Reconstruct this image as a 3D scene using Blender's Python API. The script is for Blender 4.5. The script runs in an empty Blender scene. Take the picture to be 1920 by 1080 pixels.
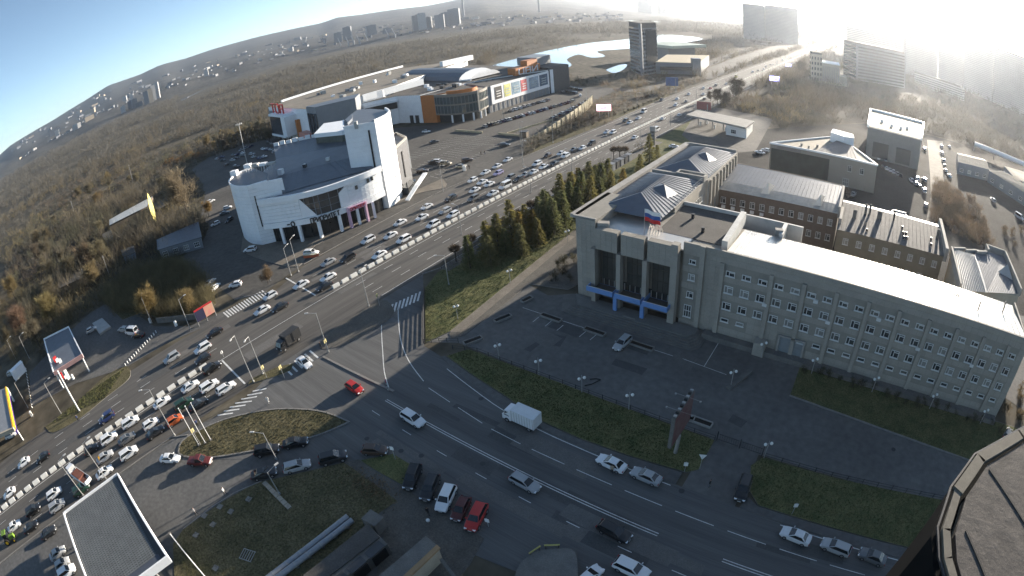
# Street crossing seen from a high balcony camera: avenue, administration building, mall, autumn river flats.
import bpy, bmesh, math, random
import numpy as np
from math import sin, cos, pi, radians, hypot, atan2
from mathutils import Vector, Matrix, noise as mnoise

scene = bpy.context.scene
D = bpy.data
COL = scene.collection
rnd = random.Random(7)

# ------------------------------------------------------------------ camera (wide surveillance lens)
CAMH = 57.0
HAZE_D, HAZE_G = 0.00007, 0.74
KA, KB, KC = 0.953739246, 0.0376598607, 0.0235992286
CAMR = Matrix(((0.79376136, -0.2387272, 0.55942133), (0.60188449, 0.44080117, -0.66590494), (-0.08762395, 0.86527664, 0.49357713)))
cam = D.cameras.new('camera')
cam.type = 'PANO'
cam.panorama_type = 'FISHEYE_LENS_POLYNOMIAL'
cam.sensor_fit = 'HORIZONTAL'
cam.sensor_width = 2.0
cam.sensor_height = 2.0 * 9 / 16
cam.fisheye_fov = radians(179)
cam.fisheye_polynomial_k0 = 0.0
cam.fisheye_polynomial_k1 = -0.95045489
cam.fisheye_polynomial_k2 = -0.02594581
cam.fisheye_polynomial_k3 = 0.0282224
cam.fisheye_polynomial_k4 = -0.06691593
cam.clip_start = 0.5
cam.clip_end = 60000
cam_o = D.objects.new('camera', cam)
COL.objects.link(cam_o)
cam_o.matrix_world = Matrix.Translation((0, 0, CAMH)) @ CAMR.to_4x4()
scene.camera = cam_o

# ------------------------------------------------------------------ sky, sun, exposure
SUN_EL, SUN_AZ = radians(10.6), radians(82.0)      # azimuth measured from +X towards +Y
sund = Vector((cos(SUN_EL) * cos(SUN_AZ), cos(SUN_EL) * sin(SUN_AZ), sin(SUN_EL)))
world = D.worlds.new('World')
scene.world = world
world.use_nodes = True
nt = world.node_tree
sky = nt.nodes.new('ShaderNodeTexSky')
sky.sky_type = 'NISHITA'
sky.sun_disc = False
sky.sun_elevation = SUN_EL
sky.sun_rotation = pi / 2 - SUN_AZ
sky.altitude = 150
sky.air_density = 0.5
sky.dust_density = 0.0
sky.ozone_density = 3.0
wb = nt.nodes.new('ShaderNodeMix')          # camera white balance of the sky light
wb.data_type = 'RGBA'
wb.blend_type = 'MULTIPLY'
wb.inputs['Factor'].default_value = 1
wb.inputs['B'].default_value = (1.24, 0.92, 0.64, 1)
nt.links.new(sky.outputs[0], wb.inputs['A'])
nt.links.new(wb.outputs['Result'], nt.nodes['Background'].inputs[0])
nt.nodes['Background'].inputs[1].default_value = 0.095
sl = D.lights.new('sun', 'SUN')
sl.energy = 4.1
sl.angle = radians(0.5)
sl.color = (1.0, 0.89, 0.74)
sun_o = D.objects.new('sun', sl)
COL.objects.link(sun_o)
sun_o.rotation_euler = sund.to_track_quat('Z', 'Y').to_euler()
scene.view_settings.view_transform = 'Standard'
scene.view_settings.look = 'None'
scene.view_settings.gamma = 1.0
scene.view_settings.exposure = 2.15
scene.view_settings.use_curve_mapping = False
scene.render.engine = 'CYCLES'
cy = scene.cycles
cy.use_denoising = True
cy.max_bounces = 5
cy.diffuse_bounces = 3
cy.glossy_bounces = 2
cy.transmission_bounces = 2
cy.transparent_max_bounces = 6
cy.volume_bounces = 0
cy.caustics_reflective = False
cy.caustics_refractive = False
cy.sample_clamp_indirect = 4.0


def P(px, py, z=0.0):
    """Survey helper: the world point at height z seen at image position px, py of the 1920x1080 photograph."""
    x = (px - 960.0) / 960.0
    y = -(py - 540.0) / 960.0
    r = max(hypot(x, y), 1e-9)
    th = r * (KA + KB * r * r + KC * r ** 4)
    s = sin(th) / r
    d = CAMR @ Vector((x * s, y * s, -cos(th)))
    t = (z - CAMH) / d.z
    return (d.x * t, d.y * t)
# ------------------------------------------------------------------ materials
MATS = {}


def mat(name, col, rough=0.8, var=0.12, scale=0.6, bump=0.0, metal=0.0, spec=0.35, stretch=(1, 1, 1), col2=None, emit=None,
        tint=False, fine=0.0, coords='pos', wave=None):
    """Procedural surface: base colour broken up by two noises, optional relief; tint multiplies by the object's own colour."""
    if name in MATS:
        return MATS[name]
    m = D.materials.new(name)
    m.use_nodes = True
    n, l = m.node_tree.nodes, m.node_tree.links
    b = n['Principled BSDF']
    b.inputs['Roughness'].default_value = rough
    b.inputs['Metallic'].default_value = metal
    b.inputs['Specular IOR Level'].default_value = spec
    if coords == 'pos':
        src = n.new('ShaderNodeNewGeometry').outputs['Position']
    else:
        src = n.new('ShaderNodeTexCoord').outputs['Object']
    mp = n.new('ShaderNodeMapping')
    mp.inputs['Scale'].default_value = stretch
    l.new(src, mp.inputs[0])
    n1 = n.new('ShaderNodeTexNoise')
    n1.inputs['Scale'].default_value = scale
    n1.inputs['Detail'].default_value = 6
    n1.inputs['Roughness'].default_value = 0.65
    l.new(mp.outputs[0], n1.inputs['Vector'])
    ramp = n.new('ShaderNodeValToRGB')
    ramp.color_ramp.elements[0].position = 0.3
    ramp.color_ramp.elements[1].position = 0.72
    c2 = col2 or tuple(min(1, c * (1 + var)) for c in col)
    c1 = tuple(c * (1 - var) for c in col) if col2 is None else col
    ramp.color_ramp.elements[0].color = (*c1, 1)
    ramp.color_ramp.elements[1].color = (*c2, 1)
    l.new(n1.outputs['Fac'], ramp.inputs[0])
    out = ramp.outputs[0]
    if fine:
        n2 = n.new('ShaderNodeTexNoise')
        n2.inputs['Scale'].default_value = scale * 14
        n2.inputs['Detail'].default_value = 3
        l.new(mp.outputs[0], n2.inputs['Vector'])
        mr = n.new('ShaderNodeMapRange')
        mr.inputs['From Min'].default_value = 0.3
        mr.inputs['From Max'].default_value = 0.7
        mr.inputs['To Min'].default_value = 1 - fine
        mr.inputs['To Max'].default_value = 1 + fine
        l.new(n2.outputs['Fac'], mr.inputs[0])
        mu = n.new('ShaderNodeMix')
        mu.data_type = 'RGBA'
        mu.blend_type = 'MULTIPLY'
        mu.inputs['Factor'].default_value = 1
        l.new(out, mu.inputs['A'])
        l.new(mr.outputs[0], mu.inputs['B'])
        out = mu.outputs['Result']
    if tint:
        oi = n.new('ShaderNodeObjectInfo')
        mu = n.new('ShaderNodeMix')
        mu.data_type = 'RGBA'
        mu.blend_type = 'MULTIPLY'
        mu.inputs['Factor'].default_value = 1
        l.new(out, mu.inputs['A'])
        l.new(oi.outputs['Color'], mu.inputs['B'])
        out = mu.outputs['Result']
    l.new(out, b.inputs['Base Color'])
    if bump:
        bp = n.new('ShaderNodeBump')
        bp.inputs['Strength'].default_value = bump
        bp.inputs['Distance'].default_value = 0.1
        l.new(n1.outputs['Fac'], bp.inputs['Height'])
        l.new(bp.outputs[0], b.inputs['Normal'])
    if emit:
        b.inputs['Emission Color'].default_value = (*emit[0], 1)
        b.inputs['Emission Strength'].default_value = emit[1]
    MATS[name] = m
    return m


def glass(name, col=(0.03, 0.04, 0.05), rough=0.06, var=0.3, scale=0.35, tint=False):
    return mat(name, col, rough=rough, var=var, scale=scale, spec=0.7, tint=tint)


asphalt = mat('asphalt', (0.105, 0.103, 0.1), 0.85, scale=0.09, fine=0.18, var=0.2, spec=0.3)
asph_ave = mat('asphalt_avenue', (0.066, 0.062, 0.058), 0.85, col2=(0.125, 0.116, 0.105), scale=0.5, stretch=(1, 0.03, 1), fine=0.12, var=0.28, spec=0.35)
asph_cross = mat('asphalt_cross', (0.108, 0.107, 0.105), 0.85, scale=0.5, stretch=(0.03, 1, 1), fine=0.12, var=0.22, spec=0.3)
asph_lot = mat('asphalt_lot', (0.085, 0.08, 0.073), 0.85, scale=0.05, fine=0.2, var=0.3, spec=0.3)
plaza_m = mat('plaza_asphalt', (0.128, 0.124, 0.118), 0.88, scale=0.06, fine=0.15, var=0.22, spec=0.25)
paving_m = mat('paving', (0.10, 0.092, 0.08), 0.9, scale=0.35, fine=0.25, var=0.2)
pav_light = mat('paving_light', (0.16, 0.14, 0.115), 0.9, scale=0.3, fine=0.2, var=0.2)
kerb_m = mat('kerb_stone', (0.2, 0.19, 0.175), 0.9, scale=1.5, var=0.2, fine=0.2)
grass_m = mat('grass', (0.07, 0.085, 0.036), 0.95, scale=0.35, col2=(0.15, 0.14, 0.065), fine=0.45, bump=0.6, spec=0.1)
grass_dry = mat('dry_grass', (0.075, 0.07, 0.038), 0.95, scale=0.22, col2=(0.14, 0.12, 0.07), fine=0.4, bump=0.5, spec=0.1)
steppe_m = mat('steppe_soil', (0.06, 0.054, 0.042), 0.95, scale=0.014, col2=(0.125, 0.108, 0.08), fine=0.4, spec=0.1)
soil_m = mat('bare_soil', (0.055, 0.046, 0.036), 0.95, scale=0.3, fine=0.3, var=0.3, spec=0.1)
paint_white = mat('road_paint', (0.62, 0.62, 0.6), 0.7, scale=1.2, var=0.25, fine=0.25)
concrete = mat('concrete', (0.3, 0.285, 0.26), 0.85, scale=0.5, var=0.15, fine=0.12)
conc_dark = mat('dark_concrete', (0.14, 0.135, 0.125), 0.9, scale=0.5, var=0.2, fine=0.15)
clad_m = mat('stone_cladding', (0.31, 0.285, 0.245), 0.75, scale=0.25, var=0.12, fine=0.06, spec=0.3)
joint_m = mat('cladding_joint', (0.25, 0.232, 0.2), 0.9)
roof_felt = mat('roof_felt', (0.075, 0.07, 0.065), 0.9, scale=0.35, var=0.25, fine=0.2)
roof_metal = mat('roof_metal', (0.115, 0.13, 0.155), 0.5, scale=0.5, var=0.12, metal=0.25, spec=0.4)
roof_pale = mat('pale_roof_metal', (0.5, 0.48, 0.44), 0.35, scale=0.4, var=0.1, metal=0.35, spec=0.5)
white_panel = mat('white_panel', (0.78, 0.79, 0.8), 0.5, scale=0.4, var=0.06)
grey_panel = mat('grey_panel', (0.2, 0.21, 0.225), 0.5, scale=0.4, var=0.08)
dark_panel = mat('dark_panel', (0.06, 0.062, 0.066), 0.5, var=0.15)
orange_panel = mat('orange_panel', (0.42, 0.15, 0.04), 0.6, scale=0.4, var=0.1)
frame_m = mat('window_frame', (0.62, 0.62, 0.6), 0.5, var=0.05)
pane_m = glass('window_glass', (0.035, 0.04, 0.043), rough=0.1)
black_m = mat('black_plastic', (0.015, 0.015, 0.016), 0.6)
steel_m = mat('galvanised_steel', (0.35, 0.35, 0.34), 0.5, metal=0.3, var=0.12)
dsteel_m = mat('dark_steel', (0.05, 0.05, 0.052), 0.5, metal=0.3)
white_m = mat('white_paint', (0.75, 0.75, 0.73), 0.5, var=0.06)
red_m = mat('red_paint', (0.5, 0.03, 0.03), 0.5)
blue_m = mat('blue_paint', (0.04, 0.1, 0.3), 0.5)
canopy_blue = mat('blue_canopy', (0.13, 0.25, 0.5), 0.5, var=0.08)
yellow_m = mat('yellow_paint', (0.75, 0.42, 0.02), 0.5)
green_m = mat('green_paint', (0.03, 0.13, 0.06), 0.5)
purple_m = mat('purple_paint', (0.05, 0.03, 0.16), 0.5)
brick_brown = mat('brown_brick', (0.15, 0.115, 0.09), 0.9, scale=1.2, var=0.15, fine=0.15)
cream_wall = mat('cream_wall', (0.4, 0.35, 0.27), 0.85, scale=0.3, var=0.12, fine=0.06)
beige_roof = mat('beige_roof', (0.3, 0.26, 0.2), 0.85, scale=0.3, var=0.15, fine=0.1)
wood_m = mat('grey_wood', (0.15, 0.12, 0.09), 0.9, scale=1.5, var=0.25)
water_m = mat('water', (0.03, 0.04, 0.05), 0.07, spec=0.6, scale=0.02, var=0.3, bump=0.02)
bark_m = mat('bark', (0.055, 0.045, 0.037), 0.95, coords='obj', scale=3, var=0.3)
twig_brown = mat('brown_twigs', (0.13, 0.118, 0.098), 0.95, coords='obj', scale=0.5, var=0.35, tint=True)
twig_far = mat('far_twigs', (0.08, 0.076, 0.066), 0.95, scale=0.02, col2=(0.155, 0.143, 0.12), fine=0.4)
needle_m = mat('needles', (0.075, 0.085, 0.04), 0.9, coords='obj', scale=0.7, col2=(0.2, 0.185, 0.085), tint=True)
leaf_dark = mat('dark_leaves', (0.035, 0.03, 0.022), 0.9, coords='obj', scale=0.9, col2=(0.075, 0.06, 0.042), tint=True)

for lm in (twig_brown, twig_far, needle_m, leaf_dark):          # thin twigs and needles let light through
    n_, l_ = lm.node_tree.nodes, lm.node_tree.links
    tr = n_.new('ShaderNodeBsdfTranslucent')
    mx = n_.new('ShaderNodeMixShader')
    mx.inputs[0].default_value = 0.45
    bs = n_['Principled BSDF']
    l_.new(bs.inputs['Base Color'].links[0].from_socket, tr.inputs['Color'])
    l_.new(bs.outputs[0], mx.inputs[1])
    l_.new(tr.outputs[0], mx.inputs[2])
    l_.new(mx.outputs[0], n_['Material Output'].inputs['Surface'])

# ------------------------------------------------------------------ mesh helpers


class MB:
    """Collects faces in world metres; build() links them as ONE mesh object."""

    def __init__(s):
        s.v, s.f, s.m = [], [], []

    def face(s, pts, mi=0):
        i = len(s.v)
        s.v += [tuple(p) for p in pts]
        s.f.append(tuple(range(i, i + len(pts))))
        s.m.append(mi)
        return s

    def prism(s, poly, z0, z1, mi=0, top=None, bottom=False, closed=True):
        """Vertical walls over a ground outline (any order) plus a top; z0/z1 may be per-point lists."""
        n = len(poly)
        a = sum(poly[i][0] * poly[(i + 1) % n][1] - poly[(i + 1) % n][0] * poly[i][1] for i in range(n))
        idx = list(range(n)) if a > 0 else list(range(n))[::-1]
        Z0 = z0 if isinstance(z0, (list, tuple)) else [z0] * n
        Z1 = z1 if isinstance(z1, (list, tuple)) else [z1] * n
        for k in range(n):
            i, j = idx[k], idx[(k + 1) % n]
            s.face([(*poly[i], Z0[i]), (*poly[j], Z0[j]), (*poly[j], Z1[j]), (*poly[i], Z1[i])], mi)
        s.face([(*poly[i], Z1[i]) for i in idx], mi if top is None else top)
        if bottom:
            s.face([(*poly[i], Z0[i]) for i in idx[::-1]], mi)
        return s

    def box(s, cx, cy, z0, z1, sx, sy, rot=0.0, mi=0, top=None, bottom=True):
        c, n = cos(rot), sin(rot)
        pts = [(cx + x * c - y * n, cy + x * n + y * c) for x, y in ((-sx / 2, -sy / 2), (sx / 2, -sy / 2), (sx / 2, sy / 2), (-sx / 2, sy / 2))]
        return s.prism(pts, z0, z1, mi, top, bottom)

    def beam(s, p, q, w, h, mi=0, up=(0, 0, 1)):
        p, q = Vector(p), Vector(q)
        d = (q - p).normalized()
        u = Vector(up)
        if abs(d.dot(u)) > 0.95:
            u = Vector((1, 0, 0))
        r = d.cross(u).normalized() * (w / 2)
        t = r.cross(d).normalized() * (h / 2)
        A = [p + r + t, p - r + t, p - r - t, p + r - t]
        B = [q + r + t, q - r + t, q - r - t, q + r - t]
        for k in range(4):
            j = (k + 1) % 4
            s.face([A[j], A[k], B[k], B[j]], mi)
        s.face(A, mi)
        s.face(B[::-1], mi)
        return s

    def tube(s, p, q, r0, r1=None, n=8, mi=0, caps=True):
        r1 = r0 if r1 is None else r1
        p, q = Vector(p), Vector(q)
        d = (q - p).normalized()
        u = Vector((0, 0, 1)) if abs(d.z) < 0.9 else Vector((1, 0, 0))
        a = d.cross(u).normalized()
        b = d.cross(a)
        A = [p + (a * cos(2 * pi * k / n) + b * sin(2 * pi * k / n)) * r0 for k in range(n)]
        B = [q + (a * cos(2 * pi * k / n) + b * sin(2 * pi * k / n)) * r1 for k in range(n)]
        for k in range(n):
            j = (k + 1) % n
            s.face([A[k], A[j], B[j], B[k]], mi)
        if caps:
            s.face(A[::-1], mi)
            s.face(B, mi)
        return s

    def ball(s, c, r, n=10, m=6, mi=0, sz=1.0):
        c = Vector(c)
        pt = lambda i, j: c + Vector((r * sin(pi * i / m) * cos(2 * pi * j / n), r * sin(pi * i / m) * sin(2 * pi * j / n), r * sz * cos(pi * i / m)))
        for i in range(m):
            for j in range(n):
                q = [pt(i, j), pt(i + 1, j), pt(i + 1, j + 1), pt(i, j + 1)]
                if i == 0:
                    q = [q[0], q[1], q[2]]
                elif i == m - 1:
                    q = [q[0], q[1], q[3]]
                s.face(q, mi)
        return s

    def mesh(s, name, mats, off=(0, 0, 0)):
        me = D.meshes.new(name)
        ox, oy, oz = off
        me.from_pydata([(x - ox, y - oy, z - oz) for x, y, z in s.v], [], s.f)
        for m in (mats if isinstance(mats, (list, tuple)) else [mats]):
            me.materials.append(m)
        if any(s.m):
            me.polygons.foreach_set('material_index', s.m)
        me.update()
        return me

    def build(s, name, mats, parent=None, smooth=False):
        off = world_loc(parent) if parent is not None else (0, 0, 0)
        me = s.mesh(name, mats, off)
        if smooth:
            me.shade_smooth()
        return link(name, me, parent)


def world_loc(o):
    v = Vector(o.location)
    while o.parent is not None:
        o = o.parent
        v += Vector(o.location)
    return v


def link(name, me, parent=None, loc=None, rot=None):
    o = D.objects.new(name, me)
    COL.objects.link(o)
    if parent is not None:
        o.parent = parent
    if loc is not None:
        o.location = loc
    if rot is not None:
        o.rotation_euler = (0, 0, rot)
    return o


def tag(o, label=None, cat=None, group=None, kind=None):
    if label:
        o['label'] = label
    if cat:
        o['category'] = cat
    if group:
        o['group'] = group
    if kind:
        o['kind'] = kind
    return o


def thing(name, label, cat, loc=(0, 0, 0), rot=0.0, group=None):
    o = D.objects.new(name, None)
    o.empty_display_size = 0.3
    COL.objects.link(o)
    o.location = (*loc, 0) if len(loc) == 2 else loc
    o.rotation_euler = (0, 0, rot)
    return tag(o, label, cat, group)


def copy_tree(o, loc, rot, label=None, group=None, color=None):
    """A copy of a thing with copies of its parts and sub-parts (mesh data shared)."""
    c = o.copy()
    COL.objects.link(c)
    c.location = (*loc, 0) if len(loc) == 2 else loc
    c.rotation_euler = (0, 0, rot)
    if label:
        c['label'] = label
    if group:
        c['group'] = group
    if color:
        c.color = (*color, 1)
    for ch in o.children:
        d = ch.copy()
        COL.objects.link(d)
        d.parent = c
        if color:
            d.color = (*color, 1)
        for g in ch.children:
            e = g.copy()
            COL.objects.link(e)
            e.parent = d
    return c


EXC = []


def sheet(name, poly, m, z, kind='structure'):
    """A flat ground sheet; polygon given in metres."""
    b = MB()
    if name not in ('west_yard', 'steppe_track', 'park_ground'):
        EXC.append(list(poly))
    n = len(poly)
    a = sum(poly[i][0] * poly[(i + 1) % n][1] - poly[(i + 1) % n][0] * poly[i][1] for i in range(n))
    b.face([(x, y, z) for x, y in (poly if a > 0 else poly[::-1])])
    o = b.build(name, m)
    tri = o.modifiers.new('tri', 'TRIANGULATE')
    return tag(o, kind=kind)


def px(*pts, z=0.0):
    return [P(a, b, z) for a, b in pts]


def slab(name, poly, z0, z1, m, side=None, kind='structure'):
    """A raised area (pavement, lawn) with kerb-coloured sides."""
    EXC.append(list(poly))
    b = MB().prism(poly, z0, z1, 1, 0)
    o = b.build(name, [m, side or kerb_m])
    o.modifiers.new('tri', 'TRIANGULATE')
    return tag(o, kind=kind)


def kerb(poly, w=0.25, h=0.16, name='kerb', closed=False, m=None):
    b = MB()
    pts = list(poly) + ([poly[0]] if closed else [])
    for p, q in zip(pts, pts[1:]):
        L = hypot(q[0] - p[0], q[1] - p[1])
        if L < 0.05:
            continue
        b.box((p[0] + q[0]) / 2, (p[1] + q[1]) / 2, 0.0, h + rnd.uniform(0, 0.004), L + w * 0.6, w, atan2(q[1] - p[1], q[0] - p[0]))
    return tag(b.build(name, m or kerb_m), kind='structure')


def arc(pts, n=4):
    """Catmull-Rom smoothing of an open polyline."""
    out = []
    for i in range(len(pts) - 1):
        p0 = pts[max(i - 1, 0)]
        p1, p2 = pts[i], pts[i + 1]
        p3 = pts[min(i + 2, len(pts) - 1)]
        for k in range(n):
            t = k / n
            out.append(tuple(0.5 * (2 * p1[c] + (p2[c] - p0[c]) * t + (2 * p0[c] - 5 * p1[c] + 4 * p2[c] - p3[c]) * t * t + (3 * p1[c] - p0[c] - 3 * p2[c] + p3[c]) * t ** 3) for c in (0, 1)))
    out.append(tuple(pts[-1]))
    return out
# ------------------------------------------------------------------ air, terrain, water
R_OUT = 10200.0


def raydir(a, b):
    x = (a - 960.0) / 960.0
    y = -(b - 540.0) / 960.0
    r = max(hypot(x, y), 1e-9)
    th = r * (KA + KB * r * r + KC * r ** 4)
    s = sin(th) / r
    return CAMR @ Vector((x * s, y * s, -cos(th)))


hz = MB().box(0, 0, -1.5, 440, 2 * R_OUT + 400, 2 * R_OUT + 400)
hzm = D.materials.new('haze_air')
hzm.use_nodes = True
hn = hzm.node_tree.nodes
hn.remove(hn['Principled BSDF'])
pv = hn.new('ShaderNodeVolumePrincipled')
pv.inputs['Color'].default_value = (0.84, 0.9, 1.0, 1)
pv.inputs['Density'].default_value = HAZE_D
pv.inputs['Anisotropy'].default_value = HAZE_G
hzm.node_tree.links.new(pv.outputs[0], hn['Material Output'].inputs['Volume'])
tag(hz.build('haze', hzm), kind='stuff')

g = MB()
N = 72
g.face([(R_OUT * cos(2 * pi * k / N), R_OUT * sin(2 * pi * k / N), 0) for k in range(N)])
tag(g.build('ground', steppe_m), kind='structure')

# wooded ridge across the river: rises from the far bank to the skyline
SKY = [(-60, 318), (0, 290), (20, 272), (100, 225), (165, 185), (205, 159), (216, 156), (262, 140), (300, 122), (350, 109), (400, 92), (450, 78),
       (480, 70), (560, 52), (600, 44), (632, 33), (680, 27), (740, 18), (800, 11), (850, 1), (905, -12), (980, -12), (1060, 0), (1140, 8), (1230, 22)]
ridge = []
for a, b in SKY:
    d = raydir(a, b)
    ridge.append((atan2(d.y, d.x) % (2 * pi), d.z / hypot(d.x, d.y)))
ridge.sort()
RAZ = np.array([r[0] for r in ridge])
REL = np.array([r[1] for r in ridge])
hills_m = mat('hill_forest', (0.065, 0.064, 0.06), 0.95, scale=0.004, col2=(0.125, 0.118, 0.105), fine=0.5, spec=0.05)


def hill_z(az, r):
    R1 = 7600.0
    el = float(np.interp(az, RAZ, REL))
    top = CAMH + R1 * el
    t = min(1, max(0, (r - 2350) / (R1 - 2350)))
    z = top * (0.10 * min(1, t * 7) + 0.90 * t ** 1.6)
    z += mnoise.noise(Vector((az * 22, r * 0.0011, 1.7))) * 60 * t * (1 - t) * 2
    return z - 2 * (1 - min(1, t * 12))


azs = np.linspace(RAZ[0] - 0.25, RAZ[-1] + 0.12, 150)
rs = [2350, 2500, 2750, 3100, 3500, 4000, 4600, 5200, 5900, 6700, 7600, 9000]
hv = [(r * cos(a), r * sin(a), hill_z(a, r) if r < 8000 else hill_z(a, 7600) * 0.5) for r in rs for a in azs]
hf = [(i * 150 + j, i * 150 + j + 1, (i + 1) * 150 + j + 1, (i + 1) * 150 + j)[::-1] for i in range(len(rs) - 1) for j in range(149)]
me = D.meshes.new('hills')
me.from_pydata(hv, [], hf)
me.materials.append(hills_m)
me.shade_smooth()
tag(link('hills', me), kind='structure')

# water: the far channel of the river and the near backwater with its pond
b = MB()
chan = px((340, 190), (400, 160), (480, 138), (545, 115), (600, 103), (690, 84), (800, 68), (850, 61), (960, 47), (1080, 41), (1180, 39), (1300, 46), (1400, 44))
wide = [150, 140, 70, 60, 70, 80, 90, 60, 70, 80, 80, 70, 60]
for i in range(len(chan) - 1):
    (x0, y0), (x1, y1) = chan[i], chan[i + 1]
    q0, q1 = 1 + wide[i] / hypot(x0, y0), 1 + wide[i + 1] / hypot(x1, y1)
    b.face([(x0, y0, 0.06), (x0 * q0, y0 * q0, 0.06), (x1 * q1, y1 * q1, 0.06), (x1, y1, 0.06)][::-1])
tag(b.build('river', water_m), kind='structure')
sheet('backwater', arc(px((818, 184), (880, 138), (960, 112), (1040, 92), (1110, 80), (1172, 74), (1240, 65), (1290, 68), (1318, 73), (1290, 79),
                          (1262, 84), (1235, 87), (1170, 92), (1120, 96), (1135, 105), (1108, 108), (1085, 102), (1063, 111), (1072, 122), (1052, 130), (1020, 130), (960, 132), (900, 150)) + [P(818, 184)], 3)[:-1], water_m, 0.06)
sheet('pond', arc(px((1136, 131), (1160, 122), (1176, 121), (1168, 131), (1150, 137), (1136, 131)), 3)[:-1], water_m, 0.06)

# ------------------------------------------------------------------ roads and car parks
sheet('avenue', [(-122, -320), (-86.6, -320), (-86.6, 40), (-87.5, 60), (-87.5, 2600), (-121.5, 2600), (-123, 320), (-120, 220), (-122.5, 160), (-125, 118), (-122, 60), (-116, 45), (-120, 20)], asph_ave, 0.04)
sheet('cross_street', px((605, 668), (752, 590), (722, 565), (790, 540)) and
      [(-87, 30), (-83.5, 20), (-84.2, 6), (-80.7, 2), (-74, 7.2), (-62.5, 18), (-54, 21), (-30, 22), (-12, 25), (20, 26), (420, 26), (420, 45.2), (-33, 45.2), (-42, 46.2), (-53, 48.6), (-60, 50.6),
       (-66, 51.4), (-82.3, 67.3), (-87.2, 72), (-87.2, 40)], asph_cross, 0.05)
sheet('service_road', [(-83.5, 18), (-62.5, 18.5), (-54, 21.5), (-30, 22.5), (-24, 10), (-60, -15), (-66, -60), (-88, -60), (-86.8, 0)], asphalt, 0.03)
sheet('mall_car_park', px((500, 262), (455, 272), (388, 297), (360, 318), (380, 345), (384, 372), (372, 398), (392, 425), (380, 455), (330, 490), (386, 520), (440, 562), (498, 548),
                          (540, 515)) + [(-122.4, 60), (-124.8, 118), (-122.4, 160), (-134, 178), (-160, 300), (-165, 330), (-198, 320), (-198, 205), (-250, 180), (-262, 150), (-340, 166)], asph_lot, 0.025)
sheet('petrol_forecourt', px((55, 700), (165, 590), (215, 560), (290, 612), (355, 612), (440, 575), (425, 598), (320, 640), (235, 690), (140, 720), (60, 762)), asphalt, 0.045)
sheet('west_yard', px((0, 520), (60, 555), (130, 560), (215, 520), (300, 490), (330, 470), (380, 420), (300, 425), (230, 400), (150, 440), (60, 500)), soil_m, 0.02)
sheet('plaza', [(-66.6, 52.5), (-61, 55.6), (-11, 55.7), (-3.6, 55.6), (60, 58), (60, 80.4), (-52, 81), (-56, 78), (-63, 80), (-64.5, 102), (-66.4, 104)], plaza_m, 0.03)
sheet('gate_drive', [(-12, 45), (-4, 45), (-4, 56), (-12, 56)], plaza_m, 0.045)
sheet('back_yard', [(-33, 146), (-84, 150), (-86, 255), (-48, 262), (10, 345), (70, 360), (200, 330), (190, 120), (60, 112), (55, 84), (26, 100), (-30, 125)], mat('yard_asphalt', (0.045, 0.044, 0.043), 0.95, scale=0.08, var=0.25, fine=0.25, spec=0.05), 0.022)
sheet('courtyard', [(-34, 100), (-20, 97), (26, 96), (42, 90), (56, 84), (60, 128), (28, 122), (-3, 127), (-34, 127)], asphalt, 0.03)
sheet('petrol_station_apron', [(-86.5, 205), (-86.5, 300), (-50, 290), (-44, 215), (-60, 195)], asph_lot, 0.026)
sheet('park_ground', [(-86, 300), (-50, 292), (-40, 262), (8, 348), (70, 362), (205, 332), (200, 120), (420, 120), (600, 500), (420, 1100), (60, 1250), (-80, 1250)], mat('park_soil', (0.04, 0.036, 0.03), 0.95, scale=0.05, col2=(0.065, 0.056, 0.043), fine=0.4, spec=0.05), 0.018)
sheet('dirt_track', px((1738, 262), (1768, 265), (1768, 330), (1773, 360), (1768, 395), (1752, 418), (1736, 416), (1745, 370), (1744, 330)), pav_light, 0.035)
sheet('yard_track', px((1745, 270), (1770, 262), (1920, 310), (1920, 335)), soil_m, 0.03)
sheet('far_side_street', px((1330, 150), (1400, 120), (1560, 70), (1500, 72), (1380, 108), (1300, 138)), asph_lot, 0.03)
sheet('river_drive', [(-150, 330), (-140, 330), (-172, 700), (-200, 1100), (-212, 1100), (-184, 700)], asph_lot, 0.03)
sheet('river_drive', [(-262, 310), (-150, 322), (-150, 334), (-262, 324)], asph_lot, 0.031)
sheet('steppe_track', px((480, 215), (540, 190), (560, 170), (505, 145), (497, 150), (545, 172), (520, 190), (470, 208)), soil_m, 0.03)
sheet('steppe_track', px((0, 520), (130, 400), (300, 300), (420, 240), (424, 246), (304, 310), (140, 410), (0, 535)), soil_m, 0.031)

# raised ground: lawns, islands, pavements
LH = 0.14
slab('lawn', [(-60, 51.3), (-53, 49.8), (-43.5, 48.2), (-37, 46.6), (-29, 46.4), (-20.9, 46.9), (-12.5, 47.8), (-11.2, 49), (-11.2, 55.4), (-18, 55.4), (-38, 55.6), (-58, 55.0)], 0, LH, grass_m)
slab('lawn', [(-4.4, 53), (-3, 48.5), (-1, 46.6), (22, 47.2), (90, 49), (90, 58.5), (29, 57.6), (8, 55.7), (-3.2, 55.3)], 0, LH, grass_m)
slab('pavement', [(-61, 50.4), (-53, 48.4), (-42, 46.0), (-33, 45.1), (-13, 45.1), (-13, 47.5), (-21, 46.7), (-29, 46.2), (-37, 46.4), (-43.5, 48), (-53, 49.6), (-60.4, 51.2)], 0, 0.13, asphalt)
slab('pavement', [(-3.4, 45.1), (90, 45.1), (90, 48.8), (22, 47), (-1, 46.4), (-3, 47.5)], 0, 0.13, asphalt)
slab('lawn_strip', [(-66.4, 52.2), (-81.8, 67.4), (-84.4, 74), (-85.2, 100), (-85.2, 205), (-71, 205), (-69.5, 150), (-68.3, 106), (-66.9, 86), (-65, 57.5)], 0, LH, grass_m)
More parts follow.
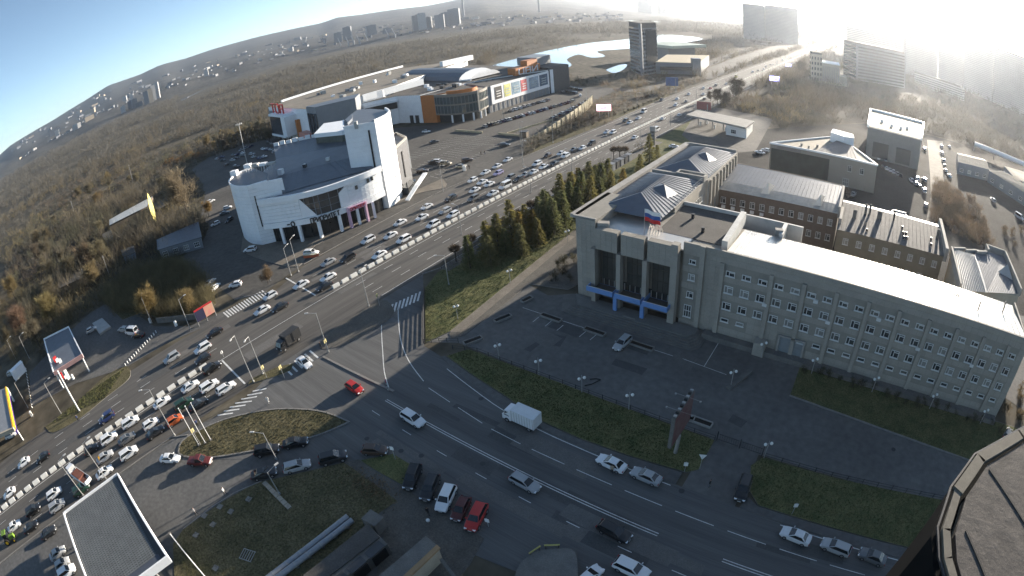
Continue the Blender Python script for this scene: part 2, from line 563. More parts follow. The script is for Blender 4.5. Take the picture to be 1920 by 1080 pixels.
slab('side_path', [(-64.7, 57), (-66.7, 86), (-68.1, 106), (-69.3, 150), (-60, 150), (-54, 146), (-53, 84), (-53.6, 82), (-62.2, 80), (-61.6, 58), (-63, 55.8)], 0, 0.12, paving_m)
slab('light_path', [(-64.9, 57.5), (-66.8, 86), (-68.2, 105.5), (-66.2, 105.5), (-64.7, 86), (-62.8, 58.3)], 0, 0.135, pav_light)
slab('side_pavement', [(-85.4, 76), (-85.4, 205), (-82.4, 205), (-82.4, 76)], 0, 0.16, paving_m)
slab('building_lawn', [(-2.8, 77.8), (-2.8, 70.6), (10, 69.7), (40, 67.5), (60, 66), (60, 80.2), (-2.8, 80.2)], 0, 0.13, grass_m)
slab('traffic_island', arc([(-83.2, 39.2), (-80.6, 42.5), (-79.2, 50), (-79.6, 55.3), (-82, 57.7), (-87.0, 58.6), (-87.3, 50), (-86.6, 42), (-84.6, 39.2)], 3), 0, 0.13, paving_m)
isl = arc(px((655, 792), (610, 812), (570, 825), (530, 836), (480, 845), (400, 858), (345, 856), (336, 842), (352, 820), (420, 788), (500, 770), (560, 768), (610, 774), (655, 792)), 3)
slab('round_lawn', isl, 0, LH, grass_dry)
kerb(isl, 0.3, 0.2)
slab('corner_island', px((472, 735), (540, 712), (570, 690), (540, 660), (600, 650)) and [(-87.2, 22.5), (-83.6, 29), (-83.2, 31), (-84.6, 32.5), (-86.6, 30), (-88.2, 24)], 0, 0.13, grass_dry)
# south-west corner below the camera
slab('dirt_lawn', px((480, 906), (560, 888), (645, 868), (700, 902), (745, 940), (712, 962), (690, 1000), (640, 1080), (520, 1120), (330, 1120), (325, 1020), (345, 992), (420, 940)), 0, 0.1, grass_dry)
slab('small_lawn', px((676, 864), (737, 852), (770, 872), (758, 912), (700, 880)), 0, LH, grass_m)
slab('paved_yard', px((648, 868), (672, 862), (700, 882), (757, 914), (795, 940), (850, 975), (908, 1010), (880, 1060), (840, 1110), (700, 1110), (722, 1000), (715, 965), (746, 940)), 0, 0.12, paving_m)
slab('round_terrace', arc(px((960, 1110), (975, 1065), (1005, 1042), (1040, 1036), (1078, 1042), (1084, 1110)), 4), 0, 0.9, conc_dark, conc_dark)
slab('west_island', arc(px((85, 800), (130, 775), (165, 735), (200, 705), (236, 687), (245, 700), (238, 715), (200, 745), (150, 785), (100, 812), (85, 800)), 3), 0, LH, grass_dry)
slab('cinema_apron', arc(px((452, 472), (500, 490), (560, 500), (590, 462), (680, 415), (775, 366), (835, 352), (830, 335)), 3) + [(-135, 112), (-165, 80), (-172, 64)], 0, 0.13, pav_light)
slab('wooded_strip', px((270, 585), (300, 600), (380, 590), (405, 570), (380, 520), (320, 480), (190, 560), (230, 600)), 0, 0.1, grass_dry)
slab('avenue_verge', [(-122.5, 165), (-120.6, 220), (-123.4, 320), (-128, 330), (-127, 250), (-126, 175)], 0, 0.12, grass_dry)
slab('verge', [(-86.6, 205), (-72, 205), (-60, 196), (-80, 222), (-86.6, 255)], 0, 0.12, grass_m)

# kerb lines
kerb([(-87.3, 72), (-85.6, 76), (-85.6, 205)])
kerb([(-86.8, -320), (-86.8, 3), (-84.4, 6)])
kerb([(-122.6, 60), (-125.3, 118), (-122.8, 160), (-120.2, 220), (-123.2, 320), (-121.8, 900)])
kerb(px((738, 734), (695, 714), (650, 692), (607, 670)), 0.45, 0.18)
kerb(px((500, 548), (440, 562)), 0.25)
kerb([(-2.8, 70.5), (10, 69.6), (40, 67.4), (60, 65.9)], 0.3, 0.2)
kerb(px((345, 992), (400, 950), (440, 925), (490, 903)), 0.2, 0.16)

# repairs and stains in the asphalt
for nm, mt, cnt in (('asphalt_patches', mat('asphalt_dark_patch', (0.08, 0.079, 0.077), 0.9, fine=0.2), 40), ('asphalt_patches', mat('asphalt_pale_patch', (0.128, 0.122, 0.115), 0.9, fine=0.2), 26)):
    b = MB()
    for k in range(cnt):
        t = rnd.random()
        if t < .45:
            cx, cyy, sx, sy, a = rnd.uniform(-119, -89), rnd.uniform(-60, 260), rnd.uniform(.8, 3), rnd.uniform(4, 26), 0
        elif t < .8:
            cx, cyy, sx, sy, a = rnd.uniform(-58, 60), rnd.uniform(27, 44.5), rnd.uniform(3, 18), rnd.uniform(.7, 2.5), rnd.uniform(-.03, .03)
        else:
            cx, cyy, sx, sy, a = rnd.uniform(-54, 0), rnd.uniform(58, 72), rnd.uniform(1, 7), rnd.uniform(.8, 4), rnd.uniform(-.3, .3)
        z = 0.0545 + 0.00006 * k + (0.003 if 'pale' in mt.name else 0)
        c, s = cos(a), sin(a)
        b.face([(cx + (u * sx + rnd.uniform(-.2, .2)) * c - v * sy * s, cyy + (u * sx) * s + (v * sy + rnd.uniform(-.2, .2)) * c, z) for u, v in ((-.5, -.5), (.5, -.5), (.5, .5), (-.5, .5))])
    tag(b.build(nm, mt), kind='structure')

# ------------------------------------------------------------------ road markings
marks = []


def line(p, q, w=0.12, z=0.062, name='road_marking'):
    L = hypot(q[0] - p[0], q[1] - p[1])
    b = MB()
    c, s = (q[0] - p[0]) / L, (q[1] - p[1]) / L
    n = max(1, int(L / 12))
    for k in range(n):
        a0, a1 = L * k / n, L * (k + 1) / n
        A = (p[0] + c * a0, p[1] + s * a0)
        B = (p[0] + c * a1, p[1] + s * a1)
        b.face([(A[0] + s * w / 2, A[1] - c * w / 2, z), (B[0] + s * w / 2, B[1] - c * w / 2, z), (B[0] - s * w / 2, B[1] + c * w / 2, z), (A[0] - s * w / 2, A[1] + c * w / 2, z)])
    marks.append(b)


def pline(pts, w=0.12):
    for p, q in zip(pts, pts[1:]):
        line(p, q, w)


line((-60.5, 36.35), (-11.3, 36.35))
line((-60.5, 36.75), (-11.3, 36.75))
line((-2.2, 36.35), (70, 36.35))
line((-2.2, 36.75), (70, 36.75))
x = -56.6
while x < 70:
    line((x, 41.0 + max(0, (-40 - x)) * 0.12), (x + 5.6, 41.0 + max(0, (-45.6 - x)) * 0.12), 0.11)
    x += 7.6
x = -60.5
while x < 60:
    line((x, 33.3 - (x + 60) * 0.014), (x + 2.0, 33.3 - (x + 62) * 0.014), 0.1)
    x += 7.6
pline(arc([(-57.5, 48.6), (-50, 46.9), (-42, 45.4), (-32.5, 44.75), (-13.5, 44.7)], 3), 0.13)
line((3, 44.7), (70, 44.7), 0.13)
pline(arc([(-85.6, 57.5), (-77.6, 50.5), (-71.6, 45.6), (-66.6, 41.6), (-62.3, 38.9)], 4), 0.16)
pline(arc([(-81.5, 58.8), (-78, 55.6), (-71.2, 50.1), (-65, 46.4), (-58.6, 43.8)], 4), 0.16)
# avenue: edge lines and broken lane lines
line((-88.6, 60), (-88.6, 900), 0.14)
line((-100.9, -60), (-100.9, 900), 0.14)
line((-103.1, 55), (-103.1, 900), 0.14)
line((-119.2, 170), (-119.2, 700), 0.14)
for lx in (-91.9, -95.2, -98.3):
    y = 60
    while y < 480:
        line((lx, y), (lx, y + 3), 0.11)
        y += 9
    y = -60
    while y < 21:
        line((lx + 0.4, y), (lx + 0.4, y + 3), 0.09)
        y += 12
for lx in (-106.6, -110.1, -113.6):
    y = -60
    while y < 480:
        if not 22 < y < 50:
            line((lx, y), (lx, y + 3), 0.11)
        y += 9
line((-100.6, 22.6), (-88.0, 22.2), 0.4)         # stop lines
line((-104.0, 51.5), (-120.5, 52.5), 0.42)
# zebra crossings
for k in range(9):
    a, c = k / 8, None
    p = (726 + a * 59, 583 - a * 27)
    line(P(p[0] + 3.0, p[1] - 9), P(p[0] - 2.0, p[1] + 9), 0.42)
for k in range(6):
    t = k / 5
    line((-85.3, 30.6 + t * 6.6), (-81.6, 30.2 + t * 6.6), 0.42)
for (a, b2, c, d) in ((408, 779, 437, 775), (420, 771.5, 449, 767.5), (431, 764, 460.6, 760), (441, 756.5, 472.5, 752.5), (452.5, 749, 482, 744), (464, 741.5, 492, 736.5), (474, 734, 500, 729)):
    line(P(a, b2), P(c, d), 0.34)
for k in range(16):
    t = k / 15
    line(P(424 + t * 72 - 5, 591 - t * 41 - 5), P(424 + t * 72 + 5, 591 - t * 41 + 4), 0.4)
# car park bays
for k in range(22):
    y = 128 + k * 2.6
    line((-137 - 0.25 * k, y), (-142 - 0.25 * k, y + 0.8), 0.08)
    line((-147 - 0.25 * k, y), (-158 - 0.25 * k, y + 0.8), 0.08)
    line((-166, y), (-176, y + 0.8), 0.08)
pline(px((760, 300), (860, 270), (960, 272)), 0.1)
pline(px((980, 577), (1025, 592), (1055, 602), (1095, 615), (1135, 627)), 0.1)
pline(px((1225, 656), (1262, 668)), 0.1)
pline(px((1280, 673), (1362, 703)), 0.1)
pline(px((1348, 642), (1320, 688)), 0.1)
for a, b2 in ((1005, 592), (1028, 600), (1050, 608), (1092, 620), (1112, 626)):
    line(P(a + 6, b2 + 2), P(a - 6, b2 + 12), 0.1)
mm = MB()
for b in marks:
    i = len(mm.v)
    mm.v += b.v
    mm.f += [tuple(v + i for v in f) for f in b.f]
    mm.m += b.m
tag(mm.build('road_markings', paint_white), kind='structure')
# ------------------------------------------------------------------ windows and lettering
WIN = {}


def window(parent, x, y, z, ang, w, h, style='two', frame=None, glassm=None):
    """A window (frame and sill) with its glass as a sub-part; ang = direction along the wall seen from outside, left to right."""
    if glassm is None:
        glassm = rnd.choice([pane_m, pane_m, pane_m, glass('curtained_glass', (.11, .11, .10), rough=.25), glass('dim_glass', (.06, .065, .065), rough=.18), glass('blind_glass', (.2, .195, .18), rough=.35)])
    key = (w, h, style, frame.name if frame else '', glassm.name)
    if key not in WIN:
        f = MB()
        t = min(0.11, w * 0.08)
        for x0, x1, z0, z1 in ((-w / 2, w / 2, 0, t), (-w / 2, w / 2, h - t, h), (-w / 2, -w / 2 + t, t, h - t), (w / 2 - t, w / 2, t, h - t)):
            f.box((x0 + x1) / 2, -0.05, z0, z1, x1 - x0, 0.1)
        if style == 'two':
            f.box(-w * 0.12, -0.05, t, h - t, t, 0.08)
            f.box(w * 0.2, -0.05, h * 0.7, h * 0.7 + t, w * 0.56, 0.08)
        elif style == 'grid':
            for k in range(1, 3):
                f.box(-w / 2 + w * k / 3, -0.05, t, h - t, t * 0.8, 0.08)
            f.box(0, -0.05, h * 0.5, h * 0.5 + t, w - 2 * t, 0.07)
        f.box(0, -0.12, -0.07, -0.005, w + 0.2, 0.26)
        p = MB()
        p.box(0, -0.012, t * 0.5, h - t * 0.5, w - t, 0.03)
        WIN[key] = (f.mesh('window', frame or frame_m), p.mesh('pane', glassm or pane_m))
    pl = world_loc(parent)
    o = link('window', WIN[key][0], parent, (x - pl.x, y - pl.y, z - pl.z), ang)
    link('pane', WIN[key][1], o)
    return o


STROKES = {
    'П': [((0, 0), (0, 1)), ((0, 1), (.7, 1)), ((.7, 1), (.7, 0))], 'Р': [((0, 0), (0, 1)), ((0, 1), (.6, 1)), ((.6, 1), (.6, .5)), ((.6, .5), (0, .5))],
    'И': [((0, 1), (0, 0)), ((0, 0), (.7, 1)), ((.7, 1), (.7, 0))], 'О': [((0, .2), (0, .8)), ((0, .8), (.2, 1)), ((.2, 1), (.5, 1)), ((.5, 1), (.7, .8)), ((.7, .8), (.7, .2)), ((.7, .2), (.5, 0)), ((.5, 0), (.2, 0)), ((.2, 0), (0, .2))],
    'Т': [((0, 1), (.7, 1)), ((.35, 1), (.35, 0))], 'Е': [((0, 0), (0, 1)), ((0, 1), (.6, 1)), ((0, .5), (.5, .5)), ((0, 0), (.6, 0))],
    'U': [((0, 1), (0, .1)), ((0, .1), (.6, .1)), ((.6, .1), (.6, 1))], 'А': [((0, 0), (0, .9)), ((0, .95), (.6, .95)), ((.6, .9), (.6, 0)), ((0, .5), (.6, .5))],
    'Л': [((0, 0), (.2, 1)), ((.2, 1), (.7, 1)), ((.7, 1), (.7, 0))], 'К': [((0, 0), (0, 1)), ((0, .5), (.6, 1)), ((0, .5), (.6, 0))], '-': [((0, .5), (.6, .5))], ' ': []}


def letters(parent, text, p, q, h, m, thick=0.16, depth=0.2):
    """Raised letters standing along the line p-q (world, left to right), each its own part."""
    p, q = Vector(p), Vector(q)
    d = (q - p)
    n = len(text)
    step = d.length / n
    d.normalize()
    out = d.cross(Vector((0, 0, 1))).normalized()
    for k, ch in enumerate(text):
        b = MB()
        o0 = p + d * (step * k) + out * depth * 0.6
        sc = step / 0.9
        for a, c in STROKES.get(ch, []):
            A = o0 + d * a[0] * sc + Vector((0, 0, a[1] * h))
            C = o0 + d * c[0] * sc + Vector((0, 0, c[1] * h))
            b.beam(A, C, thick, depth, up=tuple(d) if abs((C - A).normalized().dot(d)) < 0.9 else (0, 0, 1))
        if b.v:
            b.build('letter', m, parent)


def wall_cladding(parent, p, q, z0, z1, pw, ph, m, name='cladding_panel', skip=(), stuff=True, gap=0.05, proud=0.035, every=None):
    """Facing panels over a wall line p-q; individually linked or joined into one part."""
    L = hypot(q[0] - p[0], q[1] - p[1])
    ang = atan2(q[1] - p[1], q[0] - p[0])
    nx, nz = max(1, round(L / pw)), max(1, round((z1 - z0) / ph))
    pw, ph = L / nx, (z1 - z0) / nz
    b = MB()
    one = None
    pl = world_loc(parent)
    for i in range(nx):
        for j in range(nz):
            a0, a1, b0, b1 = i * pw, (i + 1) * pw, z0 + j * ph, z0 + (j + 1) * ph
            if any(a1 > s[0] and a0 < s[1] and b1 > s[2] and b0 < s[3] for s in skip):
                continue
            mx = (a0 + a1) / 2
            X, Y = p[0] + cos(ang) * mx + sin(ang) * proud / 2, p[1] + sin(ang) * mx - cos(ang) * proud / 2
            if stuff:
                b.box(X, Y, b0 + gap / 2, b1 - gap / 2, pw - gap, proud + rnd.uniform(0, 0.012), ang)
            else:
                if one is None:
                    one = MB().box(0, 0, gap / 2, ph - gap / 2, pw - gap, proud).mesh(name, m)
                link(name, one, parent, (X - pl.x + sin(ang) * rnd.uniform(0, .01), Y - pl.y, b0 - pl.z), ang)
    if stuff and b.v:
        tag(b.build(name, m, parent), kind='stuff')


def wallpart(parent, poly, z0, z1, m, name='wall', roofm=None, roof=True, parapet=0.0, capm=None, cap_w=0.4):
    """Walls with a recessed flat roof and a parapet cap."""
    b = MB()
    b.prism(poly, z0, z1)
    w = b.build(name, m, parent)
    if roof:
        zz = z1 + 0.03
        r = MB()
        n = len(poly)
        a = sum(poly[i][0] * poly[(i + 1) % n][1] - poly[(i + 1) % n][0] * poly[i][1] for i in range(n))
        pp = poly if a > 0 else poly[::-1]
        r.face([(x, y, zz) for x, y in pp])
        o = r.build('roof', roofm or roof_felt, parent)
        o.modifiers.new('tri', 'TRIANGULATE')
    if parapet:
        c = MB()
        n = len(poly)
        for i in range(n):
            p, q = poly[i], poly[(i + 1) % n]
            L = hypot(q[0] - p[0], q[1] - p[1])
            c.box((p[0] + q[0]) / 2, (p[1] + q[1]) / 2, z1 - 0.05, z1 + parapet + i * 0.004, L + cap_w * 0.8, cap_w, atan2(q[1] - p[1], q[0] - p[0]))
        c.build('parapet', capm or concrete, parent)
    return w


def seam_roof(parent, quad, m, nseam, name='roof', thick=0.08):
    """Metal roof plane (four corners: eave a-b, ridge c-d) with raised standing seams running eave to ridge."""
    a, b2, c, d = [Vector(v) for v in quad]
    r = MB()
    r.face([a, b2, c, d])
    nrm = (b2 - a).cross(d - a).normalized()
    if nrm.z < 0:
        r.f[-1] = r.f[-1][::-1]
        nrm = -nrm
    o = r.build(name, m, parent)
    s = MB()
    for k in range(1, nseam):
        t = k / nseam
        p, q = a.lerp(b2, t), d.lerp(c, t)
        s.beam(p + nrm * 0.04, q + nrm * 0.04, 0.06, thick, up=tuple(nrm))
    if s.v:
        tag(s.build('standing_seam', m, parent), kind='stuff')
    return o


# ------------------------------------------------------------------ administration building
AB = thing('administration_building', 'long pale stone-clad administration building with four rows of white windows', 'building', (-5, 81, 0))
# main range
b = MB()
b.prism([(-28.2, 81.2), (-20.6, 81.0), (-20.6, 80.6), (40.9, 80.6), (40.9, 95.4), (-28.2, 96)], 0, 15.6)
b.build('wall', joint_m, AB)
MB().box(10.2, 80.85, 15.6, 17.4, 61.4, 0.5).build('parapet', clad_m, AB)
MB().box(-24.4, 81.3, 15.6, 17.2, 7.6, 0.45).build('parapet', clad_m, AB)
MB().box(40.7, 88.2, 15.55, 16.6, 0.4, 14.2).build('parapet', clad_m, AB)
skip = []
WX = [-18.9 + 3.0 * k for k in range(20)]
for k, wx in enumerate(WX):
    for z, h in ((13.0, 1.0), (9.65, 1.45), (6.35, 1.45)):
        window(AB, wx, 80.55, z, 0, 1.65, h)
        skip.append((wx + 20.6 - 0.85, wx + 20.6 + 0.85, z - 0.1, z + h + 0.05))
    if k < 2 or k > 4:
        window(AB, wx, 80.55, 3.75, 0, 1.5, 0.75, 'plain')
        skip.append((wx + 20.6 - 0.8, wx + 20.6 + 0.8, 3.65, 4.55))
skip.append((12.4, 17.6, 0, 4.4))
wall_cladding(AB, (-20.6, 80.6), (40.9, 80.6), 0.3, 17.4, 1.5, 1.15, clad_m, skip=skip)
for k in range(0, 20, 2):
    MB().box(WX[k] + 1.5 if k else WX[0] - 1.55, 80.4, 0, 15.3, 0.75, 0.5).build('pilaster', clad_m, AB)
g2 = MB().box(-5.6, 80.55, 0, 4.2, 4.6, 0.12)
gd = g2.build('garage_door', mat('garage_door_paint', (0.2, 0.22, 0.23), 0.6), AB)
g2 = MB()
g2.box(-8.05, 80.4, 0, 4.5, 0.35, 0.5).box(-3.15, 80.4, 0, 4.5, 0.35, 0.5).box(-5.6, 80.4, 4.2, 4.5, 4.55, 0.5)
g2.build('frame', concrete, gd)
MB().box(-11.2, 79.4, 0, 2.7, 2.2, 2.0).build('entrance_porch', clad_m, AB)
MB().box(9, 79.6, 0, 1.1, 63, 1.6).build('plinth', conc_dark, AB)
# bright metal roof over the main range, sloping to the back, with ribbed vents
seam_roof(AB, [(-20.4, 81.1, 16.9), (40.4, 81.1, 16.9), (40.4, 95.6, 15.7), (-20.4, 95.6, 15.7)], roof_pale, 44)
snow = MB()
for k in range(40):
    x = -19 + k * 1.5
    snow.box(x, 94.8, 15.75, 16.1, 0.08, 0.1)
snow.beam((-20, 94.8, 16.0), (40, 94.8, 16.0), 0.05, 0.05)
snow.build('snow_guard', steel_m, AB)
for x, y in ((0.0, 89.0), (24.0, 88.5)):
    v = MB()
    for s in (-1, 1):
        for k in range(7):
            t0 = k / 7
            v.beam((x - 1.5 + 3 * t0 - s * 0.001, y + s * 1.1, 16.2), (x - 1.5 + 3 * t0, y, 17.9), 0.36, 0.06, up=(1, 0, 0))
    v.build('roof_vent', roof_pale, AB)
for x, y in ((29.5, 87), (36.5, 90.5)):
    MB().tube((x, y, 16), (x, y, 18.2), 0.14, 0.14).build('flue', dsteel_m, AB)
# stair bay
for z, h in ((13.3, 0.9), (10.0, 1.3), (6.4, 1.3)):
    window(AB, -26.3, 81.1, z, 0, 1.3, h, 'two')
window(AB, -26.5, 81.1, 2.2, 0, 1.5, 2.6, 'grid')
wall_cladding(AB, (-28.2, 81.17), (-20.6, 81.0), 0.3, 17.2, 1.27, 1.15, clad_m, skip=[(1.0, 2.8, 2, 5.2), (1.0, 2.8, 6.2, 7.9), (1.0, 2.8, 9.9, 11.5), (1.0, 2.8, 13.2, 14.4)])
MB().box(-24.4, 80.95, 0, 17.35, 0.9, 0.9).build('pier', clad_m, AB)
# portal block
b = MB()
b.prism([(-46.1, 83.2), (-28.2, 83.2), (-28.2, 96), (-46.1, 96)], 0, 15.4)
b.build('portal_wall', joint_m, AB)
b = MB()
b.prism([(-51.4, 82.6), (-50.6, 81.3), (-49.2, 80.9), (-46.1, 81.0), (-46.1, 96), (-51.4, 96)], 0, 17.6)
b.build('corner_block', joint_m, AB)
wall_cladding(AB, (-49.2, 80.9), (-46.1, 80.97), 0.2, 17.5, 1.05, 1.15, clad_m, stuff=False)
wall_cladding(AB, (-50.6, 81.3), (-49.2, 80.9), 0.2, 17.5, 1.4, 1.15, clad_m, stuff=False)
wall_cladding(AB, (-51.4, 82.6), (-50.6, 81.3), 0.2, 17.5, 1.4, 1.15, clad_m, stuff=False)
for xa, xb in ((-45.5, -40.9), (-40.1, -35.4), (-34.7, -29.9)):
    f = MB().box((xa + xb) / 2, 80.6, 12.35, 16.5, xb - xa, 1.6)
    fo = f.build('fascia_panel', joint_m, AB)
    wall_cladding(fo, (xa, 79.8), (xb, 79.8), 12.4, 16.5, 1.15, 1.0, clad_m)
    gl = MB().box((xa + xb) / 2, 82.4, 5.0, 12.3, xb - xa - 0.3, 0.2)
    go = gl.build('glazing', glass('portal_glass', (0.035, 0.042, 0.04), rough=0.4), AB)
    fr = MB()
    for k in range(5):
        fr.box(xa + 0.2 + (xb - xa - 0.4) * k / 4, 82.25, 5.0, 12.3, 0.09, 0.12)
    for z in (5.0, 7.4, 9.8, 12.2):
        fr.box((xa + xb) / 2, 82.22, z, z + 0.1, xb - xa - 0.3, 0.13)
    fr.build('mullion', mat('bronze_frame', (0.045, 0.045, 0.042), 0.6), go)
for cx in (-46.0, -40.5, -35.05, -29.3):
    MB().box(cx, 80.2, 0, 12.4 if cx != -29.3 else 17.0, 0.9 if cx != -29.3 else 1.3, 1.5).build('portal_column', clad_m, AB)
ent = MB().box(-37.7, 82.9, 0.8, 4.8, 15.6, 0.4).build('entrance_glazing', pane_m, AB)
fr = MB()
for k in range(14):
    fr.box(-45.2 + k * 1.16, 82.6, 0.8, 4.8, 0.1, 0.16)
fr.box(-37.7, 82.6, 2.9, 3.02, 15.5, 0.17)
fr.build('door_frame', frame_m, ent)
MB().prism([(-28.2, 81.1), (-28.2, 96), (-46.1, 96), (-46.1, 81.5)], 15.42, 15.7).build('portal_roof', roof_pale, AB)
v = MB()
for s in (-1, 1):
    for k in range(5):
        v.beam((-36.5 + k * 0.55, 85 + s * 1.1, 15.75), (-36.5 + k * 0.55, 85, 17.2), 0.4, 0.06, up=(1, 0, 0))
v.build('roof_vent', roof_pale, AB)
MB().box(-45, 82.2, 15.7, 17.1, 2.2, 1.3, 0.4).build('roof_hatch', concrete, AB)
# blue entrance canopy of three trays
cn = MB()
for xa, xb in ((-46.6, -40.8), (-40.5, -34.9), (-34.6, -29.4)):
    t = MB()
    t.box((xa + xb) / 2, 79.6, 4.0, 4.12, xb - xa - 0.1, 3.6)
    t.box((xa + xb) / 2, 77.85, 4.0, 5.0, xb - xa - 0.02, 0.12)
    t.box(xa + 0.1, 79.65, 4.0, 4.98, 0.14, 3.45).box(xb - 0.1, 79.65, 4.0, 4.98, 0.14, 3.45)
    co = t.build('canopy', canopy_blue, AB)
    t = MB().box((xa + xb) / 2, 79.65, 4.13, 4.2, xb - xa - 0.5, 3.0)
    t.build('canopy_deck', roof_felt, co)
    MB().box((xa + xb) / 2, 77.98, 4.9, 5.06, xb - xa - 0.3, 0.14).build('canopy_rim', frame_m, co)
for x in (-40.6, -34.8):
    MB().box(x, 78.6, 0.8, 4.0, 0.75, 0.5).build('canopy_post', canopy_blue, AB)
# entrance steps: every tread is its own slab
for k in range(6):
    s = MB()
    x0, x1, y0 = -52.6 + k * 0.42, -21.6 - k * 0.42, 74.2 + k * 0.55
    s.prism([(x0, y0 + 4.2 - k * 0.2), (x0 + 2.4, y0), (x1 - 1.2, y0), (x1, y0 + 1.8), (x1, 80.4), (x0, 80.4)], 0.0, 0.14 * (k + 1))
    s.build('step', conc_dark if k < 5 else mat('stair_stone', (0.17, 0.165, 0.155), 0.85, scale=0.8, fine=0.2), AB)
s = MB()
for k in range(7):
    s.box(-37.2 + k * 0.04, 75.0 + k * 0.42, 0, 0.13 * (k + 1) + 0.02, 2.6, 0.3)
s.build('inner_steps', mat('step_grip', (0.22, 0.21, 0.19), 0.85), AB)
# west wing along the avenue, with hipped metal roofs and a light stone parapet
b = MB()
b.prism([(-51.4, 96), (-35.7, 96), (-35.7, 116.5), (-35.2, 117), (-35.2, 146), (-50.4, 146)], 0, 16.9)
b.build('wing_wall', clad_m, AB)
for k in range(14):
    window(AB, -35.6, 99 + k * 1.2 if False else 97.5 + k * 1.35, 12.6, pi / 2, 0.9, 1.5, 'plain') if k < 13 else None
b = MB()
for k in range(9):
    b.box(-34.98, 119 + k * 3.1, 3, 16.5, 0.5, 0.9)
b.build('wing_pier', clad_m, AB)
for q in ((-51.0, 114, 16.85, 17.6, 1.7, 64, -0.0145), (-43, 145.6, 16.85, 17.75, 15, 0.7), (-42.6, 116.2, 16.9, 17.65, 13.6, 0.8), (-48.7, 81.5, 17.55, 17.8, 5, 0.6)):
    MB().box(*q).build('parapet', concrete, AB)


def hip(parent, x0, x1, y0, y1, z0, z1, m):
    xm = (x0 + x1) / 2
    yh = (x1 - x0) / 2 * 0.95
    A, B, Cc, Dd = (x0, y0, z0), (x1, y0, z0), (x1, y1, z0), (x0, y1, z0)
    R0, R1 = (xm, y0 + yh, z1), (xm, y1 - yh, z1)
    seam_roof(parent, [B, Cc, R1, R0], m, 18)
    seam_roof(parent, [Dd, A, R0, R1], m, 18)
    MB().face([A, B, R0]).build('roof_hip', m, parent)
    MB().face([Cc, Dd, R1]).build('roof_hip', m, parent)


hip(AB, -50.2, -35.9, 88.3, 115.6, 16.95, 19.3, roof_metal)
hip(AB, -49.9, -35.5, 117.2, 144.8, 16.95, 19.2, roof_metal)
for y in (99.5, 129.5):
    d = MB()
    d.face([(-44.8, y - 2.6, 18.5), (-38.2, y - 1.6, 17.6), (-40.5, y + 2.2, 19.5)])
    d.face([(-38.2, y - 1.6, 17.6), (-37.6, y + 3.2, 17.6), (-40.5, y + 2.2, 19.5)])
    d.face([(-44.8, y - 2.6, 18.5), (-40.5, y + 2.2, 19.5), (-37.6, y + 3.2, 17.6), (-43.0, y + 4, 18.8)])
    d.build('roof_gablet', roof_metal, AB)
rl = MB()
for k in range(16):
    rl.tube((-36.0, 97 + k * 1.2, 16.9), (-36.0, 97 + k * 1.2, 18.0), 0.03, n=4)
for z in (17.4, 18.0):
    rl.beam((-36.0, 97, z), (-36.0, 115, z), 0.05, 0.05)
for k in range(10):
    rl.tube((-35.5, 119 + k * 1.2, 16.9), (-35.5, 119 + k * 1.2, 18.0), 0.03, n=4)
for z in (17.4, 18.0):
    rl.beam((-35.5, 119, z), (-35.5, 130, z), 0.05, 0.05)
rl.build('roof_railing', steel_m, AB)
bx = MB()
for (cx, cy, sx, sy) in ((-39.2, 115.2, 7.0, 0.5), (-39.2, 117.6, 7.0, 0.5), (-42.6, 116.4, 0.5, 2.8), (-35.8, 116.4, 0.5, 2.8)):
    bx.box(cx, cy, 16.9, 18.2 + 0.003 * sx, sx, sy)
bx.build('shaft_parapet', concrete, AB)
# inner courtyard roof with its white parapet walls
MB().prism([(-35.6, 96.05), (-21.6, 96.05), (-9, 96.05), (-9, 101.8), (-35.6, 101.8)], 0, 13.2).build('link_wall', brick_brown, AB)
MB().prism([(-35.5, 86.2), (-22.2, 86.2), (-22.2, 101.6), (-35.5, 101.6)], 13.3, 15.74).build('link_roof', roof_felt, AB)
pale_par = mat('pale_parapet', (0.5, 0.49, 0.46), 0.7)
MB().box(-22.5, 101.7, 13.1, 16.5, 26.6, 0.5).build('parapet', pale_par, AB)
MB().box(-21.5, 91.2, 15.4, 18.0, 1.1, 15.6, 0.03).build('parapet', pale_par, AB)
MB().box(-12.9, 98.2, 13.1, 16.7, 0.8, 6.2).build('parapet', pale_par, AB)
for k in (2, 5, 6, 9, 12, 16):
    MB().box(WX[k] + 1.0, 80.3, (9.2, 12.4)[k % 2], (9.8, 13.0)[k % 2], .85, .35).build('air_conditioner', frame_m, AB)
for x, y in ((-31.5, 95.5), (-27.5, 90)):
    MB().box(x, y, 15.7, 16.7, 0.6, 0.6).build('vent', dsteel_m, AB)
MB().box(-13.6, 96.6, 15.7, 17.0, 1.6, 1.2, 0.3).build('roof_hatch', concrete, AB)
# flag on the portal roof
FS = 1.25
FL = thing('flag', 'white, blue and red flag flying from a thin pole on the portal roof', 'flag', (-37.0, 83.4, 15.7))
MB().tube((-37.0, 83.4, 15.7), (-37.0, 83.4, 20.9), 0.06, 0.04).build('pole', steel_m, FL)
for k, mm_ in enumerate((white_m, blue_m, red_m)):
    b = MB()
    for j in range(8):
        x0, x1 = -37.0 + j * 0.40, -37.0 + (j + 1) * 0.40
        y0, y1 = 83.4 + 0.22 * sin(j * 1.1), 83.4 + 0.22 * sin((j + 1) * 1.1)
        zt = 20.9 - k * 0.78
        b.face([(x0, y0, zt - 0.78 - j * .05), (x1, y1, zt - 0.83 - j * .05), (x1, y1, zt - .05 - j * .05), (x0, y0, zt - j * .05)])
    b.build('stripe', mm_, FL)

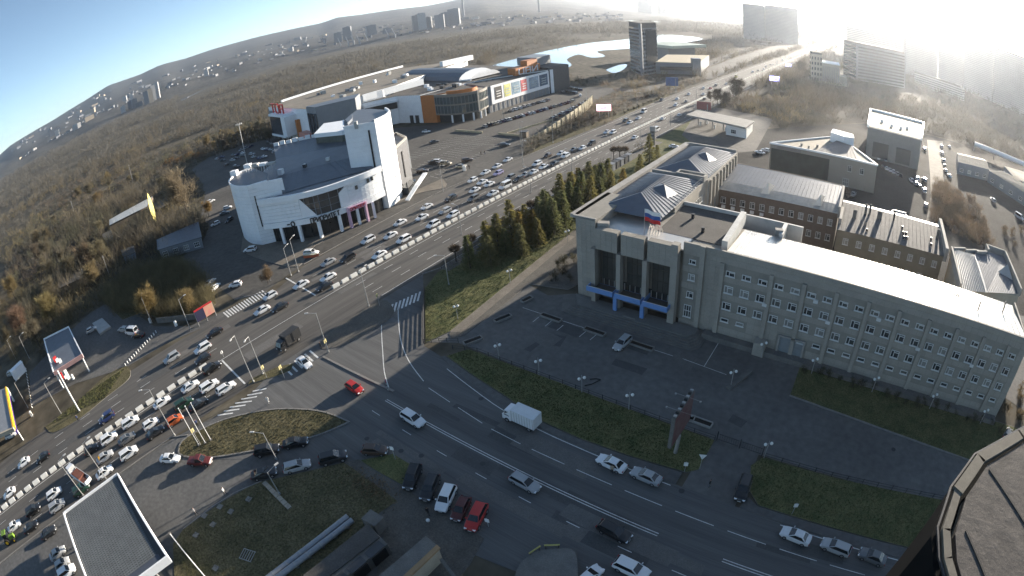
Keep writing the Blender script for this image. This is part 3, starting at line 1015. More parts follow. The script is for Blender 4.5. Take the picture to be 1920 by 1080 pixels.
# ------------------------------------------------------------------ rear buildings of the block
B1 = thing('brown_annex', 'two-storey brown brick annex with pale eaves behind the administration building', 'building', (-19, 126, 0))
MB().prism([(-35, 126.5), (-3, 127.6), (-3, 145), (-35, 145)], 0, 11.9).build('wall', brick_brown, B1)
seam_roof(B1, [(-35.2, 126.0, 11.95), (-2.8, 127.1, 11.95), (-2.8, 131.8, 12.75), (-35.2, 130.7, 12.75)], mat('weathered_roof', (0.42, 0.39, 0.34), 0.6, scale=0.6, var=0.25, fine=0.2), 30, 'eave_strip')  # eave band in a paler metal tone than the roof above
seam_roof(B1, [(-35.2, 130.7, 12.75), (-2.8, 131.8, 12.75), (-2.8, 145.4, 13.9), (-35.2, 145.2, 13.9)], roof_metal, 30)
MB().box(-19, 145.4, 0, 13.95, 32.2, 0.3).build('back_wall', brick_brown, B1)
for k in range(12):
    window(B1, -33.6 + k * 2.62, 126.5 + k * 0.088, 8.3, 0.034, 1.35, 1.7)
for k in range(12):
    window(B1, -33.6 + k * 2.62, 126.5 + k * 0.088, 4.3, 0.034, 1.35, 1.7)
for x in (-23.8, -9.6):
    d = MB()
    d.face([(x - 0.2, 128.2, 12.3), (x + 1.8, 128.6, 12.3), (x + 1.4, 129.3, 15.2)])
    d.face([(x + 1.8, 128.6, 12.3), (x + 2.2, 134.5, 13.1), (x + 1.4, 129.3, 15.2)])
    d.face([(x + 2.2, 134.5, 13.1), (x - 0.2, 128.2, 12.3), (x + 1.4, 129.3, 15.2)])
    d.build('dormer', roof_pale, B1)
MB().box(-2.75, 136, 11.0, 14.0, 0.6, 18.6).build('fire_wall', concrete, B1)
for k in range(5):
    MB().box(-33.4 + k * 2.62, 126.1, 7.2, 7.9, 1.0, 0.5).build('air_conditioner', white_m, B1)

B2 = thing('olive_block', 'plastered block with a low grey roof crowded with vents, right of the brown annex', 'building', (12, 121, 0))
MB().prism([(-2.3, 119.6), (26.8, 121.5), (27.6, 142), (-2.0, 141)], 0, 10.9).build('wall', mat('olive_plaster', (0.19, 0.165, 0.12), 0.9, scale=0.35, var=0.15), B2)
seam_roof(B2, [(-2.5, 119.2, 11.0), (27.0, 121.1, 11.0), (27.6, 137.5, 12.3), (-2.2, 136.5, 12.3)], mat('grey_slate', (0.13, 0.125, 0.12), 0.8, scale=0.6, var=0.2, fine=0.1), 26)
seam_roof(B2, [(27.6, 142.3, 11.2), (-2.2, 141.3, 11.2), (-2.2, 136.5, 12.3), (27.6, 137.5, 12.3)], roof_metal, 10)
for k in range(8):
    window(B2, 0.2 + k * 3.5, 119.7 + k * 0.228, 7.6, 0.065, 1.4, 1.6, glassm=glass('painted_reflection_glass', (0.3, 0.29, 0.25), rough=0.12))  # pale pane colour carries the bright reflections
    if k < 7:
        window(B2, 0.4 + k * 3.5, 119.72 + k * 0.228, 3.6, 0.065, 1.4, 1.6, glassm=glass('painted_reflection_glass', (0.3, 0.29, 0.25)))
MB().box(27.5, 131.5, 9.8, 13.2, 0.9, 21, -0.02).build('fire_wall', concrete, B2)
MB().box(-2.0, 127, 9.8, 12.6, 0.7, 9).build('fire_wall', concrete, B2)
for x, y, w, h in ((1.5, 128, 1.0, 2.2), (4.4, 132, 0.7, 2.8), (5.6, 133, 0.6, 2.6), (8.4, 131.5, 1.3, 2.0), (12.6, 133, 0.5, 2.8), (15, 129, .5, .9), (15.2, 126, .5, .9), (16, 126.2, .5, .9), (15.4, 123.8, .5, .8), (16.2, 124, .5, .8), (23.4, 127.5, .5, .8), (23.2, 124.3, .5, .8), (25.6, 130, .8, 2.4), (4.7, 125.4, .6, .9), (5.2, 122.4, .5, .7)):
    zb = 11.0 + (y - 120) * 0.076
    MB().box(x, y, zb - 0.1, zb + h, w, w * 0.7).build('chimney', dsteel_m if w < 0.6 else conc_dark, B2)

B3 = thing('ribbed_roof_building', 'low building with a striped standing seam roof and white parapets at the right edge', 'building', (39, 118, 0))
MB().prism([(29.2, 106), (48.6, 112.5), (48.8, 134), (42.5, 134.2), (42.5, 131), (29.2, 124)], 0, 11.2).build('wall', cream_wall, B3)
seam_roof(B3, [(29.4, 104.5, 11.3), (37.5, 108, 11.3), (36.5, 124.5, 12.5), (29.4, 123.5, 12.5)], roof_pale, 14, thick=0.35)
seam_roof(B3, [(37.5, 108, 11.3), (48.4, 113, 11.3), (48.4, 133.5, 11.6), (36.5, 128.5, 12.5)], roof_metal, 18)
d = MB()
d.face([(43.5, 121, 11.6), (48.2, 119.5, 11.5), (46.8, 123.5, 13.4)])
d.face([(48.2, 119.5, 11.5), (48.2, 126, 11.7), (46.8, 123.5, 13.4)])
d.face([(48.2, 126, 11.7), (43.5, 121, 11.6), (46.8, 123.5, 13.4)])
d.build('roof_gablet', roof_pale, B3)
for i, (xa, ya, xb, yb) in enumerate(((29.8, 124, 33.5, 126.2), (33.8, 125.3, 37.2, 127.4), (37.6, 126.8, 41.0, 129), (42.3, 131.2, 42.3, 134.4), (42.4, 134.3, 48.9, 134.3), (48.9, 134.3, 48.9, 113), (29.1, 104.6, 29.1, 124))):
    MB().box((xa + xb) / 2, (ya + yb) / 2, 10.9, 12.9, hypot(xb - xa, yb - ya) + 0.4, 0.55, atan2(yb - ya, xb - xa)).build('parapet', concrete, B3)

B4 = thing('wedge_building', 'beige wedge-shaped building with a glazed green-grey front and a roof box', 'building', (-12, 191, 0))
PW = [(-33.3, 190.2), (8.4, 191.6), (-1.7, 211.5), (-11.2, 223)]
wallpart(B4, PW, 0, 10.4, mat('beige_plaster', (0.27, 0.25, 0.21), 0.85, scale=0.3, var=0.08), roofm=beige_roof, parapet=0.55, capm=white_panel, cap_w=0.5)
MB().box(-21.5, 190.35, 0.9, 8.9, 22.5, 0.3, 0.033).build('glazing', glass('green_glass', (0.05, 0.06, 0.055), rough=0.2), B4)
MB().prism([(-11.6, 222), (-12, 214), (-6, 211), (-1.8, 213), (-2.5, 220)], 10.4, 14.2).build('roof_box', white_panel, B4)
seam_roof(B4, [(-16, 192, 10.6), (2, 192.5, 10.6), (-2.5, 207, 12.2), (-9, 210, 12.2)], dark_panel, 10)
window(B4, -2.2, 191.1, 6.0, 0.033, 1.6, 2.2)
window(B4, 2.6, 191.3, 6.0, 0.033, 1.6, 2.2)
window(B4, -3.2, 191.1, 0.4, 0.033, 2.4, 2.8, 'grid')
MB().box(-26, 189.95, 9.2, 10.1, 9, 0.15, 0.033).build('sign_band', mat('faded_sign', (0.2, 0.18, 0.17), 0.7), B4)
for x, y in ((-22, 196), (-16, 199), (-19, 194.5)):
    MB().box(x, y, 10.4, 11.4, 0.8, 0.8).build('vent', concrete, B4)

B5 = thing('cream_roof_building', 'broad hall with a sunlit cream roof edge and a shaded grey front with two recesses', 'building', (18, 246, 0))
MB().prism([(4.2, 246), (31.5, 247), (39, 300), (6, 300)], 0, 14.0).build('wall', mat('grey_render', (0.2, 0.2, 0.19), 0.85, var=0.1), B5)
MB().prism([(4.6, 248), (31.8, 249), (39.4, 300), (6.2, 300)], 14.02, 14.2).build('roof', mat('cream_roof', (0.45, 0.38, 0.26), 0.8, scale=0.2, var=0.1), B5)
bb = MB()
for (xa, ya, xb, yb) in ((6, 300, 39.2, 300), (39.2, 300, 31.7, 247.2), (4.2, 246, 6, 300)):
    bb.box((xa + xb) / 2, (ya + yb) / 2, 13.9, 15.3, hypot(xb - xa, yb - ya), 0.9, atan2(yb - ya, xb - xa))
bb.build('parapet', white_panel, B5)
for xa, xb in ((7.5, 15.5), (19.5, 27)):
    MB().box((xa + xb) / 2, 246.2, 1, 8, xb - xa, 0.3, 0.037).build('recess_shade_panel', dark_panel, B5)  # raised dark panel, the recess shade is put into its colour
for x, y in ((12, 268), (17, 262), (22, 262), (26, 268)):
    MB().box(x, y, 14.2, 15.6, 1.4, 1.0).build('roof_unit', white_panel, B5)

for i, (poly, h, lab) in enumerate((([(56.5, 264), (77.5, 271), (80, 296), (60, 288)], 6.0, 'long shed with a sunlit tan roof strip beside the dirt track'),
                                    ([(76.5, 268), (95, 246), (110, 252), (96, 276)], 6.0, 'shed with a tan pitched roof at the right edge of the yard'),
                                    ([(96, 300), (97, 276), (128, 262), (140, 300)], 5.5, 'dark roofed depot behind the tan sheds'))):
    S = thing('storage_shed', lab, 'shed', (poly[0][0], poly[0][1], 0))
    MB().prism(poly, 0, h).build('wall', grey_panel, S)
    c = [sum(p[k] for p in poly) / 4 for k in (0, 1)]
    a, b2, cc, dd = poly
    m1, m2 = ((a[0] + dd[0]) / 2, (a[1] + dd[1]) / 2), ((b2[0] + cc[0]) / 2, (b2[1] + cc[1]) / 2)
    seam_roof(S, [(*a, h + .05), (*b2, h + .05), (*m2, h + 1.6), (*m1, h + 1.6)], beige_roof, 12)
    seam_roof(S, [(*cc, h + .05), (*dd, h + .05), (*m1, h + 1.6), (*m2, h + 1.6)], beige_roof if i < 2 else dark_panel, 12)
    ang = atan2(b2[1] - a[1], b2[0] - a[0])
    for k in range(4):
        t = (k + 0.5) / 4
        window(S, a[0] + (b2[0] - a[0]) * t, a[1] + (b2[1] - a[1]) * t, 1.5, ang, 2.4, 1.6, 'grid')
PI_ = thing('pipe_rack', 'thick white insulated pipe running across the yard behind the sheds', 'pipe', (86, 345, 0))
pp = [(84.7, 345.7, 5), (100, 342, 5), (125, 337, 5), (160, 330, 5)]
b = MB()
for p, q in zip(pp, pp[1:]):
    b.tube(p, q, 1.6, 1.6, 10)
b.build('pipe', white_m, PI_)
for p in pp:
    MB().box(p[0], p[1], 0, 4, 0.6, 0.6).build('support', conc_dark, PI_)

# small sheds and huts in the yard between the annexes and the wedge building
for (x, y, sx, sy, h, r, mm_, lab) in ((12.5, 160, 9, 5.5, 3.2, 0.06, dark_panel, 'dark garage with a white front edge behind the vent-covered roof'), (8.5, 163, 3.2, 3.6, 3.0, 0.06, beige_roof, 'small beige hut beside the dark garage in the yard'),
                                       (17.5, 166.5, 5, 4, 3.0, 0.1, grey_panel, 'grey container with a yellow-edged roof behind the dark garage'), (19.5, 156, 5.5, 3, 2.4, 0.06, cream_wall, 'long cream lean-to with sunlit roof near the dirt track'), (23.5, 155, 6, 5, 1.2, .06, wood_m, 'low walled pen of planks beside the lean-to')):
    S = thing('yard_hut', lab, 'hut', (x, y, 0), 0)
    MB().box(x, y, 0, h, sx, sy, r).build('wall', mm_, S)
    MB().box(x, y, h + .01, h + 0.16, sx + 0.4, sy + 0.4, r).build('roof', mm_ if mm_ is not dark_panel else roof_felt, S)
    MB().box(x, y + sy / 2 + .1, h + .02, h + 0.5, sx, 0.35, r).build('roof_edge', white_panel, S)
# ------------------------------------------------------------------ cinema with curved white front
CB = thing('cinema_building', 'white cinema with a curved panelled front, a rounded corner block and a tall bright tower', 'building', (-145, 85, 0))
panel_joint = mat('panel_joint', (0.3, 0.32, 0.34), 0.6)


def offset_poly(pts, d):
    """Shift an open polyline sideways (towards its right-hand side)."""
    out = []
    for i, p in enumerate(pts):
        a, c = pts[max(i - 1, 0)], pts[min(i + 1, len(pts) - 1)]
        L = hypot(c[0] - a[0], c[1] - a[1])
        out.append((p[0] + (c[1] - a[1]) / L * d, p[1] - (c[0] - a[0]) / L * d))
    return out


def ribbon(mb, pts, z0, z1, thick, mi=0):
    """A curved wall band of real thickness along pts (outer face)."""
    inn = offset_poly(pts, -thick)
    Z0 = z0 if isinstance(z0, list) else [z0] * len(pts)
    Z1 = z1 if isinstance(z1, list) else [z1] * len(pts)
    for i in range(len(pts) - 1):
        p, q, r, s = pts[i], pts[i + 1], inn[i + 1], inn[i]
        mb.face([(*p, Z0[i]), (*q, Z0[i + 1]), (*q, Z1[i + 1]), (*p, Z1[i])], mi)
        mb.face([(*r, Z0[i + 1]), (*s, Z0[i]), (*s, Z1[i]), (*r, Z1[i + 1])], mi)
        mb.face([(*p, Z1[i]), (*q, Z1[i + 1]), (*r, Z1[i + 1]), (*s, Z1[i])], mi)
        mb.face([(*p, Z0[i]), (*s, Z0[i]), (*r, Z0[i + 1]), (*q, Z0[i + 1])], mi)
    return mb


FRONT = arc([(-147.5, 61.8), (-142.5, 65.2), (-137.5, 69.0), (-133.4, 73.6), (-130.8, 79.6), (-129.6, 85.6), (-128.9, 91.4), (-129.4, 97.4)], 4)
COLS = [(-142.5, 65.2), (-137.5, 69.0), (-133.4, 73.6), (-130.8, 79.6), (-129.5, 85.6), (-128.9, 91.4)]
# corner block: drum wall plus the long blade towards the roof
drum = arc([(-150, 60.9), (-155.5, 59.6), (-162, 60.2), (-167.5, 62.0), (-171.5, 65.5), (-173.5, 69.5)], 5)
b = MB()
b.prism(drum + [(-173, 74), (-156, 71.5), (-147, 66.5)], 0, 19.3)
b.build('corner_drum', panel_joint, CB)
for z in range(0, 19):
    b = ribbon(MB(), drum[::-1], z + 0.03, z + 0.98, 0.08) if False else MB()
cl = MB()
for i in range(len(drum) - 1):
    p, q = drum[i], drum[i + 1]
    L = hypot(q[0] - p[0], q[1] - p[1])
    an = atan2(q[1] - p[1], q[0] - p[0])
    nx, ny = -sin(an), cos(an)
    sgn = 1 if (nx * (p[0] + 160) + ny * (p[1] - 68)) > 0 else -1
    for k in range(17):
        z0 = 0.15 + k * 1.14
        cl.box((p[0] + q[0]) / 2 + nx * sgn * 0.05, (p[1] + q[1]) / 2 + ny * sgn * 0.05, z0, z0 + 1.08, L - 0.03, 0.1 + rnd.uniform(0, .015), an)
tag(cl.build('cladding_panel', white_panel, CB), kind='stuff')
cl = MB()
for k in range(17):
    for j in range(4):
        if k * 1.14 < 13.5 and j > 1 and k * 1.14 > 0:
            continue
        t0 = j / 4
        x0, y0 = -150 + 4.4 * 1.35 * t0, 60.9 + 8.4 * 1.0 * t0
        cl.box(x0 + 0.75, y0 + 1.05, 0.15 + k * 1.14, 1.23 + k * 1.14, 2.55, 0.12, atan2(8.4, 5.94))
tag(cl.build('cladding_panel', white_panel, CB), kind='stuff')
cap = ribbon(MB(), [(-147, 66.5)] + drum + [(-173.2, 74)], 19.25, 20.0, 0.35)
cap.build('parapet', white_panel, CB)
MB().prism(drum + [(-173, 74), (-156, 71.5), (-147, 66.5)], 19.32, 19.5).build('drum_roof', roof_metal, CB)
bl = MB().prism([(-150.1, 60.8), (-149.5, 60.8), (-143.6, 70.2), (-144.4, 70.4)], [19.3, 19.3, 15.5, 15.5], [20.05, 20.05, 19.4, 19.4])
bl.build('blade_wall', white_panel, CB)
MB().beam((-149.2, 62.4, 6), (-149.2, 62.4, 16.2), 1.0, 0.5).build('slot_glazing', pane_m, CB)
# roof plant on the drum
for i in range(4):
    x, y = -168 + i * 3.0, 70.2 + i * 1.6
    f = MB()
    for dx in (-1, 1):
        for dy in (-0.6, 0.6):
            f.tube((x + dx, y + dy, 19.5), (x + dx, y + dy, 21.3), 0.06, n=4)
    f.box(x, y, 21.3, 22.6 - 0.2 * i, 2.6, 1.8, 0.5)
    f.build('roof_unit', white_panel if i % 2 == 0 else steel_m, CB)
MB().box(-172.6, 66.4, 19.4, 21.4, 2.6, 1.8, 0.6).build('roof_unit', white_panel, CB)
# ground floor: columns, dark glazing, fascia
for i, (x, y) in enumerate(COLS):
    MB().box(x, y, 0.1, 5.4, 0.85, 0.85, 0.7 - i * 0.25).build('column', white_panel, CB)
gl = ribbon(MB(), offset_poly(FRONT, -2.2), 0.1, 6.4, 0.25)
go = gl.build('shopfront_glazing', glass('dark_shopfront', (0.025, 0.027, 0.028), rough=0.12), CB)
fr = MB()
for p in offset_poly(FRONT, -2.1)[::2]:
    fr.box(p[0], p[1], 0.1, 5.3, 0.12, 0.12)
tag(fr.build('mullion', dsteel_m, go), kind='stuff')
fb = ribbon(MB(), FRONT, 5.3, 7.0, 0.9)
fas = fb.build('fascia', white_panel, CB)
def on_front(u):
    i = int(u)
    p, q = FRONT[i], FRONT[i + 1]
    return (p[0] + (q[0] - p[0]) * (u - i), p[1] + (q[1] - p[1]) * (u - i))


def arc_letters(text, u0, u1, z, h, m):
    for k, ch in enumerate(text):
        a, c = u0 + (u1 - u0) * k / len(text), u0 + (u1 - u0) * (k + 1) / len(text)
        letters(CB, ch, (*on_front(a), z), (*on_front(c), z), h, m, 0.24, 0.3)


arc_letters('ПРИОРИТЕТ', 10.6, 16.4, 5.4, 1.4, dsteel_m)
arc_letters('-О', 5.6, 7.4, 5.4, 1.4, black_m)
# pink entrance frame
px0, px1 = FRONT[18], FRONT[22]
pk = mat('pink_portal', (0.62, 0.4, 0.5), 0.5)
for p in (px0, px1):
    MB().box(p[0] + 0.35, p[1], 0.1, 6.6, 0.9, 0.7).build('portal_post', pk, CB)
b = MB()
b.beam((px0[0] + 0.5, px0[1], 6.0), (px1[0] + 0.5, px1[1], 6.0), 0.8, 1.3)
b.build('portal_lintel', pk, CB)
letters(CB, 'ОЛИТЕР', (px0[0] + 0.95, px0[1] + .3, 5.6), (px1[0] + 0.95, px1[1] - .3, 5.6), 0.8, red_m, 0.14, 0.15)
# first floor: panelled wall with a flared central window
i0, i1 = 11, 18
up1, up2 = FRONT[:i0 + 1], FRONT[i1:]
inn = offset_poly(FRONT, -0.5)
for seg in (range(0, 9), range(19, len(FRONT) - 1)):
    w = MB()
    for i in seg:
        for k in range(6):
            z0 = 7.1 + k * 1.08
            p, q = inn[i], inn[i + 1]
            L = hypot(q[0] - p[0], q[1] - p[1])
            an = atan2(q[1] - p[1], q[0] - p[0])
            w.box((p[0] + q[0]) / 2, (p[1] + q[1]) / 2, z0, z0 + 1.03, L - 0.03, 0.3, an)
    tag(w.build('cladding_panel', white_panel, CB), kind='stuff')
w = MB()
p, q = inn[9], inn[12]
w.prism([p, q, (q[0] - .3, q[1] + .2), (p[0] - .3, p[1] + .2)], 7.1, [13.55, 7.2, 7.2, 13.55])
w.build('flared_panel', white_panel, CB)
w = MB()
p, q = inn[19], inn[17]
w.prism([p, q, (q[0] - .3, q[1] + .05), (p[0] - .3, p[1] + .05)], 7.1, [13.55, 11.6, 11.6, 13.55])
w.build('flared_panel', white_panel, CB)
gl = ribbon(MB(), offset_poly(FRONT, -1.0)[8:21], 7.0, 13.5, 0.2)
go = gl.build('lobby_glazing', glass('lobby_glass', (0.06, 0.055, 0.05), rough=0.1), CB)
fr = MB()
gp = offset_poly(FRONT, -0.9)
for i in (10, 12, 13, 15, 17, 18):
    fr.box(gp[i][0], gp[i][1], 7.0, 13.5, 0.16, 0.16)
for z in (9.0, 11.0):
    for i in range(9, 19):
        p, q = gp[i], gp[i + 1]
        fr.beam((*p, z), (*q, z), 0.1, 0.1)
tag(fr.build('mullion', grey_panel, go), kind='stuff')
for i, z in ((21, 11.6), (24, 12.3), (25, 12.4)):
    p = FRONT[i]
    MB().box(p[0] - 0.2, p[1], z - 0.6, z + 0.6, 0.3, 0.8).build('window', pane_m, CB)
ribbon(MB(), offset_poly(FRONT, 0.35), 13.45, 15.1, 1.0).build('roof_fascia', white_panel, CB)
back = [(-147, 66.5), (-156, 71.5), (-160, 79), (-147.5, 98), (-140, 95)]
MB().prism(offset_poly(FRONT, -1.3) + back[::-1][:4] + [(-150, 66)], 6.0, 13.4).build('hall_wall', grey_panel, CB)
# metal roofs rising to the rear
seam_roof(CB, [(-147.5, 63.2, 14.6), (-131.0, 96.5, 14.6), (-147.2, 99, 16.2), (-160, 76.5, 16.2)], roof_metal, 14, 'lower_roof')
bow = MB()
fo = offset_poly(FRONT, -0.6)
bow.face([(x, y, 14.5) for x, y in fo][::-1] if False else [(x, y, 14.5) for x, y in fo])
bow.build('roof_bow', roof_metal, CB)
seam_roof(CB, [(-160, 76.5, 16.2), (-147.2, 99, 16.2), (-157.2, 106.2, 18.2), (-178.5, 86.5, 18.2)], grey_panel, 9, 'roof_step')
seam_roof(CB, [(-178.5, 86.5, 18.2), (-157.2, 106.2, 18.2), (-176, 122, 18.9), (-200, 97, 18.9)], roof_metal, 9, 'upper_roof')
MB().prism([(-160, 76.6), (-147.3, 99), (-157, 106), (-175.5, 121.5), (-199.5, 97), (-178, 86.5), (-173, 74), (-158, 72)], 0, [16.1, 16.1, 18.0, 18.8, 18.8, 18.1, 15.5, 15.5]).build('rear_wall', grey_panel, CB)
for (x, y, z) in ((-156.5, 86, 17.1), (-153, 93.5, 17.2)):
    MB().box(x, y, z - .6, z + 0.5, 1.2, 1.2, 0.6).build('skylight', pane_m if z < 17.15 else frame_m, CB)
MB().box(-160.5, 78.5, 16.2, 18.2, 1.8, 1.5, 0.5).build('roof_unit', white_panel, CB)
bx = MB()
for k in range(12):
    x, y = -199 + k * 1.95, 98 + k * 2.0
    bx.box(x, y, 18.7, 20.2 + 0.3 * (k % 2), 2.2, 0.5, 0.79)
bx.build('rear_parapet', white_panel, CB)
# tower
T = [(-139.0, 92.8), (-131.0, 99.2)]
curve = arc([(-131.0, 99.2), (-133.2, 105.5), (-138, 111.5), (-145.5, 116)], 4)
TP = T + curve[1:] + [(-157, 118), (-164, 117), (-150, 100.5)]
MB().prism(TP, 0, 28.3).build('tower', white_panel, CB)
cl = MB()
an = atan2(6.4, 8.0)
for k in range(17):
    cl.box(-135.2 + 0.03, 95.9 - 0.05, 0.2 + k * 1.65, 1.78 + k * 1.65, 9.6, 0.16, an)
tag(cl.build('cladding_panel', white_panel, CB), kind='stuff')
MB().prism(TP, 28.32, 28.5).build('tower_roof', roof_metal, CB)
tp = MB()
tp = ribbon(MB(), curve, 28.3, 29.5, 0.6)
for (xa, ya, xb, yb) in ((-139, 92.8, -131, 99.2), (-139, 92.8, -150, 100.5)):
    tp.box((xa + xb) / 2, (ya + yb) / 2, 28.3, 28.95, hypot(xb - xa, yb - ya), 0.4, atan2(yb - ya, xb - xa))
tp.build('tower_parapet', white_panel, CB)
MB().prism([(-146, 101.5), (-141, 96), (-148, 100), (-155, 108)], 28.5, 29.3).build('roof_lens', roof_metal, CB)
MB().box(-135.6, 95.3, 27.6, 30.0, 1.0, 1.0, an).build('flue', steel_m, CB)
MB().box(-132.6, 97.55, 9, 26.5, 0.5, 0.35, an).build('slot_glazing', black_m, CB)
for k in range(14):
    MB().beam((-131.2 - k * 0.25, 99.9 + k * 0.75, 1.5 + k * 1.75), (-131.6 - k * 0.25, 101.6 + k * 0.75, 1.5 + k * 1.75), 0.5, 0.25).build('fin', concrete, CB) if False else None
fin = MB()
for k in range(16):
    p = curve[5]
    fin.beam((curve[4][0] + .25, curve[4][1], 2 + k * 1.6), (curve[6][0] + .4, curve[6][1] + .1, 2.8 + k * 1.6), 0.22, 0.3)
tag(fin.build('shading_fin', white_panel, CB), kind='stuff')
# grey stair block beside the tower, with its slot window and canopy
G = [(-138.6, 111.2), (-146.8, 124.2), (-158, 129), (-152, 114)]
MB().prism(G, 0, 15.6).build('stair_block', mat('slate_panel', (.09, .092, .1), .6), CB)
b = MB()
for i in range(4):
    p, q = G[i], G[(i + 1) % 4]
    b.box((p[0] + q[0]) / 2, (p[1] + q[1]) / 2, 15.55, 16.4 + i * .004, hypot(q[0] - p[0], q[1] - p[1]) + .3, 0.45, atan2(q[1] - p[1], q[0] - p[0]))
b.build('parapet', concrete, CB)
MB().box(-142.3, 117.4, 3.5, 13.0, 0.9, 0.3, atan2(13, -8.2)).build('slot_glazing', black_m, CB)
MB().beam((-147.2, 124.6, 4), (-147.2, 124.6, 15.5), 0.4, 0.4).build('drainpipe', frame_m, CB)
b = MB()
b.beam((-131, 112, 3.2), (-137, 122, 3.9), 1.6, 0.35)
b.beam((-129.8, 106, 0.3), (-131, 112, 3.2), 1.6, 0.35)
b.build('entrance_canopy', white_panel, CB)
MB().prism([(-133, 110), (-137.6, 118), (-140, 117), (-136.5, 109.5)], 0, 2.8).build('porch_glazing', pane_m, CB)
# shop annex behind the cinema with its lime-green sign
SA = thing('shop_annex', 'glass-fronted annex with a lime green sign between the cinema tower and the mall', 'building', (-176, 112, 0))
MB().prism([(-164, 108), (-158, 120), (-172, 128), (-190, 118), (-176, 104)], 0, 21).build('wall', glass('annex_glass', (0.12, 0.12, 0.1), rough=0.15), SA)
MB().prism([(-163.5, 108), (-157.5, 120), (-172, 129), (-191, 118), (-176, 103.5)], 21.01, 22.6).build('roof_edge', white_panel, SA)
MB().box(-163.0, 107.0, 14.5, 18, 7, 0.4, 0.75).build('sign', mat('lime_sign', (0.45, 0.55, 0.05), 0.5), SA)

# ------------------------------------------------------------------ shopping mall
ML = thing('shopping_mall', 'large mall of white, grey and orange blocks with roof plant behind the cinema', 'building', (-260, 220, 0))


def tower_block(parent, name, poly, h, wm, rm, z0=0.0):
    MB().prism(poly, z0, h).build(name, wm, parent)
    r = MB().prism(poly, h + 0.02, h + 0.12)
    r.build('roof', rm, parent)


mall_roof = mat('mall_roof', (0.2, 0.175, 0.14), 0.85, scale=0.08, var=0.2, fine=0.15)
tower_block(ML, 'west_block', [(-340, 167), (-262, 153.5), (-250, 182), (-249, 198), (-300, 330), (-350, 300)], 20.5, white_panel, mall_roof)
MB().box(-296, 313.5, 20.6, 24.6, 3, 40, 0.1).build('parapet', white_panel, ML)
MB().box(-351, 245, 20.5, 22, 1.2, 130, 0.1).build('parapet', white_panel, ML)
MB().beam((-249.6, 183, 19.2), (-250, 232, 19.2), 0.8, 4.0).build('parapet', white_panel, ML)
MB().beam((-262, 160, 21), (-252, 182, 21), 0.8, 1.6).build('parapet', white_panel, ML)
# west front details: bands, projecting glazed bay, pillars and red lettering
b = MB()
an = atan2(-13.5, 78)
b.box(-330.5, 165.0, 14.3, 18.2, 18, 0.6, an)
b.build('louvre_band', grey_panel, ML)
b = MB()
for z in (6.8, 8.6):
    b.box(-322, 163.2, z, z + 1.3, 34, 0.5, an)
b.build('window_band', pane_m, ML)
MB().box(-303, 157.0, 5.2, 17.0, 27, 8, an).build('glazed_bay', glass('bay_glass', (0.06, 0.07, 0.085), rough=0.12), ML)
b = MB()
b.box(-303, 157, 17.0, 18.4, 28.5, 9, an).box(-303, 157, 3.9, 5.2, 28.5, 9, an).box(-288.8, 154.6, 5.0, 17.2, 7.5, 9.2, an)
b.build('bay_frame', white_panel, ML)
for k in range(6):
    MB().tube((-336 + k * 9, 162.5 - k * 1.55, 0), (-336 + k * 9, 162.5 - k * 1.55, 4.2), 0.6).build('column', concrete, ML)
MB().box(-281, 155.6, 0, 14, 3, 2.2, an).build('orange_strip', orange_panel, ML)
letters(ML, 'ТОА', (-318, 158.6, 18.6), (-290, 153.4, 18.6), 6.0, mat('red_sign', (0.45, 0.05, 0.04), 0.5), 0.9, 0.6)
MB().prism([(-273, 150.5), (-258, 148.5), (-256, 155), (-271, 158)], 0, 7.6).build('entrance_pavilion', mat('pink_panel', (0.5, 0.22, 0.18), 0.5), ML)
MB().prism([(-274, 149.5), (-257.6, 147.3), (-257.4, 148.3), (-273.6, 150.5)], 3.6, 4.6).build('entrance_band', white_panel, ML)
tower_block(ML, 'grey_slab', [(-262, 152), (-247, 149), (-236, 168), (-249, 181)], 22.5, grey_panel, roof_metal)
b = MB()
for k in range(3):
    b.box(-258 + k * 5, 150.4 - k * 1.0, 3, 19, 2.6, 0.5, -0.2)
b.build('slab_glazing', glass('bay_glass', (0.06, 0.07, 0.085)), ML)
# central range, ribbed white block, orange block and glass rotunda
tower_block(ML, 'centre_block', [(-249.5, 181), (-239, 199.5), (-221.2, 201.4), (-221.2, 240), (-198, 300), (-300, 330)], 16.3, white_panel, roof_felt)
cl = MB()
for k in range(13):
    cl.box(-230.2, 200.35, 0.3 + k * 1.23, 1.45 + k * 1.23, 17.6, 0.3, 0.107)
tag(cl.build('cladding_panel', white_panel, ML), kind='stuff')
for x in (-229.4, -225.2):
    MB().box(x, 200.3 + (x + 230) * .1, 0, 4.6, 2.6, 0.5, 0.107).build('loading_door', dsteel_m, ML)
MB().box(-243.6, 190.5, 9.4, 13.2, 19, 1.4, atan2(18.5, 10.5)).build('window_band', pane_m, ML)
MB().box(-243.2, 190.4, 13.25, 14.6, 20, 2.2, atan2(18.5, 10.5)).build('band_canopy', white_panel, ML)
tower_block(ML, 'orange_block', [(-221.1, 201.4), (-212, 203.3), (-204, 226), (-221.1, 236)], 15.9, orange_panel, roof_felt)
rot = arc([(-212, 203.3), (-203.5, 203.8), (-196.2, 207.5), (-192.2, 214.2), (-192.6, 221), (-195.8, 228.5)], 4)
rp = rot + [(-204, 228), (-210, 215)]
MB().prism(rp, 4.4, 14.6).build('rotunda_glazing', glass('rotunda_glass', (0.07, 0.085, 0.085), rough=0.1), ML)
for z0, z1, d in ((14.5, 16.0, 0.4), (9.6, 10.4, 0.3), (4.4, 5.2, 0.3)):
    ribbon(MB(), offset_poly(rot, d), z0, z1, 0.7).build('rotunda_band', mat('warm_grey_panel', (0.2, 0.18, 0.155), 0.5), ML)
MB().prism(rp, 15.0, 15.5).build('rotunda_roof', beige_roof, ML)
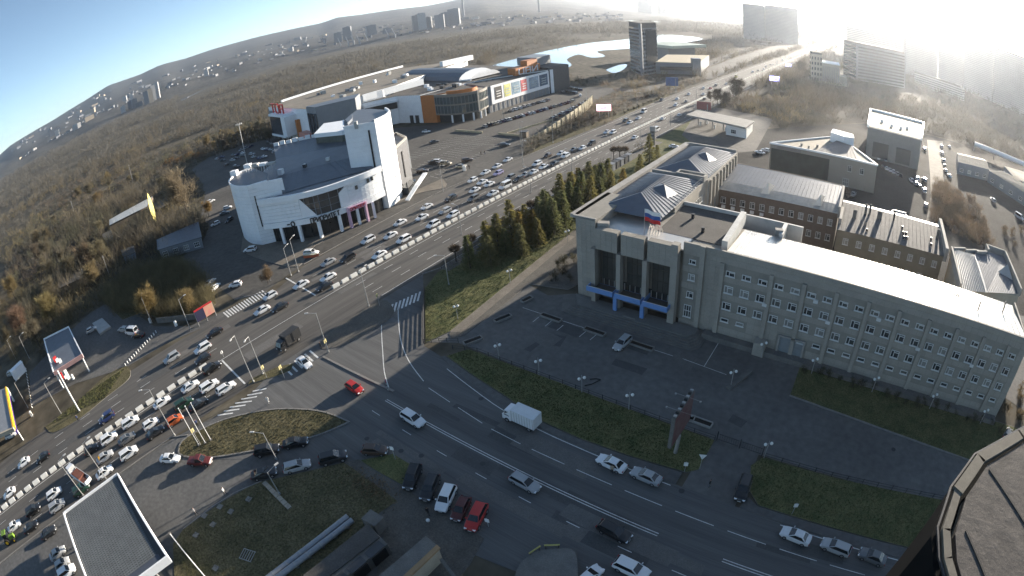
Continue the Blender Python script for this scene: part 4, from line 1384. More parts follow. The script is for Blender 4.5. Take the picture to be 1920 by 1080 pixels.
ribbon(MB(), offset_poly(rot, -3.5)[3:18], 15.5, 17.4, 0.8).build('rotunda_collar', orange_panel, ML)
MB().prism(offset_poly(rot, -1.8) + [(-204, 228), (-210, 215)], 0, 4.4).build('rotunda_shopfront', pane_m, ML)
ro = offset_poly(rot, -0.3)
for i in (5, 8, 11, 14, 17):
    MB().tube((*ro[i], 0), (*ro[i], 4.5), 0.5).build('column', white_panel, ML)
MB().beam((-191.8, 216, 4), (-191.8, 216, 16.2), 1.0, 0.8).build('vertical_sign', concrete, ML)
fr = MB()
for p in offset_poly(rot, 0.08)[::1]:
    fr.box(p[0], p[1], 5.2, 14.5, 0.16, 0.16)
tag(fr.build('mullion', grey_panel, ML), kind='stuff')
# poster wall
tower_block(ML, 'poster_block', [(-196, 228.5), (-199.6, 296), (-202, 310), (-230, 312), (-222, 240)], 15.7, grey_panel, roof_felt)
an = atan2(296 - 232, -199.4 + 196.2)
MB().beam((-195.9, 232, 10.2), (-199.2, 296, 10.2), 0.5, 11.0).build('poster_frame', white_panel, ML)
for k, (col, w) in enumerate((((0.03, 0.03, 0.035), 7), ((0.6, 0.58, 0.2), 6.5), ((0.2, 0.32, 0.42), 8.5), ((0.55, 0.08, 0.1), 6.5), ((0.32, 0.38, 0.45), 11), ((0.08, 0.12, 0.18), 10))):
    y0 = (235.2, 244.6, 252.6, 262.4, 271.5, 284)[k]
    x0 = -195.6 - (y0 - 232) * 0.0516
    pm = mat('poster_%d' % k, col, 0.6, var=0.5, scale=0.35)
    po = MB().beam((x0, y0, 10.6), (x0 - w * .0516, y0 + w, 10.6), 0.12, 7.4).build('poster', pm, ML)
    inner = MB()
    for j in range(3):
        inner.beam((x0 + 0.09, y0 + w * .2, 8.6 + j * 1.5), (x0 + 0.09 - w * .6 * .0516, y0 + w * .8, 8.6 + j * 1.5), 0.1, 0.5)
    inner.build('poster_print', frame_m if k in (0, 3) else mat('poster_print_blue', (0.4, 0.45, 0.45), 0.6), po)
b = MB()
for k in range(14):
    b.beam((-195.8 - k * .24, 231 + k * 4.6, 0.3), (-195.8 - k * .24, 231 + k * 4.6, 4.4), 0.3, 0.3)
tag(b.build('mullion', concrete, ML), kind='stuff')
# far end: dark block with orange letters panel, pylon sign
tower_block(ML, 'end_block', [(-199, 296), (-198, 320), (-225, 330), (-232, 312)], 17.5, dark_panel, roof_felt)
MB().prism([(-214, 272), (-206, 270), (-208, 300), (-217, 303)], 15.8, 20.6).build('orange_volume', orange_panel, ML)
MB().prism([(-213, 285), (-207, 284), (-208, 297), (-214, 299)], 20.6, 24.0).build('orange_volume', orange_panel, ML)
letters(ML, 'UАИ', (-205.2, 272, 16.2), (-206.6, 296, 16.2), 4.0, white_panel, 0.7, 0.4)
MB().prism([(-236, 312), (-216, 308), (-219, 330), (-238, 336)], 17.6, 23.5).build('plant_room', grey_panel, ML)
# blue glazed roof vault with white gable
v = MB()
for k in range(7):
    a0, a1 = pi * k / 7, pi * (k + 1) / 7
    f = lambda a, x, y0: (x, y0 + 17 * cos(a), 16.5 + 6.5 * sin(a))
    v.face([(-232, 262 + 17 * cos(a0), 16.4 + 6 * sin(a0)), (-232, 262 + 17 * cos(a1), 16.4 + 6 * sin(a1)), (-300, 272 + 17 * cos(a1), 16.9 + 6 * sin(a1)), (-300, 272 + 17 * cos(a0), 16.9 + 6 * sin(a0))])
v.build('roof_vault', roof_metal, ML)
v = MB().face([(-231.9, 262 + 17 * cos(pi * k / 10), 16.4 + 6 * sin(pi * k / 10)) for k in range(11)]) or None
gv = MB()
gv.face([(-231.8, 262 + 17 * cos(pi * k / 10), 16.4 + 6 * sin(pi * k / 10)) for k in range(11)])
gv.face([(-224, 262 + 15 * cos(pi * k / 10), 16.4 + 4.6 * sin(pi * k / 10)) for k in range(11)])
gv.prism([(-232, 247), (-224, 248), (-224, 276), (-232, 278)], 16.3, 17.2)
gv.build('vault_gable', white_panel, ML)
for k in range(16):
    x, y = rnd.uniform(-325, -262), 0
    y = 178 + (-262 - x) * 0.3 + rnd.uniform(0, 70)
    MB().box(x, y, 20.5, 20.5 + rnd.uniform(1.2, 2.6), rnd.uniform(1.5, 5), rnd.uniform(1.5, 3), rnd.uniform(-.3, .3)).build('roof_unit', (white_panel, grey_panel, steel_m)[k % 3], ML)
for k in range(8):
    MB().box(-240 + k * 3.5, 222 + rnd.uniform(-8, 12), 16.3, 16.3 + rnd.uniform(1, 2.2), rnd.uniform(2, 4), 2).build('roof_unit', (white_panel, dsteel_m)[k % 2], ML)
PY = thing('pylon_sign', 'tall white pylon sign standing at the far corner of the mall', 'sign', (-204, 312, 0))
MB().prism([(-206, 311), (-203.4, 310.6), (-203, 313.2), (-205.6, 313.6)], 0, 17).build('shaft', white_m, PY)
MB().box(-204.4, 312.2, 15, 16.6, 5.5, 3, 0.2).build('head', white_panel, PY)
MB().box(-204, 312, 0, 1.6, 6, 6, 0.2).build('base', mat('pink_base', (0.5, 0.2, 0.15), 0.6), PY)

# retaining wall of the mall car park: every bay its own panel
RW = thing('retaining_wall', 'long cream concrete retaining wall falling towards the avenue beside the mall car park', 'wall', (-140, 205, 0))
q = px((991, 262), (1020, 252), (1045, 240), (1070, 227), (1092, 213), (1103, 205), (1111, 197))
hs = [0.6, 1.8, 3.0, 4.2, 5.0, 5.4, 5.4]
seq = []
for i in range(len(q) - 1):
    for k in range(3):
        t0, t1 = k / 3, (k + 1) / 3
        seq.append((tuple(q[i][c] * (1 - t0) + q[i + 1][c] * t0 for c in (0, 1)), tuple(q[i][c] * (1 - t1) + q[i + 1][c] * t1 for c in (0, 1)), hs[i] * (1 - t0) + hs[i + 1] * t0, hs[i] * (1 - t1) + hs[i + 1] * t1))
wall_cream = mat('cream_concrete', (0.42, 0.37, 0.26), 0.85, scale=0.3, var=0.15, fine=0.1)
for p0, p1, h0, h1 in seq:
    an = atan2(p1[1] - p0[1], p1[0] - p0[0])
    ux, uy = cos(an), sin(an)
    L = hypot(p1[0] - p0[0], p1[1] - p0[1]) - 0.12
    nx, ny = -uy * 0.35, ux * 0.35
    MB().prism([p0, (p0[0] + ux * L, p0[1] + uy * L), (p0[0] + ux * L + nx, p0[1] + uy * L + ny), (p0[0] + nx, p0[1] + ny)], 0, [h0, h1, h1, h0]).build('wall_panel', wall_cream, RW)
    MB().box(p1[0], p1[1], 0, h1 + 0.35, 0.35, 0.6, an).build('wall_post', wall_cream, RW)
# low white barrier walls inside the car park
for i, pts in enumerate((((855, 246), (905, 250)), ((935, 252), (985, 257)), ((952, 252), (1037, 226)))):
    p, r = px(*pts)
    W = thing('low_wall', ('low white barrier wall in the open car park in front of the orange block', 'short white barrier wall ending beside the brown gatehouse', 'long low white kerb wall along the upper car park lane')[i], 'wall', (*p, 0))
    n = 6
    for k in range(n):
        a, c = k / n, (k + 0.96) / n
        MB().beam((p[0] + (r[0] - p[0]) * a, p[1] + (r[1] - p[1]) * a, 0.5), (p[0] + (r[0] - p[0]) * c, p[1] + (r[1] - p[1]) * c, 0.5), 0.5, 1.0).build('wall_panel', wall_cream, W)
GH = thing('gatehouse', 'small brown gatehouse at the car park entrance by the retaining wall', 'hut', (*P(983, 256), 0))
x, y = P(983, 257)
MB().box(x, y, 0, 2.6, 3.4, 2.6, 0.2).build('wall', wood_m, GH)
MB().box(x, y, 2.6, 2.8, 4, 3.2, 0.2).build('roof', dark_panel, GH)

# ------------------------------------------------------------------ towers along the avenue, far away


def slab_tower(name, label, poly, h, wm, floors, bays, rm=None, group=None, band=None, top=None, winm=None):
    t = thing(name, label, 'building', (poly[0][0], poly[0][1], 0), group=group)
    MB().prism(poly, 0, top or h).build('wall', wm, t)
    w = MB()
    n = len(poly)
    a = sum(poly[i][0] * poly[(i + 1) % n][1] - poly[(i + 1) % n][0] * poly[i][1] for i in range(n))
    pp = poly if a > 0 else poly[::-1]
    for i in range(n):
        p, q = pp[i], pp[(i + 1) % n]
        L = hypot(q[0] - p[0], q[1] - p[1])
        an = atan2(q[1] - p[1], q[0] - p[0])
        mid = ((p[0] + q[0]) / 2, (p[1] + q[1]) / 2)
        # only the faces turned towards the street corner carry built windows
        if (sin(an) * -mid[0] - cos(an) * -mid[1]) <= 0:
            continue
        nb = max(2, int(bays * L / 30))
        for f in range(floors):
            z0 = h * (f + 0.35) / (floors + 0.4)
            if band:
                w.box(mid[0] + sin(an) * .1, mid[1] - cos(an) * .1, z0, z0 + h / floors * 0.45, L * 0.94, 0.25, an)
                continue
            for k in range(nb):
                t0 = (k + 0.5) / nb
                w.box(p[0] + (q[0] - p[0]) * t0 + sin(an) * .08, p[1] + (q[1] - p[1]) * t0 - cos(an) * .08, z0, z0 + h / floors * 0.5, L / nb * 0.5, 0.2, an, bottom=False)
    tag(w.build('window', winm or pane_m, t), kind='stuff')
    MB().prism([(x * 0.96 + poly[0][0] * 0.04, y * 0.96 + poly[0][1] * 0.04) for x, y in poly], h + 0.01 if not top else max(top) - 3, (h + 2.2) if not top else max(top) + 1.5).build('roof_house', rm or conc_dark, t)
    return t


tw = mat('tower_grey', (0.2, 0.21, 0.225), 0.6, scale=0.1, var=0.08)
TA = slab_tower('office_tower', 'grey eleven-storey office tower with a slanted roof line by the backwater', [(-180, 404), (-176.5, 431), (-197, 452), (-205, 436)], 41, tw, 12, 14, top=[43.6, 43, 38, 37.4])
MB().prism([(-179.2, 412), (-177, 429), (-176.3, 429), (-178.5, 412)], 8, 38).build('glass_strip', glass('tower_glass', (0.05, 0.06, 0.07)), TA)
MB().beam((-179.5, 403.5, 0), (-179.5, 403.5, 44.4), 2.2, 2.2).build('corner_pier', grey_panel, TA)
LB = thing('low_office', 'low grey office wing with a pale roof beside the slanted tower', 'building', (-170, 440, 0))
MB().prism([(-176, 424), (-143, 440), (-160, 530), (-195, 500)], 0, 10).build('wall', tw, LB)
MB().prism([(-176, 424.5), (-143.5, 440), (-160, 530), (-195, 500)], 10.02, 10.4).build('roof', mat('cream_roof', (0.45, 0.38, 0.26)), LB)
MB().box(-144, 437, 0, 15, 7, 7, 0.6).build('stair_tower', grey_panel, LB)
MB().box(-158, 428.4, 4, 7, 30, 0.4, 0.65).build('window_band', pane_m, LB)
PV = thing('pavilion', 'pale flat-roofed pavilion behind the slanted tower at the water', 'building', (-210, 560, 0))
MB().prism([(-205, 530), (-190, 575), (-222, 590), (-235, 545)], 0, 15).build('wall', grey_panel, PV)
MB().prism([(-196, 520), (-178, 580), (-225, 598), (-240, 540)], 15.02, 18).build('roof', mat('pale_green_panel', (0.45, 0.5, 0.42), 0.6), PV)
hw = mat('far_concrete', (0.3, 0.3, 0.3), 0.8, scale=0.05, var=0.08)
hwin = mat('low_contrast_window', (.15, .155, .16), .4)  # paler window grey lowers the contrast of the dense grid
slab_tower('apartment_tower', 'left slab of the twin apartment towers beyond the avenue bend', [(-276, 1190), (-228, 1200), (-232, 1232), (-280, 1222)], 80, hw, 25, 20, winm=hwin)
slab_tower('apartment_tower', 'middle slab of the clustered apartment towers, slightly recessed', [(-227, 1206), (-196, 1214), (-200, 1244), (-231, 1236)], 82, hw, 25, 20, winm=hwin)
slab_tower('apartment_tower', 'right slab of the clustered apartment towers, topped with stepped roofs', [(-195, 1208), (-152, 1222), (-157, 1256), (-200, 1240)], 82, hw, 25, 20, winm=hwin)
slab_tower('apartment_block', 'long low apartment block fading into the glare behind the tower cluster', [(-225, 2115), (-160, 2115), (-160, 2150), (-225, 2150)], 36, hw, 12, 20)
slab_tower('columned_hall', 'public hall with a columned corner tower below the bright avenue', [(-51, 508), (-40, 512), (-43, 528), (-54, 524)], 27, cream_wall, 5, 12)
CH = thing('columned_range', 'low hall range with tall piers and a white roof rim beside the corner tower', 'building', (-38, 512, 0))
MB().prism([(-40, 512), (-23, 518), (-26, 545), (-43, 534)], 0, 19.5).build('wall', cream_wall, CH)
b = MB()
for k in range(9):
    b.box(-39 + k * 1.9, 511.9 + k * 0.68, 2, 17, 0.8, 0.8, 0.35)
tag(b.build('pier', concrete, CH), kind='stuff')
MB().prism([(-40.5, 511.5), (-22.5, 517.5), (-25.5, 546), (-43.5, 535)], 19.52, 20.6).build('roof_rim', white_panel, CH)
MB().prism([(-23, 520), (-15, 523), (-17, 545), (-25, 542)], 0, 9).build('side_wing', cream_wall, CH)
slab_tower('office_block', 'broad grey office block with banded windows rising out of the glare', [(-7, 612), (57, 655), (40, 690), (-24, 645)], 41, grey_panel, 11, 20, band=True)
slab_tower('office_block', 'taller office slab with a white top band behind the banded block', [(-36, 1150), (92, 1060), (100, 1090), (-28, 1180)], 62, hw, 16, 14)
slab_tower('apartment_block', 'long striped apartment block right of the banded office block', [(84, 960), (150, 985), (146, 1005), (80, 980)], 66, hw, 20, 40, winm=hwin)
slab_tower('apartment_block', 'second striped apartment block joined to the long one in the glare', [(151, 983), (205, 968), (208, 988), (154, 1004)], 76, hw, 23, 40, winm=hwin)
slab_tower('apartment_block', 'big apartment block below the sun with close vertical window rows', [(200, 950), (252, 915), (264, 932), (212, 968)], 84, hw, 26, 40, winm=hwin)
slab_tower('apartment_block', 'end apartment block with a sloping dark outline at the right edge', [(254, 912), (318, 846), (332, 860), (268, 926)], 92, hw, 27, 40, winm=hwin)
slab_tower('apartment_block', 'low apartment block half hidden in trees below the big blocks', [(80, 760), (150, 720), (156, 732), (86, 772)], 16, hw, 5, 30)

# petrol station at the avenue
GS = thing('petrol_station', 'petrol station with a flat grey canopy and a small white kiosk beside the avenue', 'building', (-68, 244, 0))
MB().prism([(-84.6, 241), (-84, 256.2), (-52, 249), (-52.6, 231.5)], 4.9, 5.7).build('canopy', concrete, GS)
for x, y in ((-80, 246), (-72, 244), (-66, 242), (-78, 251)):
    MB().tube((x, y, 0), (x, y, 4.9), 0.25).build('post', steel_m, GS)
    MB().box(x + 1.2, y, 0.1, 1.9, 0.6, 1.0).build('fuel_pump', white_m, GS)
MB().prism([(-62.8, 235.4), (-52.6, 234), (-53.6, 252), (-63.6, 252)], 0, 4.85).build('kiosk', white_m, GS)
window(GS, -59, 234.75, 1.2, -0.137, 2.6, 1.8, 'grid')
# ------------------------------------------------------------------ vehicles
def paint_mat():
    m = mat('car_paint', (0.97, 0.97, 0.97), 0.32, var=0.03, tint=True, spec=0.5, coords='obj', scale=2.0, fine=0.03)
    b = m.node_tree.nodes['Principled BSDF']
    b.inputs['Coat Weight'].default_value = 0.4
    b.inputs['Coat Roughness'].default_value = 0.08
    return m


paint = paint_mat()
cglass = glass('car_glass', (0.012, 0.015, 0.018), rough=0.05)
tyre_m = mat('tyre', (0.014, 0.014, 0.014), 0.9, coords='obj')
rim_m = mat('wheel_rim', (0.28, 0.28, 0.29), 0.4, metal=0.6, coords='obj')
hl_m = mat('headlight', (0.75, 0.76, 0.78), 0.15, spec=0.8, coords='obj')
tl_m = mat('tail_light', (0.32, 0.012, 0.012), 0.25, coords='obj')
trim_m = mat('car_trim', (0.02, 0.02, 0.021), 0.6, coords='obj')
plate_m = mat('number_plate', (0.62, 0.62, 0.6), 0.6, coords='obj')


class Spec:
    pass


def car_spec(kind):
    s = Spec()
    s.stn = {
        'sedan': [(-2.25, .72, .70), (-2.12, .90, .80), (-1.55, .97, .86), (-.7, .95, .88), (.3, .93, .88), (1.05, .93, .87), (1.7, .83, .85), (2.1, .70, .78), (2.26, .56, .68)],
        'hatch': [(-1.95, .74, .72), (-1.88, .98, .80), (-1.3, .98, .85), (-.5, .95, .86), (.4, .94, .86), (1.0, .95, .85), (1.55, .84, .83), (1.88, .70, .76), (2.0, .55, .66)],
        'suv': [(-2.28, .85, .76), (-2.2, 1.10, .86), (-1.5, 1.12, .92), (-.5, 1.1, .94), (.5, 1.09, .94), (1.15, 1.1, .93), (1.75, 1.0, .91), (2.15, .86, .84), (2.3, .66, .74)],
        'wagon': [(-2.3, .74, .72), (-2.22, .95, .82), (-1.5, .98, .87), (-.5, .95, .88), (.4, .94, .88), (1.1, .94, .87), (1.7, .84, .85), (2.15, .7, .78), (2.3, .56, .68)],
        'van': [(-2.6, 1.0, .9), (-2.55, 1.2, .98), (-1.5, 1.2, 1.0), (-.3, 1.2, 1.0), (.8, 1.18, 1.0), (1.5, 1.15, .98), (2.05, 1.02, .95), (2.45, .9, .88), (2.55, .7, .78)],
        'pickup': [(-2.5, .82, .84), (-2.45, .98, .9), (-1.5, 1.0, .92), (-.4, 1.02, .92), (.4, 1.02, .92), (1.1, 1.02, .91), (1.8, .95, .9), (2.3, .84, .84), (2.45, .64, .74)],
    }[kind]
    # greenhouse: base rear/front x, top rear/front x, belt z, roof z, base/top half widths
    s.gh = {'sedan': (-1.62, 1.08, -.95, .22, .93, 1.44, .80, .60), 'hatch': (-1.88, 1.05, -1.45, .2, .95, 1.47, .79, .60), 'suv': (-2.2, 1.18, -1.85, .42, 1.09, 1.72, .86, .68),
            'wagon': (-2.2, 1.1, -1.85, .25, .94, 1.46, .81, .62), 'van': (-2.55, 1.75, -2.5, 1.05, 1.18, 2.25, .94, .78), 'pickup': (-.75, 1.15, -.6, .42, 1.0, 1.72, .85, .68)}[kind]
    s.wx = {'sedan': (-1.35, 1.38), 'hatch': (-1.22, 1.25), 'suv': (-1.35, 1.42), 'wagon': (-1.35, 1.4), 'van': (-1.6, 1.65), 'pickup': (-1.5, 1.5)}[kind]
    s.wr = {'sedan': .32, 'hatch': .3, 'suv': .38, 'wagon': .33, 'van': .35, 'pickup': .39}[kind]
    return s


def car_pieces(kind):
    """name -> (MB, material) for every part of a car facing +X, standing on z = 0."""
    s = car_spec(kind)
    out = []
    b = MB()
    zb = 0.2 if s.wr < .36 else .3
    rows = []
    for (x, zt, w) in s.stn:
        e = 0.06 if abs(x) < 1.9 else 0.16
        rows.append([(x, -w * .93, zb + (0.12 if abs(x) > 2 else 0)), (x, -w, zb + .18), (x, -w, (zb + zt) / 2 + .04), (x, -w * .95, zt - .06), (x, -w * .80, zt), (x, 0, zt + .035),
                     (x, w * .80, zt), (x, w * .95, zt - .06), (x, w, (zb + zt) / 2 + .04), (x, w, zb + .18), (x, w * .93, zb + (0.12 if abs(x) > 2 else 0))])
    for r0, r1 in zip(rows, rows[1:]):
        for k in range(10):
            b.face([r0[k], r0[k + 1], r1[k + 1], r1[k]])
    b.face(rows[0][::-1])
    b.face(rows[-1])
    b.face([r[0] for r in rows][::-1] + [r[-1] for r in rows])
    xr, xf, tr, tf, z0, z1, w0, w1 = s.gh
    lo = [(xr, -w0), (xf, -w0 * .94), (xf, w0 * .94), (xr, w0)]
    hi = [(tr, -w1), (tf, -w1), (tf, w1), (tr, w1)]
    for k in range(4):
        j = (k + 1) % 4
        b.face([(*lo[k], z0 - .03), (*lo[j], z0 - .03), (*hi[j], z1 - .05), (*hi[k], z1 - .05)])
    c = .9
    top = [(tr + .08, -w1 * c), (tf - .1, -w1 * c), (tf - .1, w1 * c), (tr + .08, w1 * c)]
    for k in range(4):
        j = (k + 1) % 4
        b.face([(*hi[k], z1 - .05), (*hi[j], z1 - .05), (*top[j], z1), (*top[k], z1)])
    b.face([(*p, z1) for p in top])
    if kind == 'pickup':
        b.face([(-2.3, -.72, .985), (-.8, -.72, 1.03), (-.8, .72, 1.03), (-2.3, .72, .985)])
    out.append(('body', b, paint))

    def quad(A, B, C, Dd, ins, lift):
        A, B, C, Dd = map(Vector, (A, B, C, Dd))
        cen = (A + B + C + Dd) / 4
        n = (B - A).cross(Dd - A).normalized()
        q = MB()
        q.face([p + (cen - p).normalized() * ins + n * lift for p in (A, B, C, Dd)])
        return q
    L3 = lambda p, z: (p[0], p[1], z)
    zl, zh = z0 + .0, z1 - .06
    out.append(('windscreen', quad(L3(lo[1], zl), L3(lo[2], zl), L3(hi[2], zh), L3(hi[1], zh), .1, .012), cglass))
    out.append(('rear_window', quad(L3(lo[3], zl), L3(lo[0], zl), L3(hi[0], zh), L3(hi[3], zh), .12, .012), cglass))
    out.append(('side_window', quad(L3(lo[0], zl), L3(lo[1], zl), L3(hi[1], zh), L3(hi[0], zh), .12, .012), cglass))
    out.append(('side_window', quad(L3(lo[2], zl), L3(lo[3], zl), L3(hi[3], zh), L3(hi[2], zh), .12, .012), cglass))
    wmax = max(t[2] for t in s.stn)
    for wx in s.wx:
        for sd in (-1, 1):
            t = MB()
            y0, y1 = sd * (wmax - .2), sd * (wmax + .015)
            t.tube((wx, y0, s.wr), (wx, y1, s.wr), s.wr, s.wr, 12, 0)
            t.tube((wx, y1 - sd * .01, s.wr), (wx, y1 + sd * .012, s.wr), s.wr * .62, s.wr * .58, 10, 1)
            out.append(('wheel', t, [tyre_m, rim_m]))
    xe, ze, we = s.stn[-2]
    for sd in (-1, 1):
        h = MB()
        h.box(xe + .04, sd * we * .72, ze - .17, ze - .03, .26, we * .42, -sd * .35)
        out.append(('headlight', h, hl_m))
        h = MB()
        xq, zq, wq = s.stn[1]
        h.box(xq - .05, sd * wq * .78, zq - .3, zq - .1, .14, wq * .36)
        out.append(('tail_light', h, tl_m))
        h = MB()
        h.box(s.gh[1] - .32, sd * (wmax + .1), s.gh[4] - .02, s.gh[4] + .14, .14, .2)
        out.append(('mirror', h, paint))
    out.append(('bumper', MB().box(s.stn[-1][0] - .03, 0, zb + .02, zb + .24, .12, s.stn[-1][2] * 1.7), trim_m))
    out.append(('bumper', MB().box(s.stn[0][0] + .03, 0, zb + .02, zb + .22, .12, s.stn[0][2] * 1.7), trim_m))
    h = MB().box(s.stn[-1][0] + .045, 0, zb + .12, zb + .23, .02, .5)
    out.append(('number_plate', h, plate_m))
    return out


PROTO_MESH = {}
WHOLE_MESH = {}


def car_meshes(kind):
    if kind not in PROTO_MESH:
        l = []
        for name, mb, m in car_pieces(kind):
            me = mb.mesh(name, m)
            l.append((name, me))
        PROTO_MESH[kind] = l
    return PROTO_MESH[kind]


def whole_mesh(kind):
    if kind not in WHOLE_MESH:
        a = MB()
        mats = []
        for name, mb, m in car_pieces(kind):
            if name in ('mirror', 'number_plate', 'bumper'):
                continue
            ms = m if isinstance(m, list) else [m]
            for q in ms:
                if q not in mats:
                    mats.append(q)
            i = len(a.v)
            a.v += mb.v
            a.f += [tuple(v + i for v in f) for f in mb.f]
            a.m += [mats.index(ms[k]) for k in mb.m]
        WHOLE_MESH[kind] = a.mesh('parked_car', mats)
    return WHOLE_MESH[kind]


PAL = {'white': (.72, .73, .74), 'silver': (.36, .37, .38), 'grey': (.13, .135, .14), 'dark': (.022, .023, .026), 'black': (.01, .01, .011), 'red': (.42, .025, .02), 'maroon': (.10, .018, .016), 'orange': (.55, .12, .035),
       'blue': (.02, .035, .11), 'green': (.015, .045, .03), 'beige': (.36, .31, .22), 'brown': (.08, .05, .035), 'lilac': (.36, .32, .52), 'yellow': (.6, .5, .12)}
KINDNAME = {'sedan': 'sedan', 'hatch': 'hatchback', 'suv': 'off-roader', 'wagon': 'estate car', 'van': 'van', 'pickup': 'pickup truck'}


def car(x, y, head, kind, col, label, group, detail=True, name='car'):
    head = radians(head) + rnd.uniform(-.02, .02)
    c = PAL[col]
    v = rnd.uniform(.9, 1.06)
    c = tuple(min(1, q * v) for q in c)
    cat = 'van' if kind == 'van' else 'pickup' if kind == 'pickup' else 'car'
    if not detail:
        o = link(name, whole_mesh(kind), None, (x, y, 0.05), head)
        o.color = (*c, 1)
        return tag(o, label, cat, group)
    o = thing(name, label, cat, (x, y, 0.05), head, group)
    for pn, me in car_meshes(kind):
        q = link(pn, me, o)
        q.color = (*c, 1)
    return o


